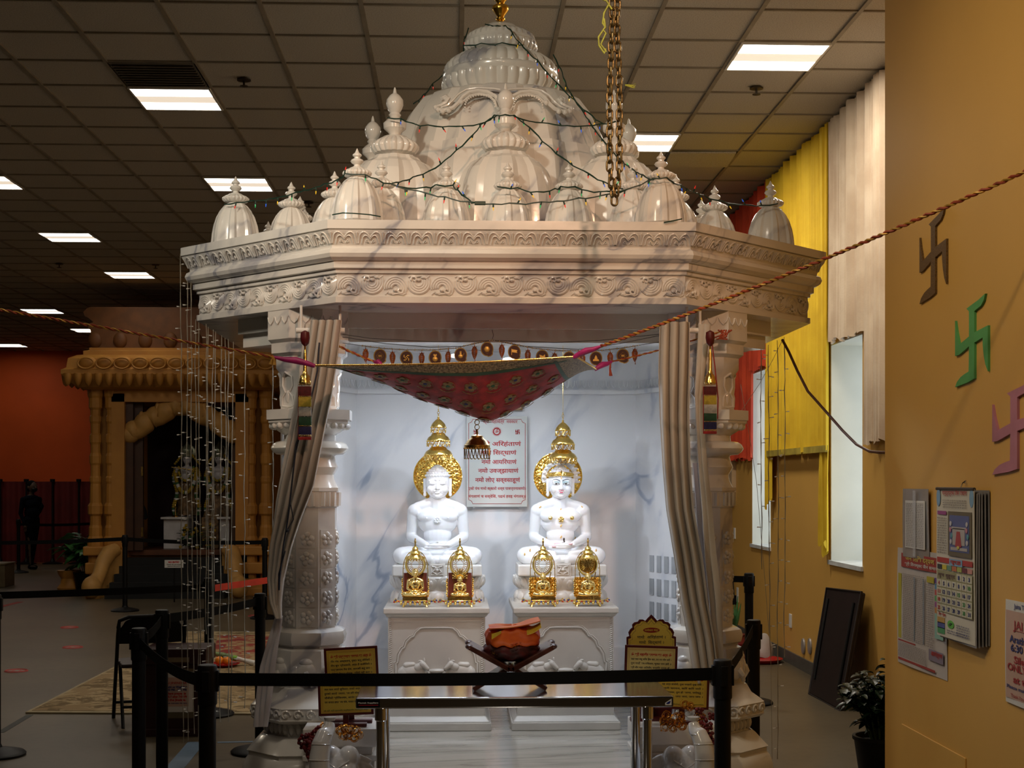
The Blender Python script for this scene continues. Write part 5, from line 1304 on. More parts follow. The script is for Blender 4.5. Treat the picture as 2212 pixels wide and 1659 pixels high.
# ---- prayer placards
M_PY = mat('placard_yellow', (.62,.44,.06), .5, var=.06, vs=5); M_PL = mat('placard_pale_yellow', (.62,.52,.20), .5, var=.06); M_PF = mat('placard_maroon_edge', (.085,.008,.008), .35, var=.1)
def placard(x0, x1, yt, yb, Y, rot, label, head, lines, small, face, foot_z, tilt=.0, postpx=None):
    p0, p1 = PY(x0,yt,Y), PY(x1,yb,Y); cx = (p0.x+p1.x)/2; cz = (p0.z+p1.z)/2; w, h = (p1.x-p0.x)/2, (p0.z-p1.z)/2
    t = thing('prayer_placard', (cx,Y,foot_z), label, 'sign board', 'small yellow prayer placards before the pavilion')
    U = Vector((cos(rot),sin(rot)*.3,sin(rot))).normalized(); V = Vector((-U.z*0-sin(rot),sin(tilt),cos(rot))).normalized(); W = U.cross(V)
    fr_ = lambda: MB().frame(Vector((cx,Y,cz)), U, V, W)
    fr_().box(-w,-h,-.008,w,h,0).build('board', M_PF, t, bevel=.002)
    e = .011; f = fr_().box(-w+e,-h+e,0,w-e,h-e,.0012).build('printed_face', face, t)
    l = fr_(); 
    for q in (e+.004, e+.009): l.tube([(-w+q,-h+q,.0014),(w-q,-h+q,.0014),(w-q,h-q,.0014),(-w+q,h-q,.0014)], .0008, 4, loop=True)
    l.build('border_lines', mat('orange_print', (.45,.16,.02), .5, var=0), f)
    iw = 2*w-.055; k = (2*h)/.176
    a = fr_(); text(a, dev(head), 0, h-.046*k, .0115*k, iw, .0016, .03); a.build('red_heading', M_REDT, f)
    a = fr_()
    for i, s in enumerate(lines): text(a, dev(s), 0, h-(.065+.0185*i)*k, .0080*k, iw, .0016, .02)
    a.build('printed_verse', M_DARKT, f)
    a = fr_(); text(a, dev(small), 0, -h+.020*k, .0055*k, iw*1.05, .0016, .01); a.build('green_footer', mat('green_print', (.03,.16,.03), .5, var=0), f)
    s_ = MB(); zb_ = cz-h
    if zb_-foot_z > .035: s_.box(cx-.012,Y+.010,foot_z,cx+.012,Y+.020,cz); s_.box(cx-.09,Y-.01,foot_z,cx+.09,Y+.035,foot_z+.014)
    else: s_.box(cx-w*.93,Y-.012,foot_z,cx+w*.93,Y+.03,zb_+.004)
    s_.build('foot', M_PF, t)
    return t
ZB = .598
V1 = ['नीर गंध अक्षतान्, पुष्प चारु लीजिये ।','दीप धूप श्रीफलादि, अर्घ तैं जजीजिये ॥','पार्श्वनाथ देव सेव, आपकी करुं सदा ।','दीजिये निवास मोक्ष, भूलिये नहीं कदा ॥']
V2 = ['जल फल आठों सुचिसार, ताको अर्घ करों ।','तुमको अरपों भवतार, भव तरि मोक्ष वरों ।','चौबीसों श्रीजिनचंद, आनंद कंद सही ।','पद जजत हरत भव फंद, पावत मोक्ष मही ॥']
V3 = ['जल फल वसु सजि हिम थार, तन मन मोद धरों ।','गुण गाऊँ भव-दधितार, पूजत पाप हरों ॥','श्री वीर महा अतिवीर, सन्मति नायक हो ।','जय वर्द्धमान गुणधीर, सन्मति दायक हो ॥']
V4 = ['यह अर्घ संजोयी, पूजा मनहारी सुख दायी ।','तुमरी चरणन, करि करि नमों ।','श्रीजिनवर, तुम हो शरणा, नमोस्तु ।','जय जय, जय जय, जय जय ।']
placard(701,817,1398,1482,6.17,.05,'yellow prayer placard at left, the upper one above the black belt','ॐ श्री पार्श्वनाथ भगवान का अर्घ ॐ',V1,'ॐ ह्रीं श्री पार्श्वनाथ जिनेन्द्राय अर्घ',M_PY,ZB)
placard(687,806,1458,1545,6.08,.03,'yellow prayer placard at left, the lower one beside the table corner','ॐ श्री चौबीसी भगवान का अर्घ ॐ',V2,'ॐ ह्रीं श्री वृषभादि चतुर्विंशति जिनेभ्यो अर्घ',M_PY,ZB)
placard(1349,1463,1395,1480,6.17,-.035,'pale yellow prayer placard at right, in front of the arched placard','ॐ श्री महावीर भगवान का अर्घ ॐ',V3,'ॐ ह्रीं श्री महावीर जिनेन्द्राय अर्घ',M_PL,ZB)
placard(1416,1532,1450,1532,6.08,-.03,'yellow prayer placard at right, the lower one beside the black post','ॐ श्री बाहुबली भगवान का अर्घ ॐ',V4,'ॐ ह्रीं श्री जिनेन्द्राय अर्घ निर्वपामीति',M_PY,ZB)
# arched placard
Y = 6.24; c = PY(1407,1395,Y); k = Y/F*1.0; zf = lambda y: (1395-y)*k
t = thing('arched_placard', (c.x,Y,ZB), 'golden placard with scalloped arched top and red oval heading, behind the pale placard', 'sign board')
sil = [(-54,1470),(-54,1376),(-48,1374),(-50,1366),(-46,1359),(-41,1355),(-42,1349),(-37,1344),(-30,1343),(-26,1338),(-18,1338),(-13,1341),(-9,1336),(-4,1331),(0,1327)]
def arch(off, lift0, lift1):
    h = [((x+(off if x < -1 else 0))*k, zf(y+ (off*1.0 if y < 1400 else 0))) for x, y in sil]; pts = h+[(-x, z) for x, z in h[::-1][1:]]
    return pts
board_frame(MB(), c.x, Y, c.z).poly(arch(0,0,0), -.008, 0).build('board', M_PF, t)
f = board_frame(MB(), c.x, Y, c.z).poly(arch(4,0,0), 0, .0012).build('printed_face', M_PY, t)
l = board_frame(MB(), c.x, Y, c.z); l.tube([(x,z,.0014) for x,z in arch(7,0,0)], .0006, 4); l.build('border_line', M_DARKT, f)
o = board_frame(MB(), c.x, Y, c.z); o.poly([(18*k*cos(a), zf(1361)+5.5*k*sin(a)) for a in [2*pi*i/28 for i in range(28)]], .0012, .002); o.build('red_oval', mat('red_oval_print', (.22,.01,.008), .4, var=0), f)
o = board_frame(MB(), c.x, Y, c.z); text(o, dev('णमोकार मंत्र'), 0, zf(1363), 4*k, 30*k, .0023, .02); o.build('oval_lettering', M_PY, f)
o = board_frame(MB(), c.x, Y, c.z)
for i, (s, w_) in enumerate((('णमो  अरिहंताणं ।',62),('णमो  सिद्धाणं ।',54),('णमो  आयरियाणं ।',60),('णमो  उवज्झायाणं ।',66),('णमो  लोए सव्वसाहूणं ।',74))): text(o, dev(s), 0, zf(1379+i*11.5), 6*k, w_*k, .0016, .015)
o.build('printed_verse', M_DARKT, f)
MB().box(c.x-.09,Y-.012,ZB,c.x+.09,Y+.02,c.z+zf(1468)).build('foot', M_PF, t)
# marble blocks that carry the placards
for (x0,x1,lab) in ((664,812,'stepped white marble block carrying the left placards'),(1372,1545,'stepped white marble block carrying the right placards')):
    a, b = PY(x0,1560,6.12), PY(x1,1560,6.12); o = MB(); o.box(a.x,6.03,.15,b.x,6.30,.46); o.box(a.x-.012,6.02,.46,b.x+.012,6.31,.485); o.box(a.x+.01,6.04,.485,b.x-.01,6.30,.52); o.box(a.x-.01,6.02,.52,b.x+.01,6.31,ZB)
    tag(o.build('marble_block', M_PED, bevel=.004), lab, 'stone block')
a, b = PY(775,1556,6.05), PY(806,1550,6.05); tag(MB().box(a.x,6.04,ZB,b.x,6.075,ZB+.02).build('paper_pad', mat('cream_paper', (.6,.52,.4), .7)), 'small cream wooden strip under the lower left placard', 'strip') if False else None
# ---- marble elephants
def elephant(px, fwd, mirror, label):
    x, y = fx(px, fwd); s = -1 if mirror else 1; z0 = .15
    m_ = MB(); C = m_.cap2; B = lambda c, r: m_.ball(c, r, 20, 14)
    B((0,.17,.22), (.115,.15,.13)); B((0,.07,.24), (.10,.10,.12)); 
    for sx in (-1,1):
        for yy in (.04,.27): C((sx*.065,yy,.18),(sx*.070,yy,.02), .050, .042, 16)
        B((sx*.036,-.035,.375), (.044,.050,.048)); B((sx*.03,-.06,.31), (.05,.05,.06))
        B((sx*.060,-.075,.285), (.018,.02,.03)); C((sx*.045,-.10,.225),(sx*.062,-.165,.205), .012, .005, 10)
        # ears
        for k in range(7): a = k/6; C((sx*(.078+.002*k),-.012,.37-.02*k),(sx*(.118+.012*sin(a*pi)),-.002+.02*a,.355-.028*k), .014, .009, 10)
    B((0,-.03,.32), (.075,.075,.085)); B((0,-.065,.27), (.055,.05,.07))
    tr_ = [(0,-.09,.25),(-.012*s,-.135,.22),(-.034*s,-.172,.245),(-.050*s,-.185,.31),(-.054*s,-.180,.39),(-.050*s,-.165,.450),(-.040*s,-.14,.485),(-.030*s,-.115,.500),(-.028*s,-.10,.525)]
    ra = [.052,.050,.047,.044,.041,.038,.034,.027,.022]
    m_.tube(tr_, ra, 18)
    for k in range(2, 6):
        for q in (0,.33,.66):
            a = Vector(tr_[k]).lerp(Vector(tr_[k+1]), q); m_.tube([a+Vector((.03*cos(t_)*(1.25-.08*k),-abs(sin(t_))*.036*(1.2-.06*k)-.004,.004*sin(t_*2))) for t_ in [pi+pi*i/8 for i in range(9)]], .003, 5) if False else None
    bm_ = remeshed(m_, .0045, 3)
    t = thing('marble_elephant', (x,y,z0), label, 'elephant statue', 'pair of marble elephants flanking the table')
    o = MB(); o.at((x,y,z0), rz=-.12*s); o.join(bm_); bo = o.build('body', M_STAT if False else M_PED2, t, sharp=0)
    e = MB(); e.at((x,y,z0), rz=-.12*s)
    for sx in (-1,1):
        e.ball((sx*.066,-.098,.300), (.007,.008,.006), 10, 8)
        for q in (.012,.018): e.tube([(sx*(.064+q*.15*cos(a))+q*.8*cos(a),-.098-.002*cos(a),.300+q*sin(a)) for a in [2*pi*i/14 for i in range(14)]], .0018, 5, loop=True)
    for k in range(3, 7):
        a = Vector(tr_[k]); e.tube([a+Vector((ra[k]*1.0*cos(t_),-ra[k]*1.0*sin(t_),.006*sin(t_))) for t_ in [pi*i/8 for i in range(9)]], .0022, 5)
    e.tube([(-.05,-.088,.372),(-.02,-.098,.352),(0,-.100,.340),(.02,-.098,.352),(.05,-.088,.372)], .003, 5)
    e.build('carved_lines', M_PED2, bo)
    n = MB(); n.at((x,y,z0), rz=-.12*s); tp = tr_[-1]; n.lathe([(.020,0),(.024,.004),(.022,.008),(.014,.006),(.001,.004)], 18) if False else n.tube([(tp[0],tp[1],tp[2]+.010),(tp[0],tp[1],tp[2]+.024)], [.021,.0245], 18); n.build('trunk_tip', M_PED2, bo)
    return t
M_PED2 = marble('elephant_marble', (.72,.72,.73), (.30,.32,.38), .12, 3, (0,.6,0), (1,1,2), .5, (.45,.65), .03, .6)
elephant(738, 5.80, False, 'white marble elephant with raised trunk at the left of the table'); elephant(1468, 5.80, True, 'white marble elephant with raised trunk at the right of the table')
# ---- tinsel and flower garlands draped on the elephants
M_TIN = mat('gold_tinsel', (.85,.38,.05), .25, 1, var=.3, vs=60); M_MARI = mat('dark_red_flowers', (.17,.006,.005), .7, var=.3, vs=50)
def garland(label, reds, golds, seed, fwd):
    random.seed(seed); p = P(reds[0][0], reds[0][1], fwd); t = thing('flower_garland', p, label, 'garland', 'red and gold garlands laid round the elephants')
    r_ = MB()
    for (px, py, f_) in reds:
        c = P(px, py, f_)
        for k in range(11):
            a = random.uniform(0,6.28); b_ = random.uniform(-1,1); q = .014; r_.ball(c+Vector((q*cos(a)*.9, q*sin(a)*.7, q*b_)), (.0075,.006,.0075), 7, 5)
    r_.build('red_flowers', M_MARI, t)
    g_ = MB()
    for i, (px, py, f_) in enumerate(golds):
        c = P(px, py, f_)
        for k in range(9):
            a0 = random.uniform(0,6.28); R_ = random.uniform(.010,.022); tl = random.uniform(-1,1)
            g_.tube([c+Vector((R_*cos(a0+t_*.6), .012*sin(a0+t_*.9)+tl*.008, R_*sin(a0+t_*.6)*(.9+.1*tl))) for t_ in range(9)], .0011, 4)
        for k in range(4): g_.ball(c+Vector((random.uniform(-.018,.018), random.uniform(-.018,.0), random.uniform(-.018,.018))), .004, 6, 5)
    g_.build('gold_tinsel', M_TIN, t)
garland('red and gold tinsel garland on the left elephant, beside its trunk',
  [(688,1577,5.88),(680,1586,5.86),(668,1590,5.86),(658,1594,5.85),(652,1602,5.85),(657,1612,5.85),(666,1618,5.85),(664,1604,5.84),(674,1600,5.85),(670,1628,5.84),(674,1636,5.84),(662,1610,5.83)],
  [(700,1570,5.93),(690,1582,5.9),(736,1578,5.93),(746,1574,5.94),(757,1576,5.94),(768,1578,5.94),(774,1588,5.93),(766,1594,5.92),(742,1590,5.93),(752,1588,5.93)], 5, 5.88)
garland('red and gold tinsel garland on the right elephant, behind its trunk',
  [(1511,1536,5.93),(1537,1549,5.92),(1520,1556,5.9),(1530,1570,5.88),(1534,1585,5.87),(1528,1598,5.87),(1518,1580,5.88),(1536,1604,5.86)],
  [(1440,1546,5.94),(1434,1558,5.93),(1436,1570,5.92),(1448,1560,5.93),(1460,1550,5.94),(1470,1548,5.94),(1466,1562,5.92),(1454,1574,5.92),(1474,1568,5.92),(1490,1526,5.95),(1508,1550,5.93),(1516,1562,5.92),(1524,1574,5.9),(1514,1548,5.93),(1480,1522,5.96)], 6, 5.92)
# ---- belt barriers
def post(px, fwd, label, ztop=.97, base=True):
    x, y = fx(px, fwd); t = thing('barrier_post', (x,y,0), label, 'barrier post', 'black retractable belt barrier posts')
    MB().at((x,y,0)).lathe([(.0315,.03),(.0315,ztop-.13)], 28).build('pole', M_BLACK, t)
    h = MB(); h.at((x,y,0)).lathe([(.034,ztop-.15),(.036,ztop-.145),(.036,ztop-.010),(.033,ztop-.002),(.026,ztop),(.001,ztop)], 28)
    for a in range(4):
        q = Matrix.Translation((x,y,0)) @ Matrix.Rotation(a*pi/2,4,'Z'); h.M = q; h.box(.030,-.014,ztop-.10,.042,.014,ztop-.022)
    h.build('belt_head', M_BLACK, t, bevel=.002)
    MB().at((x,y,0)).lathe([(.175,0),(.178,.012),(.165,.024),(.10,.040),(.04,.052),(.033,.07),(.001,.07)], 40).build('base', M_BLACK, t)
    return (x, y)
def belt(a, b, label, zt=.945, sagv=.012, hgt=.048, m=None, z2=None):
    a = Vector((a[0],a[1])); b = Vector((b[0],b[1])); d = (b-a).normalized(); a = a+d*.042; b = b-d*.042
    o = MB(); z2 = zt if z2 is None else z2
    def f(u, v): p = a.lerp(b, u); return Vector((p.x, p.y, zt+(z2-zt)*u-hgt*v-sagv*4*u*(1-u)))
    o.sheet(f, 24, 2, .002)
    for q, e in ((a,1),(b,-1)):
        z = zt if e == 1 else z2; o.tube([Vector((q.x-d.x*e*.004,q.y-d.y*e*.004,z+.002)), Vector((q.x-d.x*e*.004,q.y-d.y*e*.004,z-hgt-.006))], .006, 8)
    tag(o.build('barrier_belt', m or M_BELT), label, 'barrier belt')
f1 = post(448,5.25,'front barrier post on the left, at the left end of the front belt'); f2 = post(1561,5.40,'front barrier post on the right, at the right end of the front belt')
p3 = post(300,6.56,'second barrier post from the left front, ahead of the folding chair'); p4 = post(350,7.49,'barrier post just right of the folding chair')
p5 = post(562,8.6,'barrier post immediately left of the pavilion column base'); p6 = post(451,9.97,'slim barrier post behind the hanging icicle lights'); p7 = post(270,17.97,'distant barrier post in front of the orange shrine steps')
p8 = post(572,17.0,'distant barrier post at the right side of the orange shrine'); p9 = post(1628,7.20,'barrier post at right, just beyond the front right post', .945); p10 = post(1618,10.5,'farthest barrier post on the right, near the ochre wall')
p11 = post(40,25.5,'small far barrier post beside the standing person'); p12 = post(-10,8.5,'barrier post whose base shows at the lower left corner')
belt(f1, f2, 'long black belt stretched across the front of the pavilion', .938, .010)
belt(p3, f1, 'black belt slanting between the two leftmost front posts', .925, .03)
belt(p3, p4, 'short black belt between the two posts in front of the chair', .94, .02)
belt(p4, p5, 'black belt from the post by the chair to the post at the column base', .945, .01)
belt(p6, fx(-700,8.9), 'black belt running left across the hall from the icicle lights', .925, .02)
belt(p7, p8, 'thin distant black belt across the orange shrine doorway', .94, .02)
belt(p7, fx(-420,18.5), 'thin distant black belt running left from the shrine steps', .94, .06)
belt(p11, fx(205,26.0), 'far black belt behind the standing person', .90, .02)
belt(p6, p8, 'bright red belt low in front of the orange shrine base', .80, .0, m=mat('red_webbing', (.45,.03,.012), .7)) if False else None
a = P(472,1263,11.0); b = P(578,1263,11.0); 
tag(MB().box(a.x,a.y-.001,a.z-.022,b.x+.25,a.y+.001,a.z+.022).build('barrier_belt', mat('red_webbing', (.45,.03,.012), .7)), 'bright red belt low in front of the orange shrine base', 'barrier belt') if False else None
belt(p6, fx(760,12.4), 'bright red belt running right from the slim post toward the pavilion rear', .915, .0, m=mat('red_webbing', (.55,.035,.012), .7))
belt(f2, p9, 'black belt slanting back from the front right post', .925, .02); belt(p10, fx(1490,10.7), 'black belt at far right running behind the pavilion column', .945, .0)
# ================================================================ RIGHT SIDE: FABRICS, NEAR WALL
def wallY(px): u = (px-CX)/F; return (CS-SN*u)/(SN+CS*u)     # Y/X ratio
def yr(px, X=XR): return X*wallY(px)
def cloth(name, col, col2): return mat(name, col, .8, var=.12, vs=3, bump=.3, bs=60, col2=col2)
M_YEL = cloth('yellow_drape', (.80,.54,.02), (.66,.42,.012)); M_CRE = cloth('cream_drape', (.78,.64,.48), (.62,.47,.33)); M_RDR = cloth('red_drape', (.62,.06,.012), (.42,.03,.008))
def drape(name, y0, y1, zt, zb, m, label, hole=None, seed=1):
    random.seed(seed); t = thing(name, (XR-.04,(y0+y1)/2,zb), label, 'wall drape', 'coloured cloth panels hung on the right wall')
    ph = [random.uniform(0,6.28) for _ in range(6)]
    def fold(y, v): return .018*sin(y*26+ph[0]+.5*sin(v*2+ph[1]))+.012*sin(y*57+ph[2])+.007*sin(y*118+ph[3])+.005*sin(y*203+ph[5])+.012*sin(y*9+ph[4])
    def seg(a, b, z0, z1, nm, ragged=0):
        def f(u, v):
            y = a+(b-a)*u; z = z0+(z1-z0)*v
            if ragged: z += ragged*(1-v)*(sin(y*31+ph[5])*.5+sin(y*73)*.3)
            return Vector((XR-.052+fold(y, v), y, z))
        MB().sheet(f, max(8, int((b-a)*150)), 24, .003).build(nm, m, t)
    if hole:
        h0, h1, hz = hole
        if h0 > y0: seg(y0, h0, zb, zt, 'panel', .03)
        seg(h0, h1, hz, zt, 'panel', .03)
        if y1 > h1: seg(h1, y1, zb, zt, 'panel', .03)
    else: seg(y0, y1, zb, zt, 'panel', .03)
    return t, seg
drape('cream_drape', 8.6, 11.17, H-.01, 1.93, M_CRE, 'cream pleated cloth panel hanging on the wall beside and above the near window', (10.25,11.17,2.76), 3)
t, seg = drape('yellow_drape', 11.175, 13.32, H-.01, 1.90, M_YEL, 'bright yellow pleated cloth panel hanging between the two windows', None, 5)
seg(11.18, 11.46, 1.10, 1.92, 'loose_tail', .10); seg(13.20, 13.50, 1.45, 2.72, 'loose_tail', .10)
MB().box(XR-.085,11.18,1.885,XR-.06,13.34,1.94).build('rolled_hem', mat('olive_yellow_hem', (.50,.38,.05), .7, var=.2, vs=6), t)
drape('red_drape', 13.40, 16.6, H-.01, 1.88, M_RDR, 'orange red pleated cloth panel hanging around the far window', (13.40,14.20,2.76), 8)
# small fixtures on the ochre wall
def plate(px, py, w, h, name, label, m=M_WHITE, d=.012):
    p = PX(px, py, XR); o = MB().box(XR-d,p.y-w/2,p.z-h/2,XR,p.y+w/2,p.z+h/2); tag(o.build(name, m, bevel=.003), label, name.replace('_',' '))
plate(1709,1341,.075,.125,'wall_outlet','white wall outlet low on the ochre wall left of the leaning table top')
plate(1588,1152,.07,.12,'wall_switch','white switch plate on the ochre wall beside the far window')
p = PX(1585,1045,XR); MB_ = MB().box(XR-.05,p.y-.14,PX(1585,1062,XR).z-.1,XR,p.y+.14,PX(1585,993,XR).z); tag(MB_.build('wall_box', mat('pale_wood_box', (.60,.42,.24), .6), bevel=.004), 'pale wooden box mounted on the wall just right of the pavilion column', 'wall box')
for px in (1737,1751):
    p = PX(px,1396,XR); o = MB(); o.at((XR,p.y,p.z), ry=-pi/2).lathe([(.052,0),(.055,.006),(.05,.016),(.03,.02),(.001,.02)], 28, sx=1.3); tag(o.build('cover_plate', mat('grey_cover', (.45,.42,.40), .35, .4)), '%s of two oval grey cover plates low on the wall' % ('left one' if px == 1737 else 'right one'), 'cover plate')
p = PX(1590,1290,XR); a = MB(); a.box(XR-.035,p.y-.03,p.z-.08,XR,p.y+.03,p.z+.02); a.tube([(XR-.02,p.y,p.z),(XR-.02,p.y+.14,p.z+.35),(XR-.02,p.y+.36,p.z+.80),(XR-.02,p.y+.42,p.z+1.15)], .006, 6)
tag(a.build('power_adapter', M_BLACK), 'black power adapter and cord hanging from an outlet right of the column', 'power adapter')
plate(1594,1285,.08,.16,'wall_outlet','white outlet holding the black power adapter, right of the column', d=.008)
# brown cable from the cornice to the near wall
c = [P(1690,734,6.75),P(1704,760,6.8),P(1722,800,6.8),P(1745,845,6.75),P(1785,890,6.7),P(1820,930,6.6),P(1850,960,6.5),P(1878,975,6.35),P(1905,978,6.2)]
q = MB(); D = []
for i in range(len(c)-1):
    for k in range(6): D.append(c[i].lerp(c[i+1], k/6))
D += [Vector((XN+.02, YN+.004, c[-1].z)), Vector((XN+.3, YN+.006, c[-1].z-.01))]
q.tube(D, .0065, 8); tag(q.build('brown_cable', mat('brown_cable_jacket', (.10,.035,.015), .5)), 'brown cable sagging from the cornice corner to the near ochre wall', 'cable')
# leaning table top
t = thing('leaning_tabletop', (2.86,10.45,0), 'dark brown folding table top leaning against the wall below the near window', 'table top')
bl, br_, tl, tr_ = Vector((2.74,10.86,0)), Vector((2.76,10.05,0)), Vector((2.955,11.15,.80)), Vector((2.965,10.22,.84))
n = (br_-bl).cross(tl-bl).normalized()*.035
if n.x > 0: n = -n
M_TBL = mat('dark_brown_laminate', (.014,.006,.005), .5, var=.2)
MB().hexa([bl,br_,br_-n,bl-n], [tl,tr_,tr_-n,tl-n]).build('top', M_TBL, t, bevel=.012)
k = MB(); 
for f_ in (.12,.88):
    a = bl.lerp(tl, .15).lerp(br_.lerp(tr_, .15), f_)+n*.3; b_ = bl.lerp(tl, .9).lerp(br_.lerp(tr_, .9), f_)+n*.3; k = MB().tube([a, b_], .010, 8); k.build('folded_leg', M_BLACK, t)
rim = MB().tube([bl+n*.02, br_+n*.02, tr_+n*.02, tl+n*.02], .010, 8, loop=True); rim.build('edge_band', M_TBL, t)
# bushy plant behind the near wall end
def leafmesh(mb, base, d, L, W, droop=.3, up=Vector((0,0,1))):
    d = Vector(d).normalized(); s = d.cross(up); s = s.normalized() if s.length > .01 else Vector((1,0,0)); prev = None; vs = []
    for k in range(6):
        t_ = k/5; c_ = Vector(base)+d*L*t_-Vector((0,0,droop*L*t_*t_)); w_ = W*sin(pi*min(1,t_*.92+.06))**.8*.5
        vs += [c_-s*w_+Vector((0,0,w_*.35)), c_-Vector((0,0,0)), c_+s*w_+Vector((0,0,w_*.35))]
    n = len(vs); dn = Vector((0,0,-.0012)); vs2 = vs+[v_+dn for v_ in vs]; fs = []
    for k in range(5):
        for j in (0,1):
            f_ = (k*3+j, k*3+j+1, k*3+j+4, k*3+j+3); fs.append(f_); fs.append(tuple(i+n for i in f_[::-1]))
    mb.add(vs2, fs, True)
def plant(name, loc, label, nst, hgt, spread, L, W, leafm, seed, potr=.16, poth=.26, potm=None, perstem=11):
    random.seed(seed); x, y, z = loc; t = thing(name, loc, label, 'plant')
    MB().at((x,y,z)).lathe([(potr*.75,0),(potr*.8,.01),(potr,poth-.02),(potr*1.06,poth-.02),(potr*1.06,poth),(potr*.95,poth),(potr*.9,poth-.03),(.001,poth-.03)], 28).build('pot', potm or M_BLACK, t)
    st_ = MB(); lf_ = MB()
    for i in range(nst):
        a = random.uniform(0,6.28); r = spread*sqrt(random.random()); h = hgt*(1-.35*(r/spread)**2)*random.uniform(.8,1)
        b0 = Vector((x+potr*.4*cos(a)*r/spread, y+potr*.4*sin(a)*r/spread, z+poth-.03)); b1 = Vector((x+r*cos(a), y+r*sin(a), z+h)); mid = b0.lerp(b1,.5)+Vector((-.02*cos(a),-.02*sin(a),.05))
        st_.tube([b0, mid, b1], [.005,.004,.002], 5)
        for k in range(perstem):
            q = .25+.75*k/(perstem-1); c_ = (b0.lerp(mid, q*2) if q < .5 else mid.lerp(b1, q*2-1)); aa = random.uniform(0,6.28)
            leafmesh(lf_, c_, (cos(aa), sin(aa), random.uniform(-.1,.7)), L*random.uniform(.7,1.1), W*random.uniform(.8,1.1), random.uniform(.2,.6))
    st_.build('stems', mat('plant_stem', (.05,.10,.03), .6), t); lf_.build('foliage', leafm, t); return t
M_LEAFD = mat('dark_glossy_leaf', (.012,.045,.014), .35, var=.4, vs=6)
plant('bushy_plant', (2.36,7.75,0), 'dark bushy potted plant at the lower right, at the foot of the near wall', 44, .66, .27, .085, .045, M_LEAFD, 11, .15, .24, perstem=13)
# ---- things on the near wall (plane x = XN, faces -x). local frame: u along -Y (towards viewer), v up, w out (-x)
def wf(px, py): p = PX(px, py, XN); return p
def wframe(p, off=0): return MB().frame(Vector((XN-off, p.y, p.z)), Vector((0,-1,0)), Vector((0,0,1)), Vector((-1,0,0)))
def flame_swastika(px, py, px2, py2, col, name, label, pxw):
    # outline measured on the photo, normalised to a 0..1 box (x to the right, y up)
    a = PX((px+px2)/2, (py+py2)/2, XN); w_ = abs(PX(px,py,XN).y-PX(px2,py,XN).y); h_ = abs(PX((px+px2)/2,py,XN).z-PX((px+px2)/2,py2,XN).z)
    O = [(.00,.80),(.05,.66),(.10,.56),(.13,.50),(.44,.565),(.44,.86),(.34,.895) if False else (.36,.90),(.55,.93),(.72,.955),(.92,1.0),(.88,.93),(.80,.88),(.66,.855),(.60,.84),(.60,.595),(1.0,.63),(1.0,.50),(1.0,.38),(1.0,.11),(.93,.19),(.88,.30),(.85,.42),(.85,.51),(.60,.475),(.60,.17),(.70,.14) if False else (.60,.06),(.40,.03),(.0,.0),(.06,.06),(.18,.11),(.30,.135),(.43,.155),(.44,.45),(.13,.38),(.0,.375),(.0,.55)]
    m_ = wframe(a); pts = [((x-.5)*w_, (y-.5)*h_) for x, y in O]
    n = len(pts); m_.add([(p_[0],p_[1],.009) for p_ in pts]+[(p_[0],p_[1],.0) for p_ in pts], [tuple(range(n)), tuple(range(2*n-1,n-1,-1))]+[(i,i+n,(i+1)%n+n,(i+1)%n) for i in range(n)], False)
    tag(m_.build(name, col), label, 'wall symbol', 'cut-out swastika symbols on the near wall')
sp = mat('brown_glitter_card', (.20,.11,.035), .5, .2, var=.3, vs=200)
flame_swastika(1990,462,2048,646, sp, 'swastika_symbol', 'brown glittery cut-out swastika symbol, topmost on the near wall', 0)
flame_swastika(2067,645,2138,830, mat('green_card', (.10,.38,.11), .6), 'swastika_symbol', 'green cut-out swastika symbol, the middle one on the near wall', 0)
flame_swastika(2147,828,2240,1025, mat('pink_card', (.50,.20,.27), .6), 'swastika_symbol', 'pink cut-out swastika symbol, lowest and cut by the right edge', 0)
M_PAP = mat('printed_paper', (.55,.50,.46), .6, var=.05, vs=8); M_PAPW = mat('white_paper', (.66,.64,.60), .55, var=.03)
M_NAVY = mat('navy_ink', (.03,.04,.16), .5, var=0); M_GRYT = mat('grey_ink', (.16,.13,.12), .6, var=0)
def sheet_on_wall(nm, px0, py0, px1, py1, label, cat, m=M_PAPW, off=.003, curl=.004, th=.0012):
    a = PX(px0, py0, XN); b = PX(px1, py1, XN); w_ = a.y-b.y; cy = (a.y+b.y)/2; z1 = PX((px0+px1)/2, py0, XN).z; z0 = PX((px0+px1)/2, py1, XN).z; h_ = z1-z0
    c = Vector((XN,cy,(z0+z1)/2)); t = thing(nm, (XN-.01,cy,z0), label, cat)
    fr_ = lambda lift=0: MB().frame(Vector((XN-off-lift, c.y, c.z)), Vector((0,-1,0)), Vector((0,0,1)), Vector((-1,0,0)))
    fr_().sheet(lambda u,v: Vector(((u-.5)*w_, (v-.5)*h_, curl*sin(u*5+v*3)*.5)), 12, 16, th).build('sheet', m, t)
    return t, fr_, w_, h_
lines_ = 'गुण ठाणा विचार पूर्व पक्ष तिथि वार नक्षत्र योग करण'.split()
def para(mb, x0, x1, y0, y1, rows, lift, seed=0):
    random.seed(seed); dy = (y0-y1)/rows
    for r in range(rows):
        x = x0; y = y0-dy*(r+.8)
        while x < x1-.004:
            w_ = random.uniform(.012,.030); w_ = min(w_, x1-x); s = random.choice(lines_); text(mb, dev(s), x+w_/2, y, dy*.52, w_*.85, lift, .02); x += w_+.002
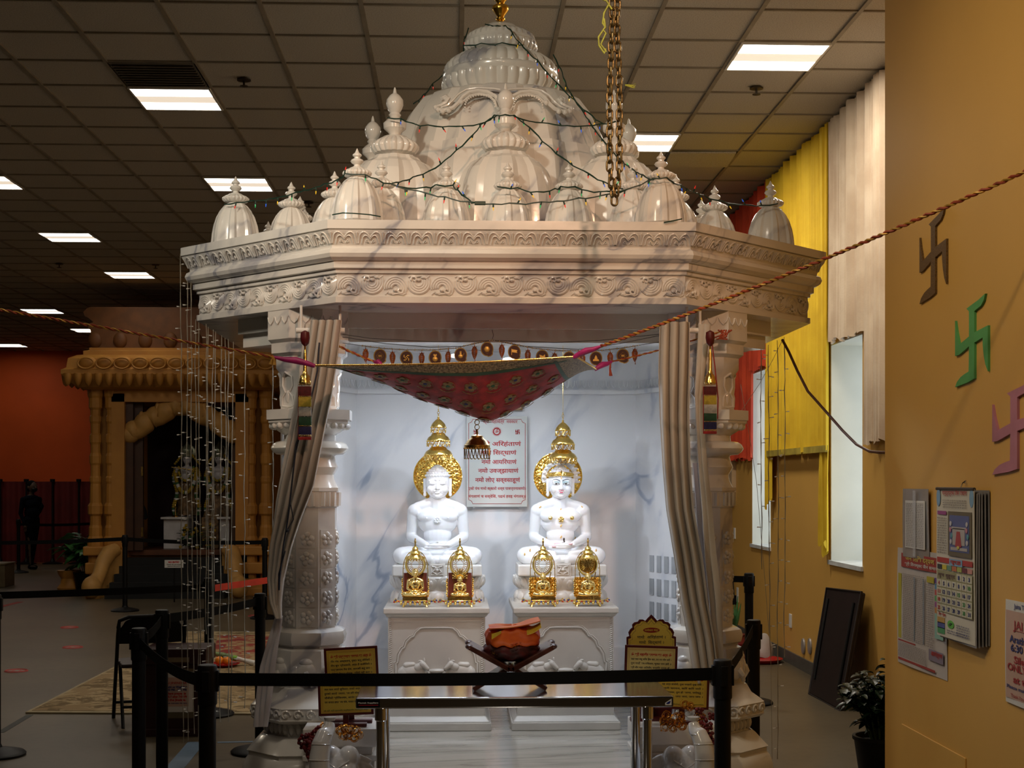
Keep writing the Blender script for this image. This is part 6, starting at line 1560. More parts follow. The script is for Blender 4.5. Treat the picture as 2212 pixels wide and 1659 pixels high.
# booklet page in plastic sleeve
t, fr_, w_, h_ = sheet_on_wall('plastic_sleeve_page', 1957,1056,2013,1206, 'narrow booklet page in a clear plastic sleeve pinned above the printed chart', 'page', mat('grey_sleeve', (.30,.30,.32), .15, var=.1, coat=.5), .012)
b = fr_(.004); b.box(-w_*.36,-h_*.36,0,w_*.40,h_*.33,.002); pg = b.build('page', M_PAPW, t)
x = fr_(.007); para(x, -w_*.32, w_*.02, h_*.30, -h_*.34, 26, .001, 1); para(x, w_*.06, w_*.37, h_*.30, -h_*.34, 26, .001, 2); x.build('print', M_GRYT, pg)
b = fr_(.010); b.sheet(lambda u,v: Vector(((u-.5)*w_*.12+w_*.04, (v-.5)*h_*.95, .003*sin(u*7))), 4, 4, .001); b.build('glossy_crease', mat('clear_glossy_plastic', (.6,.6,.62), .08, var=0, alpha=.35), t)
# chart sheet
t, fr_, w_, h_ = sheet_on_wall('wall_chart', 1943,1190,2048,1450, 'large printed almanac chart sheet with red header, below the plastic sleeve', 'chart', M_PAP, .006, .008)
C_ = lambda n, c: mat(n, c, .6, var=.05)
b = fr_(.004); b.box(-w_*.40,h_*.34,0,w_*.47,h_*.46,.001); hb = b.build('red_header', C_('chart_red', (.36,.05,.04)), t)
b = fr_(.006); text(b, dev('जैन तिथि दर्पण'), 0, h_*.405, .018, w_*.6, .001, .03); b.build('header_title', C_('chart_yellow_ink', (.6,.45,.1)), hb); b = fr_(.006); text(b, dev('श्री दिगम्बर जैन समाज'), .02, h_*.36, .012, w_*.7, .001, .02); b.build('header_line', M_PAPW, hb)
b = fr_(.004); b.box(-w_*.47,-h_*.28,0,-w_*.40,h_*.28,.001); b.box(w_*.14,h_*.25,0,w_*.28,h_*.30,.001); b.build('yellow_column', C_('chart_yellow', (.48,.42,.05)), t)
cols = [('chart_purple',(.14,.07,.30)),('chart_blue',(.10,.28,.45)),('chart_redbox',(.55,.10,.09)),('chart_green',(.12,.38,.12)),('chart_violet',(.32,.08,.26)),('chart_orange',(.55,.24,.06)),('chart_aqua',(.28,.50,.42))]
for i, (n, c) in enumerate(cols):
    b = fr_(.004); y = h_*.30-i*h_*.048; b.box(w_*.30,y-(h_*.042 if i < 6 else h_*.20),0,w_*.46,y,.001); b.build('colour_box', C_(n, c), t)
b = fr_(.004)
for xx in (-.13,.06): b.box(w_*xx,-h_*.27,0,w_*xx+.010,h_*.27,.001)
b.build('blue_column', C_('chart_blue_tint', (.30,.38,.46)), t)
x = fr_(.0055); para(x, -w_*.37, w_*.10, h_*.29, -h_*.28, 36, .001, 3); para(x, w_*.13, w_*.28, h_*.24, -h_*.28, 28, .001, 4); para(x, -w_*.47, w_*.14, -h_*.31, -h_*.44, 11, .001, 6); x.build('small_print', M_GRYT, t)
b = fr_(.004); b.box(w_*.18,-h_*.38,0,w_*.46,-h_*.29,.001); b.build('photo_box', C_('chart_photo', (.24,.20,.26)), t); b = fr_(.0055); text(b, dev('आमंत्रण'), w_*.34, -h_*.335, .018, w_*.22, .001, .03); b.build('box_title', C_('chart_red_ink', (.45,.05,.05)), t)
b = fr_(.004); b.box(-w_*.47,-h_*.47,0,w_*.30,-h_*.45,.001); b.box(-w_*.47,-h_*.305,0,-w_*.1,-h_*.293,.001); b.build('red_rule', C_('chart_red', (.36,.05,.04)), t)
# calendar
t, fr_, w_, h_ = sheet_on_wall('wall_calendar', 2047,1056,2130,1383, 'hanging wall calendar with shrine picture and October date grid', 'calendar', mat('calendar_paper', (.60,.56,.46), .45, var=.03), .040, .004, .002)
for k in range(5):
    o = .006+k*.007; b = MB().frame(Vector((XN-o, t.location.y-.010*(5-k)*.9, t.location.z+h_/2-.003*k)), Vector((0,-1,0)), Vector((0,0,1)), Vector((-1,0,0)))
    b.sheet(lambda u,v,k=k: Vector(((u-.5)*w_, (v-.5)*h_*.985, .003*sin(u*4+v*2+k))), 10, 10, .001); b.build('back_page', mat('calendar_back_page', (.30,.28,.27), .5, var=.2, vs=4), t)
b = fr_(.002); b.tube([(-w_/2,h_/2,.0),(w_/2,h_/2,.0)], .006, 8); b.build('metal_strip', mat('strip_dark', (.08,.08,.09), .3, .6), t)
h = fr_(.0); h.tube([(0,h_/2+.004,-.02),(0,h_/2+.022,-.028),(.01,h_/2+.030,-.036),(.014,h_/2+.02,-.03)], .0025, 6); h.build('wall_hook', M_STEEL, t)
x = fr_(.004); text(x, dev('चन्द्रप्रभ जैन पंचांग'), 0, h_*.458, .016, w_*.66, .001, .015); x.build('title', C_('calendar_red', (.45,.05,.04)), t)
for s in (-1,1): b = fr_(.004); b.ball((s*w_*.44, h_*.44, 0), (w_*.055,h_*.06,.001), 14, 6); b.build('blue_oval', C_('calendar_blue', (.22,.38,.55)), t)
x = fr_(.004); para(x, -w_*.32, w_*.32, h_*.43, h_*.37, 4, .001, 8); para(x, -w_*.47, -w_*.20, h_*.31, h_*.06, 15, .001, 9); x.build('verse_print', M_GRYT, t)
b = fr_(.004); b.box(-w_*.46,h_*.325,0,-w_*.22,h_*.35,.001); b.build('purple_tab', C_('calendar_purple', (.32,.06,.22)), t)
b = fr_(.004); b.box(-w_*.16,h_*.055,0,w_*.45,h_*.35,.002); pc = b.build('picture', C_('picture_brown', (.14,.11,.06)), t)
b = fr_(.006); b.box(-w_*.11,h_*.085,0,w_*.40,h_*.325,.001); b.build('blue_background', C_('picture_blue', (.10,.12,.28)), pc)
b = fr_(.0075); b.box(-w_*.02,h_*.13,0,w_*.30,h_*.24,.001); b.box(-w_*.05,h_*.235,0,w_*.33,h_*.25,.001); b.box(-w_*.07,h_*.095,0,w_*.36,h_*.115,.001); b.build('little_temple', C_('picture_stone', (.42,.38,.36)), pc)
b = fr_(.009); b.poly([(w_*.06,h_*.12),(w_*.10,h_*.22),(w_*.18,h_*.22),(w_*.22,h_*.12)], 0, .001); b.build('red_cloth', C_('picture_red', (.42,.05,.05)), pc); b = fr_(.0105); b.ball((w_*.14,h_*.115,0), (w_*.035,h_*.012,.001), 12, 5); b.build('gold_spot', C_('picture_gold', (.6,.5,.1)), pc)
for s in (0,1):
    for k in range(4): b = fr_(.009); b.ball((w_*(-.06+.42*s)+w_*.02*sin(k*2), h_*(.15+.04*k), 0), (w_*.03,h_*.018,.001), 10, 5); b.build('painted_figure', C_(('figure_white','figure_teal','figure_rose')[k%3], ((.5,.48,.5),(.1,.3,.35),(.5,.2,.25))[k%3]), pc)
b = fr_(.004); b.box(-w_*.47,h_*.0,0,w_*.47,h_*.035,.001); b.build('red_bar', C_('calendar_redbar', (.42,.04,.03)), t); b = fr_(.0055); b.box(-w_*.12,-h_*.01,0,w_*.22,h_*.035,.001); tb = b.build('blue_tab', C_('calendar_blue', (.22,.38,.55)), t)
b = fr_(.007); text(b, dev('अक्टूबर 2020'), w_*.05, h_*.004, .013, w_*.28, .001, .05); b.build('month_name', C_('calendar_red', (.45,.05,.04)), tb)
dc = [('day_black',(.04,.04,.04)),('day_yellow',(.6,.5,.05)),('day_green',(.15,.3,.2)),('day_orange',(.5,.15,.06)),('day_lime',(.4,.42,.1)),('day_maroon',(.15,.03,.04)),('day_salmon',(.55,.25,.2))]
cw = w_*.94/7; gx = -w_*.47; gy = -h_*.045
for i, (n, c) in enumerate(dc): b = fr_(.004); b.box(gx+i*cw+.003,gy,0,gx+(i+1)*cw-.003,gy+h_*.032,.001); b.build('weekday_tab', C_(n, c), t)
b = fr_(.004); rh = h_*.056
b.box(gx,gy-.006-5*rh,0,-gx,gy-.004,.0006); gr = b.build('date_grid', C_('grid_olive', (.30,.28,.14)), t)
b = fr_(.0050); n1_ = fr_(.0062); n2_ = fr_(.0062); n3_ = fr_(.0062)
for r in range(5):
    for c in range(7):
        d_ = r*7+c-3; 
        if d_ < 1: continue
        x0 = gx+c*cw+.002; y0 = gy-.006-(r+1)*rh; b.box(x0,y0+.003,0,x0+cw-.004,y0+rh-.002,.0008)
        text((n2_ if c == 0 else n3_ if d_ in (10,15,23,30) else n1_), str(d_), x0+cw/2-.002, y0+rh*.30, rh*.45, cw*(.30 if d_ < 10 else .5), .001, .04)
b.build('date_cells', C_('cell_cream', (.55,.52,.40)), gr); n1_.build('dates', M_NAVY, gr); n2_.build('red_dates', C_('calendar_red', (.45,.05,.04)), gr); n3_.build('green_dates', C_('green_ink', (.05,.25,.06)), gr)
x = fr_(.0045); b = fr_(.005); text(b, dev('शुभ मुहूर्त'), gx+cw*2, gy-.006-rh*.7, .014, cw*3.4, .001, .01); b.build('panel_words', C_('grid_dark', (.12,.05,.06)), gr)
x = fr_(.004); text(x, 'Bank of Saroj' if False else dev('बैंक सेवा'), -w_*.33, -h_*.365, .012, w_*.2, .001, .03); x.build('red_words', C_('calendar_red', (.45,.05,.04)), t)
b = fr_(.004); b.ball((-w_*.10,-h_*.405,0), (w_*.09,h_*.028,.001), 20, 6); b.build('green_logo', C_('logo_green', (.12,.42,.06)), t); b = fr_(.0055); b.poly([(-w_*.15,-h_*.41),(-w_*.09,-h_*.392),(-w_*.045,-h_*.395),(-w_*.10,-h_*.413)], 0, .001); b.build('logo_bird', C_('logo_dark', (.03,.1,.03)), t)
for i, (n, c) in enumerate((('ad_gold',(.5,.3,.08)),('ad_navy',(.08,.1,.3)),('ad_green',(.08,.3,.12)))): b = fr_(.004); b.box(-w_*.46,-h_*(.39+.035*i)-.012,0,-w_*.26,-h_*(.39+.035*i)+.010,.001); b.build('advert_box', C_(n, c), t)
x = fr_(.004); para(x, w_*.05, w_*.40, -h_*.39, -h_*.47, 5, .001, 12); para(x, -w_*.2, w_*.35, -h_*.44, -h_*.47, 2, .001, 13); x.build('advert_print', M_NAVY, t)
# notice poster at the right edge
t, fr_, w_, h_ = sheet_on_wall('notice_poster', 2177,1310,2330,1545, 'peach notice poster with JAI JINENDRA heading, cut by the right edge', 'poster', M_PAPW, .006, .006)
b = fr_(.003); b.box(-w_*.485,-h_*.45,0,w_*.485,h_*.40,.0008); pb = b.build('peach_field', C_('poster_peach', (.55,.36,.28)), t)
b = fr_(.003); b.box(-w_*.485,h_*.40,0,w_*.485,h_*.485,.0008); b.build('pale_header', M_PAPW, t); b = fr_(.005); text(b, 'Jaina Temple of the Community Hall', w_*.05, h_*.43, .016, w_*.8, .001, .02); b.build('header_words', M_NAVY, t)
b = fr_(.005); text(b, 'JAI JINENDRA', 0, h_*.23, .030, w_*.72, .001, .01); b.box(-w_*.36,h_*.215,0,w_*.36,h_*.219,.001); b.build('heading', C_('poster_red', (.38,.04,.04)), pb)
b = fr_(.005); text(b, 'Arathi on Weekdays', 0, h_*.10, .024, w_*.84, .001, .025); text(b, '6:30 PM - 7:00 PM', 0, h_*.015, .024, w_*.80, .001, .025); text(b, 'Please maintain distance at all times', 0, -h_*.35, .012, w_*.92, .001, .02); b.build('blue_words', M_NAVY, pb)
b = fr_(.005); text(b, 'Silent prayer is', 0, -h_*.095, .024, w_*.70, .001, .03); text(b, 'ONLY after 7:00 PM', 0, -h_*.175, .024, w_*.9, .001, .03); text(b, 'at the Jinalaya.', 0, -h_*.285, .024, w_*.72, .001, .03); text(b, 'Thank You', -w_*.3, -h_*.43, .012, w_*.2, .001, .01); b.build('red_words', C_('poster_red', (.38,.04,.04)), pb)
# access panel outline low on the near wall
a, b2, c = PX(1950,1563,XN), PX(2088,1638,XN), PX(1956,1584,XN)
o = MB().box(XN-.006, b2.y, 0.05, XN, a.y, (a.z+b2.z)/2); struct(o.build('trim_3', M_OR, bevel=.002)); 
# items on the floor at right behind the barriers
t = thing('red_tray', PZ(1640,1428), 'round red tray on the floor against the baseboard at right', 'tray'); p = PZ(1640,1430)
MB().at((p.x,p.y,0)).lathe([(.17,0),(.21,.03),(.215,.035),(.16,.012),(.001,.012)], 36).build('dish', mat('red_plastic', (.45,.01,.01), .3), t)
p = PZ(1648,1425); o = MB(); o.at((p.x+.02,p.y+.05,0)); random.seed(3)
o.rings([[(.085*(1+.12*sin(a*3+j))*cos(a)*(1-.62*(j/6)**1.6), .07*(1+.1*sin(a*4+j*2))*sin(a)*(1-.62*(j/6)**1.6), .015+.042*j+.012*sin(a*2+j)) for a in [2*pi*i/20 for i in range(20)]] for j in range(6)]); tag(o.build('plastic_bag', mat('thin_white_plastic', (.6,.58,.55), .3, var=.1, bump=.5, bs=30)), 'tied white plastic bag standing on the red tray', 'bag')
p = PZ(1582,1420); t = thing('flower_vase', (p.x,p.y,0), 'green leafed bunch in a dark red pot partly hidden by the column', 'plant')
MB().at((p.x,p.y,0)).lathe([(.10,0),(.15,.05),(.16,.14),(.12,.20),(.13,.22),(.11,.22),(.001,.2)], 24).build('pot', mat('dark_red_pot', (.15,.01,.01), .4), t)
l = MB()
for k in range(9):
    a = -1.2+k*.3; l.tube([(p.x+.02*cos(a),p.y,.2),(p.x+.05*sin(a),p.y+.03*cos(k),.36),(p.x+.14*sin(a)-.05,p.y+.05*cos(k),.52+.05*sin(k*2))], [.014,.018,.003], 6)
l.build('leaves', mat('fresh_green_leaf', (.06,.20,.06), .45, var=.4, vs=10), t)
# yellow lights strings on the right: handled with the icicle lights
# ================================================================ LEFT BACKGROUND
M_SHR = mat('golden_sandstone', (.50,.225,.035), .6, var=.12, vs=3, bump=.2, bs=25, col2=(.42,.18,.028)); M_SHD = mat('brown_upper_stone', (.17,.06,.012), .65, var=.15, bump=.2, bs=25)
fs = 20.4; YS = P(388,1040,fs).y
sx = lambda px: PY(px,1040,YS).x; sz = lambda py: PY(388,py,YS).z
cxs = sx(388); hw = (sx(600)-sx(176))/2
t = thing('orange_shrine', (cxs,YS+1.2,0), 'large golden sandstone temple shrine with carved columns at the back left', 'shrine')
o = MB()
def sbox(mb, x0, x1, y0, y1, Ya, Yb): mb.box(sx(x0),Ya,sz(y1),sx(x1),Yb,sz(y0)); return mb
# body: left and right piers around the doorway, back mass
dp = 2.4
wl1 = MB(); sbox(wl1, 240,268, 850,1300, YS+.02, YS+dp); sbox(wl1, 508,536, 850,1300, YS+.02, YS+dp); sbox(wl1, 240,536, 840,868, YS+.02, YS+dp); wl1.box(sx(240),YS+dp-.1,0,sx(536),YS+dp,sz(840)); wl1.box(sx(240),YS+.45,0,sx(536),YS+dp,sz(1192)); wl1.box(sx(240),YS+.02,0,sx(262),YS+.5,sz(1192)); wl1.box(sx(505),YS+.02,0,sx(536),YS+.5,sz(1192))
wl1.box(sx(196),YS+.35,0,sx(245),YS+dp,sz(850)); wl1.box(sx(531),YS+.35,0,sx(580),YS+dp,sz(850)); wl1.build('wall', M_SHR, t)
def spillar(px):
    q = MB(); x = sx(px); q.at((x,YS+.12,0)); k8 = 1; w_ = (sx(18)-sx(0))*.62
    pr = []; 
    for py, r in ((1290,1.5),(1262,1.5),(1255,1.25),(1225,1.25),(1220,1.45),(1196,1.45),(1190,1.6),(1165,1.6),(1158,1.3),(1140,1.3),(1134,1.1),(1115,1.1),(1110,1.5),(1093,1.5),(1086,1.15),(1050,1.05),(1045,1.0),(1040,1.15),(1032,1.15),(1028,.95),(1005,.95),(1000,1.15),(985,1.2),(978,.95),(960,.95),(955,1.15),(940,1.15),(936,.9),(915,.95),(910,1.15),(900,1.15),(896,.95),(885,1.0),(880,1.3),(860,1.3),(855,1.5),(840,1.6)): pr.append((w_*r, sz(py)))
    q.lathe(pr, 12, ph=pi/12, smooth=False); return q.build('column', M_SHR, t)
for px in (202,237,538,573): spillar(px)
bs = MB()
for (y0,y1,e) in ((1292,1300,10),(1250,1292,4),(1215,1240,2),(1180,1200,6)):
    sbox(bs, 186-e, 262, y0, y1, YS-.02-e*.004, YS+dp); sbox(bs, 514, 588+e, y0, y1, YS-.02-e*.004, YS+dp)
bs.box(sx(178),YS-.04,0,sx(262),YS+dp,.12); bs.box(sx(514),YS-.04,0,sx(596),YS+dp,.12)
bs.build('base_moulding', M_SHR, t, bevel=.02)
# eave with pendants and petals
ev = MB()
def ering(e, y): a = sz(y); return [Vector((sx(176)-e, YS-.15-e, a)), Vector((sx(600)+e, YS-.15-e, a)), Vector((sx(600)+e, YS+dp+e, a)), Vector((sx(176)-e, YS+dp+e, a))]
ev.rings([ering(e,y) for e,y in ((-.05,842),(.02,838),(.14,822),(.20,812),(.20,803),(.16,800),(.14,798),(.12,778),(.02,770),(-.05,768),(-.05,760),(-.12,757),(-.12,752))], True, True, True, False); ev.build('eave', M_SHR, t)
pd = MB(); xl, xr = sx(176)-.18, sx(600)+.18; n = 22
for k in range(n):
    x = xl+(xr-xl)*(k+.5)/n; pd.at((x,YS-.32,sz(812))); pd.lathe([(.001,-.17),(.035,-.14),(.05,-.09),(.06,-.03),(.06,.01),(.001,.02)][::1], 10)
for k in range(9):
    y = YS-.32+(dp+.5)*(k+.5)/9; pd.at((xl,y,sz(812))); pd.lathe([(.001,-.17),(.035,-.14),(.05,-.09),(.06,-.03),(.06,.01),(.001,.02)], 10)
build_each(pd, 'pendant', M_SHR, t)
pt = MB(); n = 11; 
for k in range(n):
    x = sx(180)+(sx(600)-sx(180))*(k+.5)/n
    pt.at((x,YS-.26,sz(788))); pt.ball((0,0,0), (.135,.09,.10), 14, 10); pt.at((x,YS-.33,sz(788))); pt.tube([(.11*cos(a),-.03,.075*sin(a)-.01) for a in [2*pi*i/18 for i in range(18)]], .014, 5, loop=True)
pt.build('lotus_petals', M_SHR, t)
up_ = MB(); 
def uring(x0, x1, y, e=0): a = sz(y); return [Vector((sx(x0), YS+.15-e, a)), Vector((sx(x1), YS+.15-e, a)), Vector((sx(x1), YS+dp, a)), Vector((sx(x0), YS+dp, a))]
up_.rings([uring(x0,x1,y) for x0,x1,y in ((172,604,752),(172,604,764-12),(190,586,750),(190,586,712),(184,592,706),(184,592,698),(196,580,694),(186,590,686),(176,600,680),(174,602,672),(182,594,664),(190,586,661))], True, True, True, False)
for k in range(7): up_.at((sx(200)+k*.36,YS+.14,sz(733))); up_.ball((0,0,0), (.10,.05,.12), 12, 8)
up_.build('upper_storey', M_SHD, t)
# arch (scalloped toran) in the doorway
ar = MB(); xa, xb2 = sx(268), sx(508); W_ = (xb2-xa)/2; xc = (xa+xb2)/2
pts = []; N = 64
for i in range(N+1):
    f_ = -1+2*i/N; z = sz(945)+(sz(880)-sz(945))*(1-abs(f_)**1.25) + .075*abs(sin(f_*pi*2.5)); pts.append((xc+f_*W_*.96, YS+.16, z))
ar.tube(pts, [.115+.045*abs(sin((-1+2*i/N)*pi*5)) for i in range(N+1)], 12)
for s in (-1,1):
    for f_, h in ((.42,.10),(.72,.08)): ar.at((xc+s*f_*W_, YS+.12, sz(945)+(sz(880)-sz(945))*(1-f_**1.25)+.12)); ar.ball((0,0,0), (.05,.07,.12), 10, 8)
    ar.at(); ar.ball((xc+s*W_*.93,YS+.14,sz(938)), (.14,.12,.13), 12, 8); ar.ball((xc+s*W_*.80,YS+.10,sz(922)), (.06,.06,.08), 10, 8)
ar.at(); ar.build('scalloped_arch', mat('pale_sandstone', (.56,.30,.08), .6, var=.1, bump=.2, bs=25), t)
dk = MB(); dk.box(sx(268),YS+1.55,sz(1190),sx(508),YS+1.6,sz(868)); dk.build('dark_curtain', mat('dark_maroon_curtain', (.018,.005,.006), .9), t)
df = MB(); df.box(sx(268),YS+.10,sz(1190),sx(284),YS+.4,sz(868)); df.box(sx(283),YS+.2,sz(1190),sx(302),YS+.28,sz(868)); df.box(sx(496),YS+.2,sz(1190),sx(508),YS+.28,sz(868)); build_each(df, 'door_leaf', mat('dark_brown_door', (.06,.022,.008), .5), t)
kn = MB()
for py in (1018,1150): kn.box(sx(299),YS+.17,sz(py+10),sx(303),YS+.2,sz(py-10))
build_each(kn, 'brass_hinge', M_BRASS, t)
# brown threshold and black stair
th = MB().box(sx(262),YS+.28,sz(1192)-.06,sx(508),YS+1.6,sz(1190)); th.build('threshold', mat('brown_threshold', (.11,.035,.012), .5), t)
sr = MB(); nst = 5; Zs = sz(1192)-.06
for k in range(nst): sr.box(sx(262)-.025*k,YS+.28-.17*(k+1),0,sx(498),YS+.28-.17*k,Zs*(nst-k)/(nst+.3))
sr.build('stairs', mat('black_stair_carpet', (.005,.0055,.006), .8), t)
for s, px in ((-1,244),(1,500)):
    b = MB(); y0 = YS-.02; X_ = lambda q: sx(q) if s < 0 else sx(744-q)
    P_ = [Vector((X_(252),y0,sz(1187))), Vector((X_(240),y0-.10,sz(1193))), Vector((X_(231),y0-.22,sz(1215))), Vector((X_(227),y0-.32,sz(1240))), Vector((X_(220),y0-.42,sz(1258))), Vector((X_(217),y0-.48,.16))]
    b.tube(P_, [.10,.12,.11,.10,.12,.13], 12)
    for i in range(len(P_)-1):
        a_, c_ = P_[i], P_[i+1]; b.hexa([(a_.x-.08,a_.y,0),(a_.x+.08,a_.y,0),(c_.x+.08,c_.y,0),(c_.x-.08,c_.y,0)], [(a_.x-.08,a_.y,a_.z),(a_.x+.08,a_.y,a_.z),(c_.x+.08,c_.y,c_.z),(c_.x-.08,c_.y,c_.z)])
    b.ball((P_[-1].x,P_[-1].y,.16), (.14,.16,.16), 14, 10); b.build('balustrade', mat('pale_sandstone', (.56,.30,.08), .6), t)
# no entry notice on the stair
p = P(376,1218,fs-1.35); o = MB().frame(p, Vector((1,0,0)), Vector((0,0,1)), Vector((0,-1,0))); o.box(-.125,-.052,0,.125,.052,.008); n = thing('stair_notice', p, 'small white notice hung on the dark stair of the orange shrine', 'notice'); o.build('board', M_PAPW, n)
o = MB().frame(p, Vector((1,0,0)), Vector((0,0,1)), Vector((0,-1,0))); text(o, 'NO ENTRY', 0, .012, .024, .15, .010, .06); o.build('red_words', M_REDT, n); o = MB().frame(p, Vector((1,0,0)), Vector((0,0,1)), Vector((0,-1,0))); text(o, 'Please do not enter', 0, -.014, .014, .19, .010, .03); text(o, 'beyond this point', 0, -.036, .014, .17, .010, .03); o.build('black_words', M_DARKT, n)
p2 = P(376,1232,fs-1.35); MB().tube([Vector((p.x,p.y+.02,.02)), Vector((p.x,p.y+.02,p.z))], .01, 8).build('post', M_BLACK, n)
YA = YS+.8; sxa = lambda px: PY(px,1040,YA).x
# deities with garlands on altars
M_ALT = mat('white_altar_marble', (.55,.55,.57), .4, var=.1)
def altar(x0, x1, lab):
    q = MB(); q.box(sxa(x0),YS+.60,sz(1190),sxa(x1),YS+1.15,sz(1124)); q.box(sxa(x0)-.03,YS+.52,sz(1124),sxa(x1)+.03,YS+1.18,sz(1119)); tag(q.build('altar_table', M_ALT, bevel=.01), lab, 'altar', 'white altars in the orange shrine')
altar(359,410,'white marble altar block on the left inside the orange shrine'); altar(479,500,'white marble altar block on the right inside the orange shrine')
M_SKIN = mat('pale_idol_marble', (.50,.48,.50), .4); M_CROWN = mat('silver_crown', (.35,.38,.28), .35, .7, var=.2, vs=30); M_FLY = mat('yellow_marigold', (.42,.28,.015), .8, var=.3, vs=60); M_FLW = mat('white_jasmine', (.5,.5,.48), .8); M_ROBE = mat('brown_gold_robe', (.20,.12,.05), .6, .2, var=.4, vs=15); M_GRN = mat('garland_green', (.03,.10,.03), .8)
def deity(px, label, flute):
    x = sxa(px); Y = YS+.85; z0 = sz(1119)
    if px > 440: MB_b = 0
    t = thing('garlanded_deity', (x,Y,z0), label, 'deity statue', 'dressed deity statues in the orange shrine')
    b = MB(); C = b.cap2; B = lambda c, r: b.ball(c, r, 16, 12); b.at((x,Y,z0))
    for s in (-1,1): C((s*.05,0,.40),(s*.045,-.02,.04), .06, .04); B((s*.05,-.05,.02), (.035,.07,.022))
    B((0,0,.46), (.12,.09,.10)); B((0,0,.60), (.10,.075,.11)); B((0,0,.70), (.125,.07,.06)); C((0,0,.73),(0,-.005,.80), .035, .032); B((0,-.01,.86), (.062,.065,.078)); B((0,-.072,.85), (.010,.012,.016))
    for s in (-1,1):
        if flute: C((s*.13,0,.70),(s*.19,-.05,.56), .034,.028); C((s*.19,-.05,.56),(-.06+s*.06,-.14,.70) if s > 0 else (-.12,-.14,.72), .027,.022); B((-.05+s*.07,-.15,.715), (.03,.02,.02))
        else: C((s*.13,0,.70),(s*.17,-.03,.55), .034,.028); C((s*.17,-.03,.55),(s*.13,-.15,.66), .027,.022); B((s*.13,-.16,.69), (.022,.018,.035))
    body_ = remeshed(b, .010, 2); o = MB(); o.join(body_); o.build('body', M_SKIN, t, sharp=0)
    r = MB(); r.at((x,Y,z0)); r.lathe([(.24,.0) if not flute else (.15,.02),(.21,.10) if not flute else (.14,.15),(.17,.25) if not flute else (.14,.28),(.135,.42),(.115,.50),(.10,.53)], 28, flute=lambda a,rr,z: rr*(1+.06*sin(a*13)), sx=1, sy=.75); r.build('skirt', M_ROBE, t)
    c = MB(); c.at((x,Y-.01,z0)); c.lathe([(.068,.90),(.075,.92),(.07,.95),(.085,.98),(.078,1.02),(.05,1.06),(.025,1.09),(.012,1.12),(.001,1.14)], 20, flute=lambda a,rr,z: rr*(1+.05*sin(a*8))); c.ball((0,.05,.97), (.12,.015,.12), 16, 8); c.build('crown', M_CROWN, t)
    f = MB(); w2 = MB(); gr = MB(); f.at((x,Y,z0)); w2.at((x,Y,z0)); gr.at((x,Y,z0)); random.seed(int(px))
    for k in range(34):
        a = pi*k/33; p_ = (.155*cos(a), -.10-.06*sin(a), .72-.36*sin(a)); (f if k % 9 < 6 else w2 if k % 9 < 8 else gr).ball(p_, (.030,.026,.030), 8, 6)
        p_ = (.11*cos(a), -.09-.04*sin(a), .74-.20*sin(a)); (f if k % 5 else gr).ball(p_, (.02,.018,.02), 8, 6)
    for s in (-1,1):
        for k in range(24): (f if (k//4) % 2 == 0 else (gr if k % 3 else w2)).ball((s*(.165+.025*sin(k*.4)), -.05, .70-.029*k), (.034,.03,.022), 8, 6)
        for k in range(6): f.ball((s*(.08+.02*k), .0, .92-.025*k), (.02,.02,.02), 8, 6)
    f.build('yellow_garland', M_FLY, t); w2.build('white_flowers', M_FLW, t); gr.build('green_leaves', M_GRN, t)
    e = MB(); e.at((x,Y,z0))
    for s in (-1,1): e.ball((s*.024,-.072,.868), (.011,.004,.005), 8, 6)
    build_each(e, 'eye', M_DARKT, t)
    if flute: g = MB(); g.at((x,Y,z0)); g.tube([(.12,-.17,.70),(-.20,-.17,.74)], .008, 8); g.build('flute', M_BRASS, t)
d1 = deity(403, 'garlanded deity statue playing a flute, left one inside the orange shrine', True)
d2 = deity(472, 'garlanded deity statue in wide skirt, right one inside the orange shrine', False)
q = MB(); q.box(sxa(440),YS+.60,sz(1190),sxa(477),YS+1.15,sz(1119)-.002)
tag(q.build('altar_table', M_ROBE, bevel=.01), 'brown cloth covered altar under the right deity of the orange shrine', 'altar')
lam = MB(); x = sxa(384); lam.at((x,YS+.62,sz(1119))); lam.lathe([(.05,0),(.05,.01),(.012,.03),(.010,.12),(.02,.14),(.008,.16),(.001,.19)], 14); tag(lam.build('oil_lamp', M_GOLDP), 'small brass oil lamp on the left altar of the orange shrine', 'oil lamp')
random.seed(9); t = thing('flower_heap', (sxa(436),YS+.45,sz(1190)), 'heap of greenery and yellow flowers between the two altars', 'flowers')
l = MB()
for k in range(60): a = random.uniform(0,6.28); leafmesh(l, (sxa(436)+.22*random.uniform(-1,1), YS+.45+.1*random.uniform(-1,1), sz(1190)+random.uniform(.02,.3)), (cos(a),sin(a),random.uniform(.1,1)), .14, .05)
l.build('greenery', M_GRN, t); l = MB()
for k in range(26): l.ball((sxa(436)+.25*random.uniform(-1,1), YS+.40+.08*random.uniform(-1,1), sz(1190)+random.uniform(.03,.38)), .026, 8, 6)
build_each(l, 'yellow_bloom', M_FLY, t)
# bell hung in the doorway
o = MB(); x = sxa(310); o.at((x,YS+.42,0)); o.tube([(0,0,sz(880)),(0,0,sz(1080))], .008, 6)
for k in range(7): o.ball((0,0,sz(905+k*22)), (.02,.02,.03), 8, 6)
o.lathe([(.03,sz(1078)),(.08,sz(1088)),(.13,sz(1105)),(.14,sz(1120)),(.12,sz(1124)),(.001,sz(1120))], 20); tag(o.build('hanging_bell', mat('tarnished_bell_metal', (.05,.06,.07), .4, .8)), 'dark hanging bell on a beaded chain at the left of the shrine doorway', 'bell')
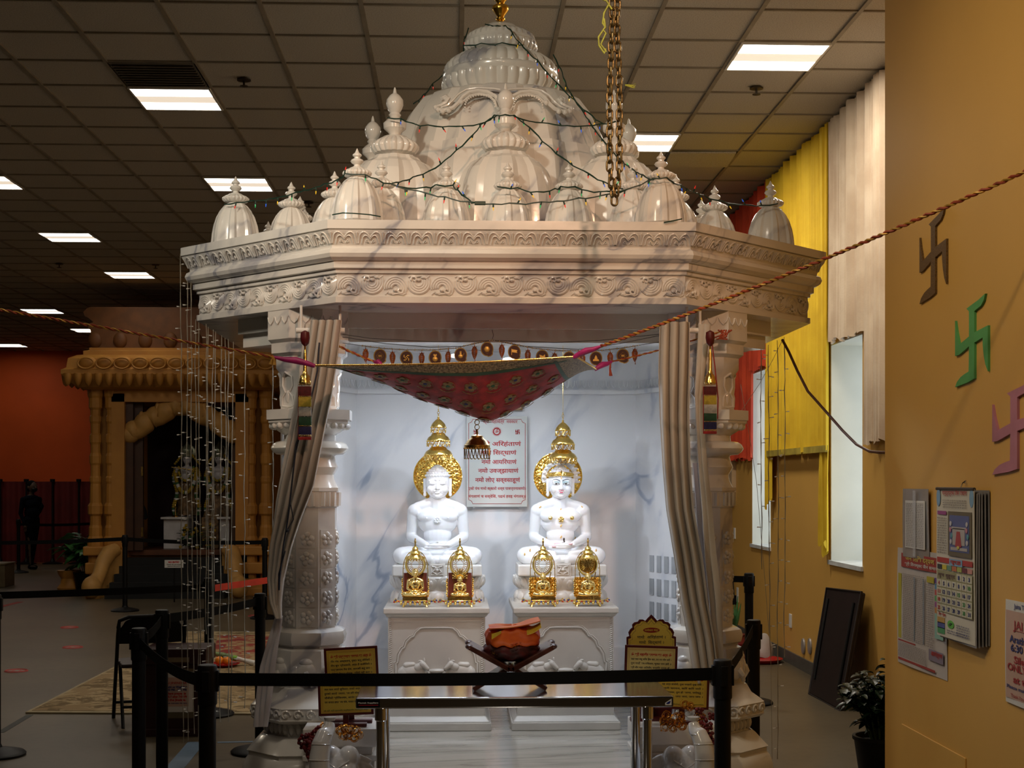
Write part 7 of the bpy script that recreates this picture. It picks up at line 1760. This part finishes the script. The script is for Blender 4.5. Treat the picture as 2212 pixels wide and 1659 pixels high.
# ---- back partition drapes and the person
M_MRD = mat('dark_maroon_partition', (.14,.006,.006), .8, var=.2, vs=2); YP = P(100,1218,28.3).y
for i in range(5):
    x0, x1 = PY(2+i*56.5-56.5,1040,YP).x, PY(2+i*56.5,1040,YP).x; ztop = PY(60,1038,YP).z
    o = MB(); o.sheet(lambda u,v: Vector((x0+(x1-x0)*u, YP+.03*sin(u*14+i), .03+(ztop-.05)*v+.03*(1-4*(u-.5)**2)*0)), 30, 6, .004)
    tag(o.build('partition_drape', M_MRD), ('dark maroon partition drape cut by the left edge of the view','dark maroon partition drape behind the post at far left','dark maroon partition drape directly behind the standing person','dark maroon partition drape just right of the standing person','dark maroon partition drape beside the orange shrine')[i], 'partition drape', 'maroon pipe and drape partitions at the back')
    x = x1; t = thing('drape_stand', (x,YP-.05,0), ('black drape stand nearest the left edge','black drape stand just left of the standing person','black drape stand right behind the standing person\'s shoulder','black drape stand in the middle right of the maroon partition','black drape stand hidden mostly by the orange shrine')[i] if False else 'thin black stand %s the maroon drapes at the back' % ('at the left end of','left of the person in front of','right of the person in front of','near the potted plant in front of','half hidden by the shrine beside')[i], 'drape stand', 'black stands of the maroon drapes')
    MB().at((x,YP-.05,0)).lathe([(.035,.01),(.03,.05),(.02,.08),(.018,ztop-.03),(.05,ztop-.03),(.05,ztop+.03),(.001,ztop+.03)], 12).build('pole', M_BLACK, t)
    MB().at((x,YP-.05,0)).lathe([(.20,0),(.20,.015),(.05,.05),(.001,.16)], 20).build('foot', M_BLACK, t)
# standing person in dark clothing, seen from the side facing right
px_, fw_ = 68, 26.6; x, y = fx(px_, fw_); t = thing('person', (x,y,0), 'person standing at the far left in dark navy shirt, dark trousers and mask, facing right', 'person')
b = MB(); b.at((x,y,0), rz=.95); C = b.cap2; B = lambda c, r: b.ball(c, r, 20, 14)      # local: -y faces right of the picture
for s, fy in ((-1,-.10),(1,.12)):
    C((s*.085,0,.86),(s*.09,fy*.6-.02,.47), .088, .060, 16); C((s*.09,fy*.6-.02,.47),(s*.09,fy,.10), .058, .042, 16); C((s*.09,fy+.03,.045),(s*.095,fy-.13,.035), .042, .034, 12)
B((0,.0,.93), (.165,.125,.12)); B((0,-.02,1.07), (.15,.13,.14)); B((0,-.01,1.22), (.165,.115,.14)); B((0,.01,1.33), (.18,.10,.07)); C((0,.01,1.36),(0,-.02,1.47), .052, .047)
B((0,-.03,1.545), (.073,.093,.108)); B((0,-.05,1.49), (.055,.065,.05)); C((0,-.118,1.56),(0,-.135,1.525), .010, .014)
for s in (-1,1): B((s*.075,.0,1.54), (.012,.022,.034))
C((1*-.185,.01,1.31),(-.205,.05,1.05), .052, .042); C((-.205,.05,1.05),(-.19,-.05,.84), .040, .028); C((.185,.01,1.31),(.20,.03,1.08), .052, .042); C((.20,.03,1.08),(.10,-.18,1.17), .040, .028)
for (hx,hy,hz,dx,dy,dz) in ((-.19,-.065,.80,0,-.02,-1),(.085,-.205,1.185,-.5,-.6,.5)):
    d = Vector((dx,dy,dz)).normalized(); h0 = Vector((hx,hy,hz)); B(h0, (.030,.036,.040)); sd = d.cross(Vector((1,0,0))); sd.normalize()
    for k in range(4): a = h0+d*.03+sd*(-.027+.018*k); C(a, a+d*(.055,.068,.062,.048)[k]+Vector((0,-.006,0)), .0095, .0075, 8)
    a = h0-sd*.03; C(a, a-sd*.02+d*.04, .011, .009, 8)
body_p = remeshed(b, .009, 2); o = MB(); o.join(body_p)
bo = o.build('body', [mat('person_skin', (.07,.035,.02), .6), mat('navy_shirt', (.003,.005,.010), .9, spec=.08), mat('dark_trousers', (.003,.003,.004), .9, spec=.08)], t, sharp=0)
for f_ in bo.data.polygons:
    c = f_.center; z = c.z; lx = c.y if False else c.x
    f_.material_index = 2 if z < .93 and not (abs((bo.data.vertices[f_.vertices[0]].co.y)) > .17) else (1 if z < 1.39 and z >= .93 else (1 if z < 1.39 and z > .85 else 0))
    if z < .06: f_.material_index = 2
h = MB(); h.at((x,y,0), rz=.95); h.ball((0,.0,1.585), (.082,.095,.088), 16, 12); h.ball((0,.045,1.53), (.072,.055,.08), 14, 10); h.build('hair', mat('black_hair', (.003,.003,.003), .8, spec=.1), t)
k = MB(); k.at((x,y,0), rz=.95); k.ball((0,-.085,1.50), (.060,.052,.048), 14, 10); k.build('face_mask', M_BLACK, t)
e = MB(); e.at((x,y,0), rz=.95)
for s in (-1,1): e.ball((s*.03,-.113,1.56), (.010,.006,.006), 8, 6)
build_each(e, 'eye', M_DARKT, t)
# pale box at the left edge, potted plant, small pedestal
p = P(4,1262,22.0); o = MB().box(p.x-.35,p.y,0,PY(10,1262,p.y).x,p.y+.5,P(4,1221,22).z); o.box(p.x-.37,p.y-.02,P(4,1221,22).z,PY(12,1262,p.y).x,p.y+.52,P(4,1221,22).z+.03); tag(o.build('plinth_box', mat('tan_box', (.16,.12,.06), .6), bevel=.01), 'tan wooden box on the floor at the left edge', 'box')
M_LEAFG = mat('mid_green_leaf', (.09,.30,.08), .4, var=.4, vs=6)
p = PZ(180,1278); plant('potted_plant', (p.x+.06,p.y-.1,0), 'broad leaved potted plant left of the shrine balustrade', 18, 1.0, .30, .36, .15, M_LEAFG, 21, .17, .30, perstem=8)
p = PZ(146,1279); MB_ = MB(); MB_.at((p.x,p.y+.1,0)).lathe([(.16,0),(.18,.06),(.13,.12),(.12,.2),(.16,.26),(.18,.32),(.001,.33)], 24); tag(MB_.build('sandstone_pedestal', M_SHR), 'small golden sandstone pedestal beside the potted plant', 'pedestal')
# ---- carpets, stickers, tape
def rugmat(name, base, c2, c3, sc):
    m, nt, b = _nt(name); v = _coord(nt); n = _noise(nt, v, sc, 6, 1.2, .65); n2 = _noise(nt, v, sc*.45, 3, .8)
    c = _mix(nt, _ramp(nt, n, .46, .54), base, c2); c = _mix(nt, _ramp(nt, n2, .54, .60), c, c3); nt.links.new(c, b.inputs['Base Color']); b.inputs['Roughness'].default_value = .95; _bump(nt, b, _noise(nt, v, 200, 3), .4, .004); return m
M_RUG = rugmat('beige_oriental_rug', (.34,.25,.13), (.14,.09,.035), (.25,.17,.08), 6); M_RUGR = rugmat('red_rug_field', (.34,.24,.11), (.26,.03,.02), (.22,.025,.02), 5); M_RUGE = mat('cream_rug_edge', (.36,.29,.17), .9)
a, b_, c, d = PZ(55,1542), PZ(700,1546), PZ(760,1368), PZ(395,1366)
t = thing('oriental_rug', (a+b_+c+d)/4, 'large beige patterned oriental rug with red centre on the floor left of the pavilion', 'rug')
cc = (a+b_+c+d)/4
def quad(k, z0, z1): return [(cc.x+(q.x-cc.x)*k, cc.y+(q.y-cc.y)*k, z1) for q in (a,b_,c,d)]
a0 = MB().hexa(quad(1,0,.001), quad(1,0,.012)); a0.build('edge_binding', M_RUGE, t); MB().hexa(quad(.975,0,.012), quad(.975,0,.014)).build('field', M_RUG, t)
ra, rb_, rc, rd = PZ(458,1436), PZ(640,1438), PZ(640,1376), PZ(470,1376)
MB().hexa([(q.x,q.y,.014) for q in (ra,rb_,rc,rd)], [(q.x,q.y,.017) for q in (ra,rb_,rc,rd)]).build('red_medallion', M_RUGR, t)
M_STK = mat('red_floor_sticker', (.40,.06,.05), .6); M_STW = mat('sticker_white', (.28,.22,.18), .6)
for (px, py, lab) in ((150,1356,'round red distancing sticker on the floor, farthest of the left three'),(157,1399,'round red distancing sticker on the floor, middle of the left three'),(35,1450,'round red distancing sticker on the floor nearest the lower left'),(553,1331,'faint red distancing sticker on the floor near the pavilion column')):
    p = PZ(px, py); t = thing('floor_sticker', (p.x,p.y,0), lab, 'floor sticker', 'round red distancing stickers on the floor'); R_ = .092
    MB().at((p.x,p.y,0)).tube([(R_*cos(2*pi*i/40), R_*sin(2*pi*i/40), .002) for i in range(40)], .010, 4, loop=True).build('ring', M_STK, t)
    MB().at((p.x,p.y,0)).lathe([(.001,0),(.085,.0),(.085,.0016),(.001,.0016)][::1], 32).build('disc', M_STW, t)
    f = MB().at((p.x,p.y,.003)); 
    for s in (-1,1): f.ball((s*.03,.015,0), (.014,.03,.001), 10, 5); f.ball((s*.03,-.03,0), (.010,.014,.001), 10, 5)
    build_each(f, 'footprint', M_STK, t)
bt = mat('blue_tape', (.10,.16,.24), .6)
def tape(p0, p1, w_, lab, m=bt):
    a = PZ(*p0); b = PZ(*p1); d = (b-a); d.z = 0; d.normalize(); n = Vector((-d.y,d.x,0))*w_/2
    tag(MB().hexa([a-n,b-n,b+n,a+n], [q+Vector((0,0,.002)) for q in (a-n,b-n,b+n,a+n)]).build('floor_tape', m), lab, 'floor tape')
tape((352,1690),(425,1603),.11,'wide blue tape strip on the floor at the bottom left'); tape((470,1604),(560,1602),.04,'thin blue tape line on the floor between the front posts')
tape((0,1583),(64,1545),.05,'dark tape line on the floor leading to the rug corner', mat('dark_tape', (.05,.05,.045), .7)); tape((0,1311),(45,1300),.10,'red tape line on the floor at the left edge', mat('red_tape', (.30,.03,.02), .7))
# fruit plate and bunch on the rug
p = PZ(482,1443); t = thing('red_plate', (p.x,p.y,.017), 'red plate on the rug behind the front left post', 'plate'); MB().at((p.x,p.y,.017)).lathe([(.09,0),(.14,.02),(.145,.024),(.09,.008),(.001,.008)], 32).build('dish', mat('red_plastic', (.45,.01,.01), .3), t)
for i, (px, lab) in enumerate(((474,'left orange fruit on the red plate'),(489,'right orange fruit on the red plate'))):
    q = P(px,1437,PZ(482,1443).y); tag(MB().ball((PY(px,1440,p.y-.05).x,p.y-.05,.017+.055), .038, 18, 12).build('orange_fruit', mat('orange_peel', (.85,.25,.01), .45, var=.05, bump=.2, bs=120)), lab, 'orange', 'oranges on the red plate')
o = MB(); q0 = Vector((p.x-.12,p.y+.12,.12)); q1 = Vector((p.x+.22,p.y+.05,.05)); o.tube([q0,q0.lerp(q1,.3),q0.lerp(q1,.6)], [.016,.028,.022], 10); tt = thing('wrapped_bouquet', (p.x+.05,p.y+.08,.017), 'green and white wrapped bouquet lying across the red plate', 'bouquet'); o.build('stems', mat('pale_green_stems', (.22,.32,.12), .5, var=.3, vs=20), tt)
MB().tube([q0.lerp(q1,.58),q0.lerp(q1,.68)], [.026,.026], 10).build('green_band', mat('bright_green_band', (.2,.45,.03), .5), tt); MB().tube([q0.lerp(q1,.66),q0.lerp(q1,.85),q1+Vector((.05,0,-.02))], [.022,.018,.03], 10).build('paper_wrap', M_PAPW, tt)
# ---- dark donation box with taped notice
bx0, bx1 = PZ(318,1588), PZ(440,1590); yb_ = bx1.y; tp_ = P(380,1398,bx1.y).z
t = thing('donation_box', ((bx0.x+bx1.x)/2,yb_+.15,0), 'dark red wooden box with a taped notice, behind the front left posts', 'box')
o = MB().box(bx0.x,yb_,0.03,bx1.x,yb_+.32,tp_-.10); o.box(bx0.x-.015,yb_-.015,0,bx1.x+.015,yb_+.335,.05); o.build('body', mat('dark_mahogany', (.035,.008,.008), .4, var=.2), t, bevel=.004)
o = MB().box(bx0.x-.02,yb_-.02,tp_-.10,bx1.x+.02,yb_+.34,tp_); o.build('lid', mat('dark_mahogany', (.035,.008,.008), .4), t, bevel=.006); MB().box(PY(360,1440,yb_).x,yb_-.024,tp_-.085,PY(410,1440,yb_).x,yb_-.02,tp_-.055).build('brass_slot', mat('dull_tan_plate', (.22,.17,.10), .5), t)
u0, u1 = PY(352,1500,yb_), PY(417,1500,yb_); z1, z0 = PY(380,1451,yb_).z, PY(380,1538,yb_).z; c = Vector(((u0.x+u1.x)/2,yb_-.004,(z0+z1)/2)); w_ = u1.x-u0.x; h_ = z1-z0
MB().box(u0.x-.03,yb_-.002,z0-.04,u1.x+.005,yb_,z1+.02).build('tan_panel', mat('tan_inner_panel', (.14,.11,.06), .6), t)
fr_ = lambda l: MB().frame(c+Vector((0,-l,0)), Vector((1,0,0)), Vector((0,0,1)), Vector((0,-1,0)))
nt_ = fr_(.0).box(-w_/2,-h_/2,0,w_/2,h_/2,.001).build('taped_notice', M_PAPW, t); fr_(.001).box(-w_*.48,-h_*.36,0,w_*.36,h_*.36,.001).build('peach_field', mat('poster_peach', (.55,.36,.28), .6), nt_)
r_ = fr_(.003); text(r_, 'JAI JINENDRA', -w_*.06, h_*.20, .014, w_*.7, 0, .02); text(r_, 'Silent prayer is', -w_*.06, -h_*.06, .013, w_*.66, 0, .05); text(r_, 'ONLY after 7:00 PM', -w_*.06, -h_*.14, .013, w_*.78, 0, .05); text(r_, 'at the Jinalaya.', -w_*.06, -h_*.22, .013, w_*.66, 0, .05); r_.build('red_words', M_REDT, nt_)
r_ = fr_(.003); text(r_, 'Arathi on Weekdays', -w_*.06, h_*.10, .013, w_*.76, 0, .05); text(r_, '6:30 PM - 7:00 PM', -w_*.06, h_*.03, .013, w_*.7, 0, .05); text(r_, 'Please maintain distance', -w_*.06, -h_*.29, .008, w_*.8, 0, .03); r_.build('blue_words', M_NAVY, nt_)
# ---- folding chair (faces away to the left)
cp = PZ(266,1574)+Vector((.954,.30,0))*.19+Vector((-.3,.954,0))*.02; t = thing('folding_chair', (cp.x,cp.y,0), 'black metal folding chair standing on the floor behind the left barrier posts', 'chair')
FD = Vector((-.30,.954,0)).normalized(); SD = Vector((FD.y,-FD.x,0)); cw_ = .22
Q = lambda s, f_, z: Vector((cp.x,cp.y,0))+SD*s+FD*f_+Vector((0,0,z*.93))
for s in (-1,1):
    MB().tube([Q(s*cw_,.44,0),Q(s*cw_,.30,.25),Q(s*cw_,.13,.50),Q(s*cw_,.04,.66),Q(s*cw_*.98,.0,.74)], .013, 10).build('leg', M_BLACK, t)
    MB().tube([Q(s*(cw_-.03),-.02,0),Q(s*(cw_-.03),.12,.22),Q(s*(cw_-.03),.26,.44)], .012, 10).build('leg', M_BLACK, t)
o = MB().sheet(lambda u,v: Q((u-.5)*2*cw_*.98*(1-.25*max(0,v-.6)**2*4*abs(2*u-1)**6), .04-.06*v+.03*(2*u-1)**2, .60+.19*v-.05*(abs(2*u-1)**5)*v), 24, 8, .006); o.build('backrest', M_BLACK, t)
o = MB().tube([Q(-cw_,.0,.72),Q(-cw_*.97,-.02,.775),Q(-cw_*.7,-.03,.80),Q(0,-.03,.803),Q(cw_*.7,-.03,.80),Q(cw_*.97,-.02,.775),Q(cw_,.0,.72)], .013, 10); o.build('back_frame', M_BLACK, t)
o = MB(); pts = [(-.19,.10),(-.20,.40),(-.17,.47),(-.1,.50),(.1,.50),(.17,.47),(.20,.40),(.19,.10)]; n = len(pts); o.add([Q(s,f_,.445) for s,f_ in pts]+[Q(s,f_,.415) for s,f_ in pts], [tuple(range(n)), tuple(range(2*n-1,n-1,-1))]+[(i,i+n,(i+1)%n+n,(i+1)%n) for i in range(n)], False)
o.build('seat', mat('brown_vinyl_seat', (.035,.018,.014), .5), t, bevel=.008)
MB().tube([Q(-cw_,.36,.13),Q(cw_,.36,.13)], .010, 8).build('cross_bar', M_BLACK, t); MB().tube([Q(-cw_+.03,.06,.14),Q(cw_-.03,.06,.14)], .010, 8).build('cross_bar', M_BLACK, t)
# ---- white icicle lights
M_IW = mat('clear_wire', (.42,.38,.30), .35, var=.1); M_IB = mat('clear_led', (.75,.72,.66), .2, var=0, emit=(1,.95,.85), es=.02)
def icicle(tt, px, y0, y1, f_, seed, r=.0014):
    random.seed(seed); o = MB(); y = y0; D = []; zs = P(px,y0,f_).z; ze = P(px,y1,f_).z; n = max(6, int((zs-ze)/.05)); dx = 0
    for k in range(n+1):
        z = zs+(ze-zs)*k/n; dx += random.uniform(-.0018,.0018); p = P(px, HZ, f_); D.append(Vector((p.x+dx, p.y+random.uniform(-.003,.003), z)))
    o.tube(D, r, 4); o.tube([q+Vector((.0025*sin(i*.9),.0025*cos(i*.9),0)) for i,q in enumerate(D)], r*.8, 4); o.cm = 1
    for k in range(1, n, 2):
        s = random.choice((-1,1)); a = D[k]; L = random.uniform(.016,.028); e = a+Vector((s*L, -.004, random.uniform(-.006,.004))); o.cm = 0; o.tube([a, a.lerp(e,.5)], r*.9, 4); o.cm = 1; o.tube([a.lerp(e,.45), e], [.0024,.0030], 5)
    o.build('light_strand', [M_IW, M_IB], tt)
t = thing('icicle_lights', P(450,1290,6.66), 'curtain of clear icicle light strands hanging from the left end of the cornice', 'string lights', 'clear icicle lights on the cornice ends')
for i, (px, y0, y1) in enumerate(((389,548,1605),(405,590,1600),(412,600,1585),(423,690,1600),(430,696,1590),(445,700,1370),(449,706,1590),(461,712,1420),(466,716,1560),(479,724,1560),(486,730,1230),(493,732,1560),(504,738,1540))): icicle(t, px, y0, y1, 6.72-(px-389)*.0016, i)
icicle(t, 531, 765, 1530, 6.55, 31); icicle(t, 590, 790, 1260, 6.62, 32)
a = P(389,548,6.68); b = P(504,700,6.5)
t = thing('icicle_lights', P(1680,1500,6.8), 'few clear icicle light strands hanging from the right end of the cornice', 'string lights', 'clear icicle lights on the cornice ends')
for i, (px, y0, y1) in enumerate(((1644,752,1230),(1660,745,1420),(1678,735,1640),(1694,728,1420))): icicle(t, px, y0, y1, 6.80, 50+i)
o = MB(); random.seed(77)
o.tube([P(1690,735,6.8),P(1668,780,6.8),P(1640,830,6.8),P(1600,890,6.75)], .0011, 4); o.tube([P(1600,830,6.75),P(1622,960,6.78),P(1634,1040,6.8),P(1652,1250,6.8),P(1665,1420,6.8),P(1668,1640,6.8)], .0011, 4); o.build('light_strand', M_IW, t)
# ================================================================ LIGHT + CAMERA
def area(name, loc, size, power, col, rot=(0,0,0), spread=180, sy=None):
    l = bpy.data.lights.new(name, 'AREA'); l.energy = power; l.size = size; l.color = col; l.spread = radians(spread)
    if sy: l.shape = 'RECTANGLE'; l.size_y = sy
    o = bpy.data.objects.new(name, l); COL.objects.link(o); o.location = loc; o.rotation_euler = rot; return o
def spot(name, loc, target, power, col, ang=60, blend=.5, size=.03):
    l = bpy.data.lights.new(name, 'SPOT'); l.energy = power; l.color = col; l.spot_size = radians(ang); l.spot_blend = blend; l.shadow_soft_size = size
    o = bpy.data.objects.new(name, l); COL.objects.link(o); o.location = loc
    d = Vector(target)-Vector(loc); o.rotation_euler = d.to_track_quat('-Z', 'Y').to_euler(); return o
WARM = (1,.86,.68)
for (x, y), p_ in zip(LPOS, (22,17,52,15,14)): area('ceiling_lamp', (x,y,H-.02), .55, p_, (1,.9,.76))
area('ceiling_lamp', (-6.2,15.2,H-.02), .55, 22, (1,.86,.66)); area('ceiling_lamp', (-9.5,25.5,H-.02), .55, 24, (1,.86,.66))  # first one added to light the shrine front, no fixture there
# ceiling lights continue over and behind the viewer; the brightest is added for the columns
for (x, y, p) in ((-1.9,2.6,4),(.5,1.2,6),(-.1,4.1,22),(-3.8,6.5,6),(2.5,8.6,9)): area('ceiling_lamp', (x,y,H-.05), .57, p, WARM)
spot('unseen_spot', (.75,.9,4.3), (.24,6.0,2.7), 440, (1,.57,.34), 28, .7, .08)  # unseen warm lamp behind the viewer for the cornice front
spot('unseen_spot', (-2.2,2.4,4.4), (.1,7.4,3.3), 330, (1,.90,.72), 34, .7, .15)  # unseen lamp added to light the domes
spot('unseen_spot', (2.6,8.6,4.4), (.5,7.0,3.2), 60, (1,.90,.74), 60, .7, .12)  # unseen lamp added on the right to light the roof
for px in (985,1098):
    q = PY(px,757,7.27); spot('shrine_spot', (q.x,7.27,2.29), (q.x+(-.12 if px < 1000 else .16),8.05,1.25), 15, (.80,.88,1), 125, .8, .03)
for s_ in (-1,1): spot('column_spot', (PC.x+s_*.72,6.78,2.12), (PC.x+s_*-.15,7.9,1.50), 22, (.80,.88,1), 50, .6, .03)
spot('unseen_spot', (-1.2,3.4,4.35), (XN,5.2,1.95), 155, (1,.80,.52), 55, .9, .12)  # unseen lamp added to brighten the near wall
area('shrine_fill', (PC.x,6.85,2.40), 1.3, 19, (.80,.88,1), (radians(-25),0,0), sy=.08)  # unseen fill lamp added to brighten the inner walls
spot('unseen_spot', (-3.2,4.2,4.35), (-.95,6.45,2.6), 150, (1,.90,.74), 30, .8, .12)  # unseen lamp added to brighten the left slanted cornice face
spot('bounce_fill', (.24,4.9,.20), (.24,6.35,2.42), 9, (1,.88,.72), 95, .9, .10)  # added low lamp standing in for floor bounce on the soffit
for W in (W1, W2): area('window_daylight', (XR+TH-.06,(W[0]+W[1])/2,(W[2]+W[3])/2), 1.7, 3.2, (.78,.88,1), (0,radians(90),0), sy=.84)
w = bpy.data.worlds.new('world'); SC.world = w; w.use_nodes = True
w.node_tree.nodes['Background'].inputs[0].default_value = (.6,.75,1,1); w.node_tree.nodes['Background'].inputs[1].default_value = .3
cd = bpy.data.cameras.new('camera'); co = bpy.data.objects.new('camera', cd); COL.objects.link(co)
co.location = (0,0,EYE); co.rotation_euler = (pi/2,0,-YAW); cd.sensor_width = 36; cd.lens = F/2212*36
cd.shift_x = 0; cd.shift_y = (HZ-829.5)/2212; cd.clip_start = .05; cd.clip_end = 200
SC.camera = co
SC.view_settings.view_transform = 'Standard'; SC.view_settings.look = 'None'; SC.view_settings.gamma = 1; SC.view_settings.exposure = 0
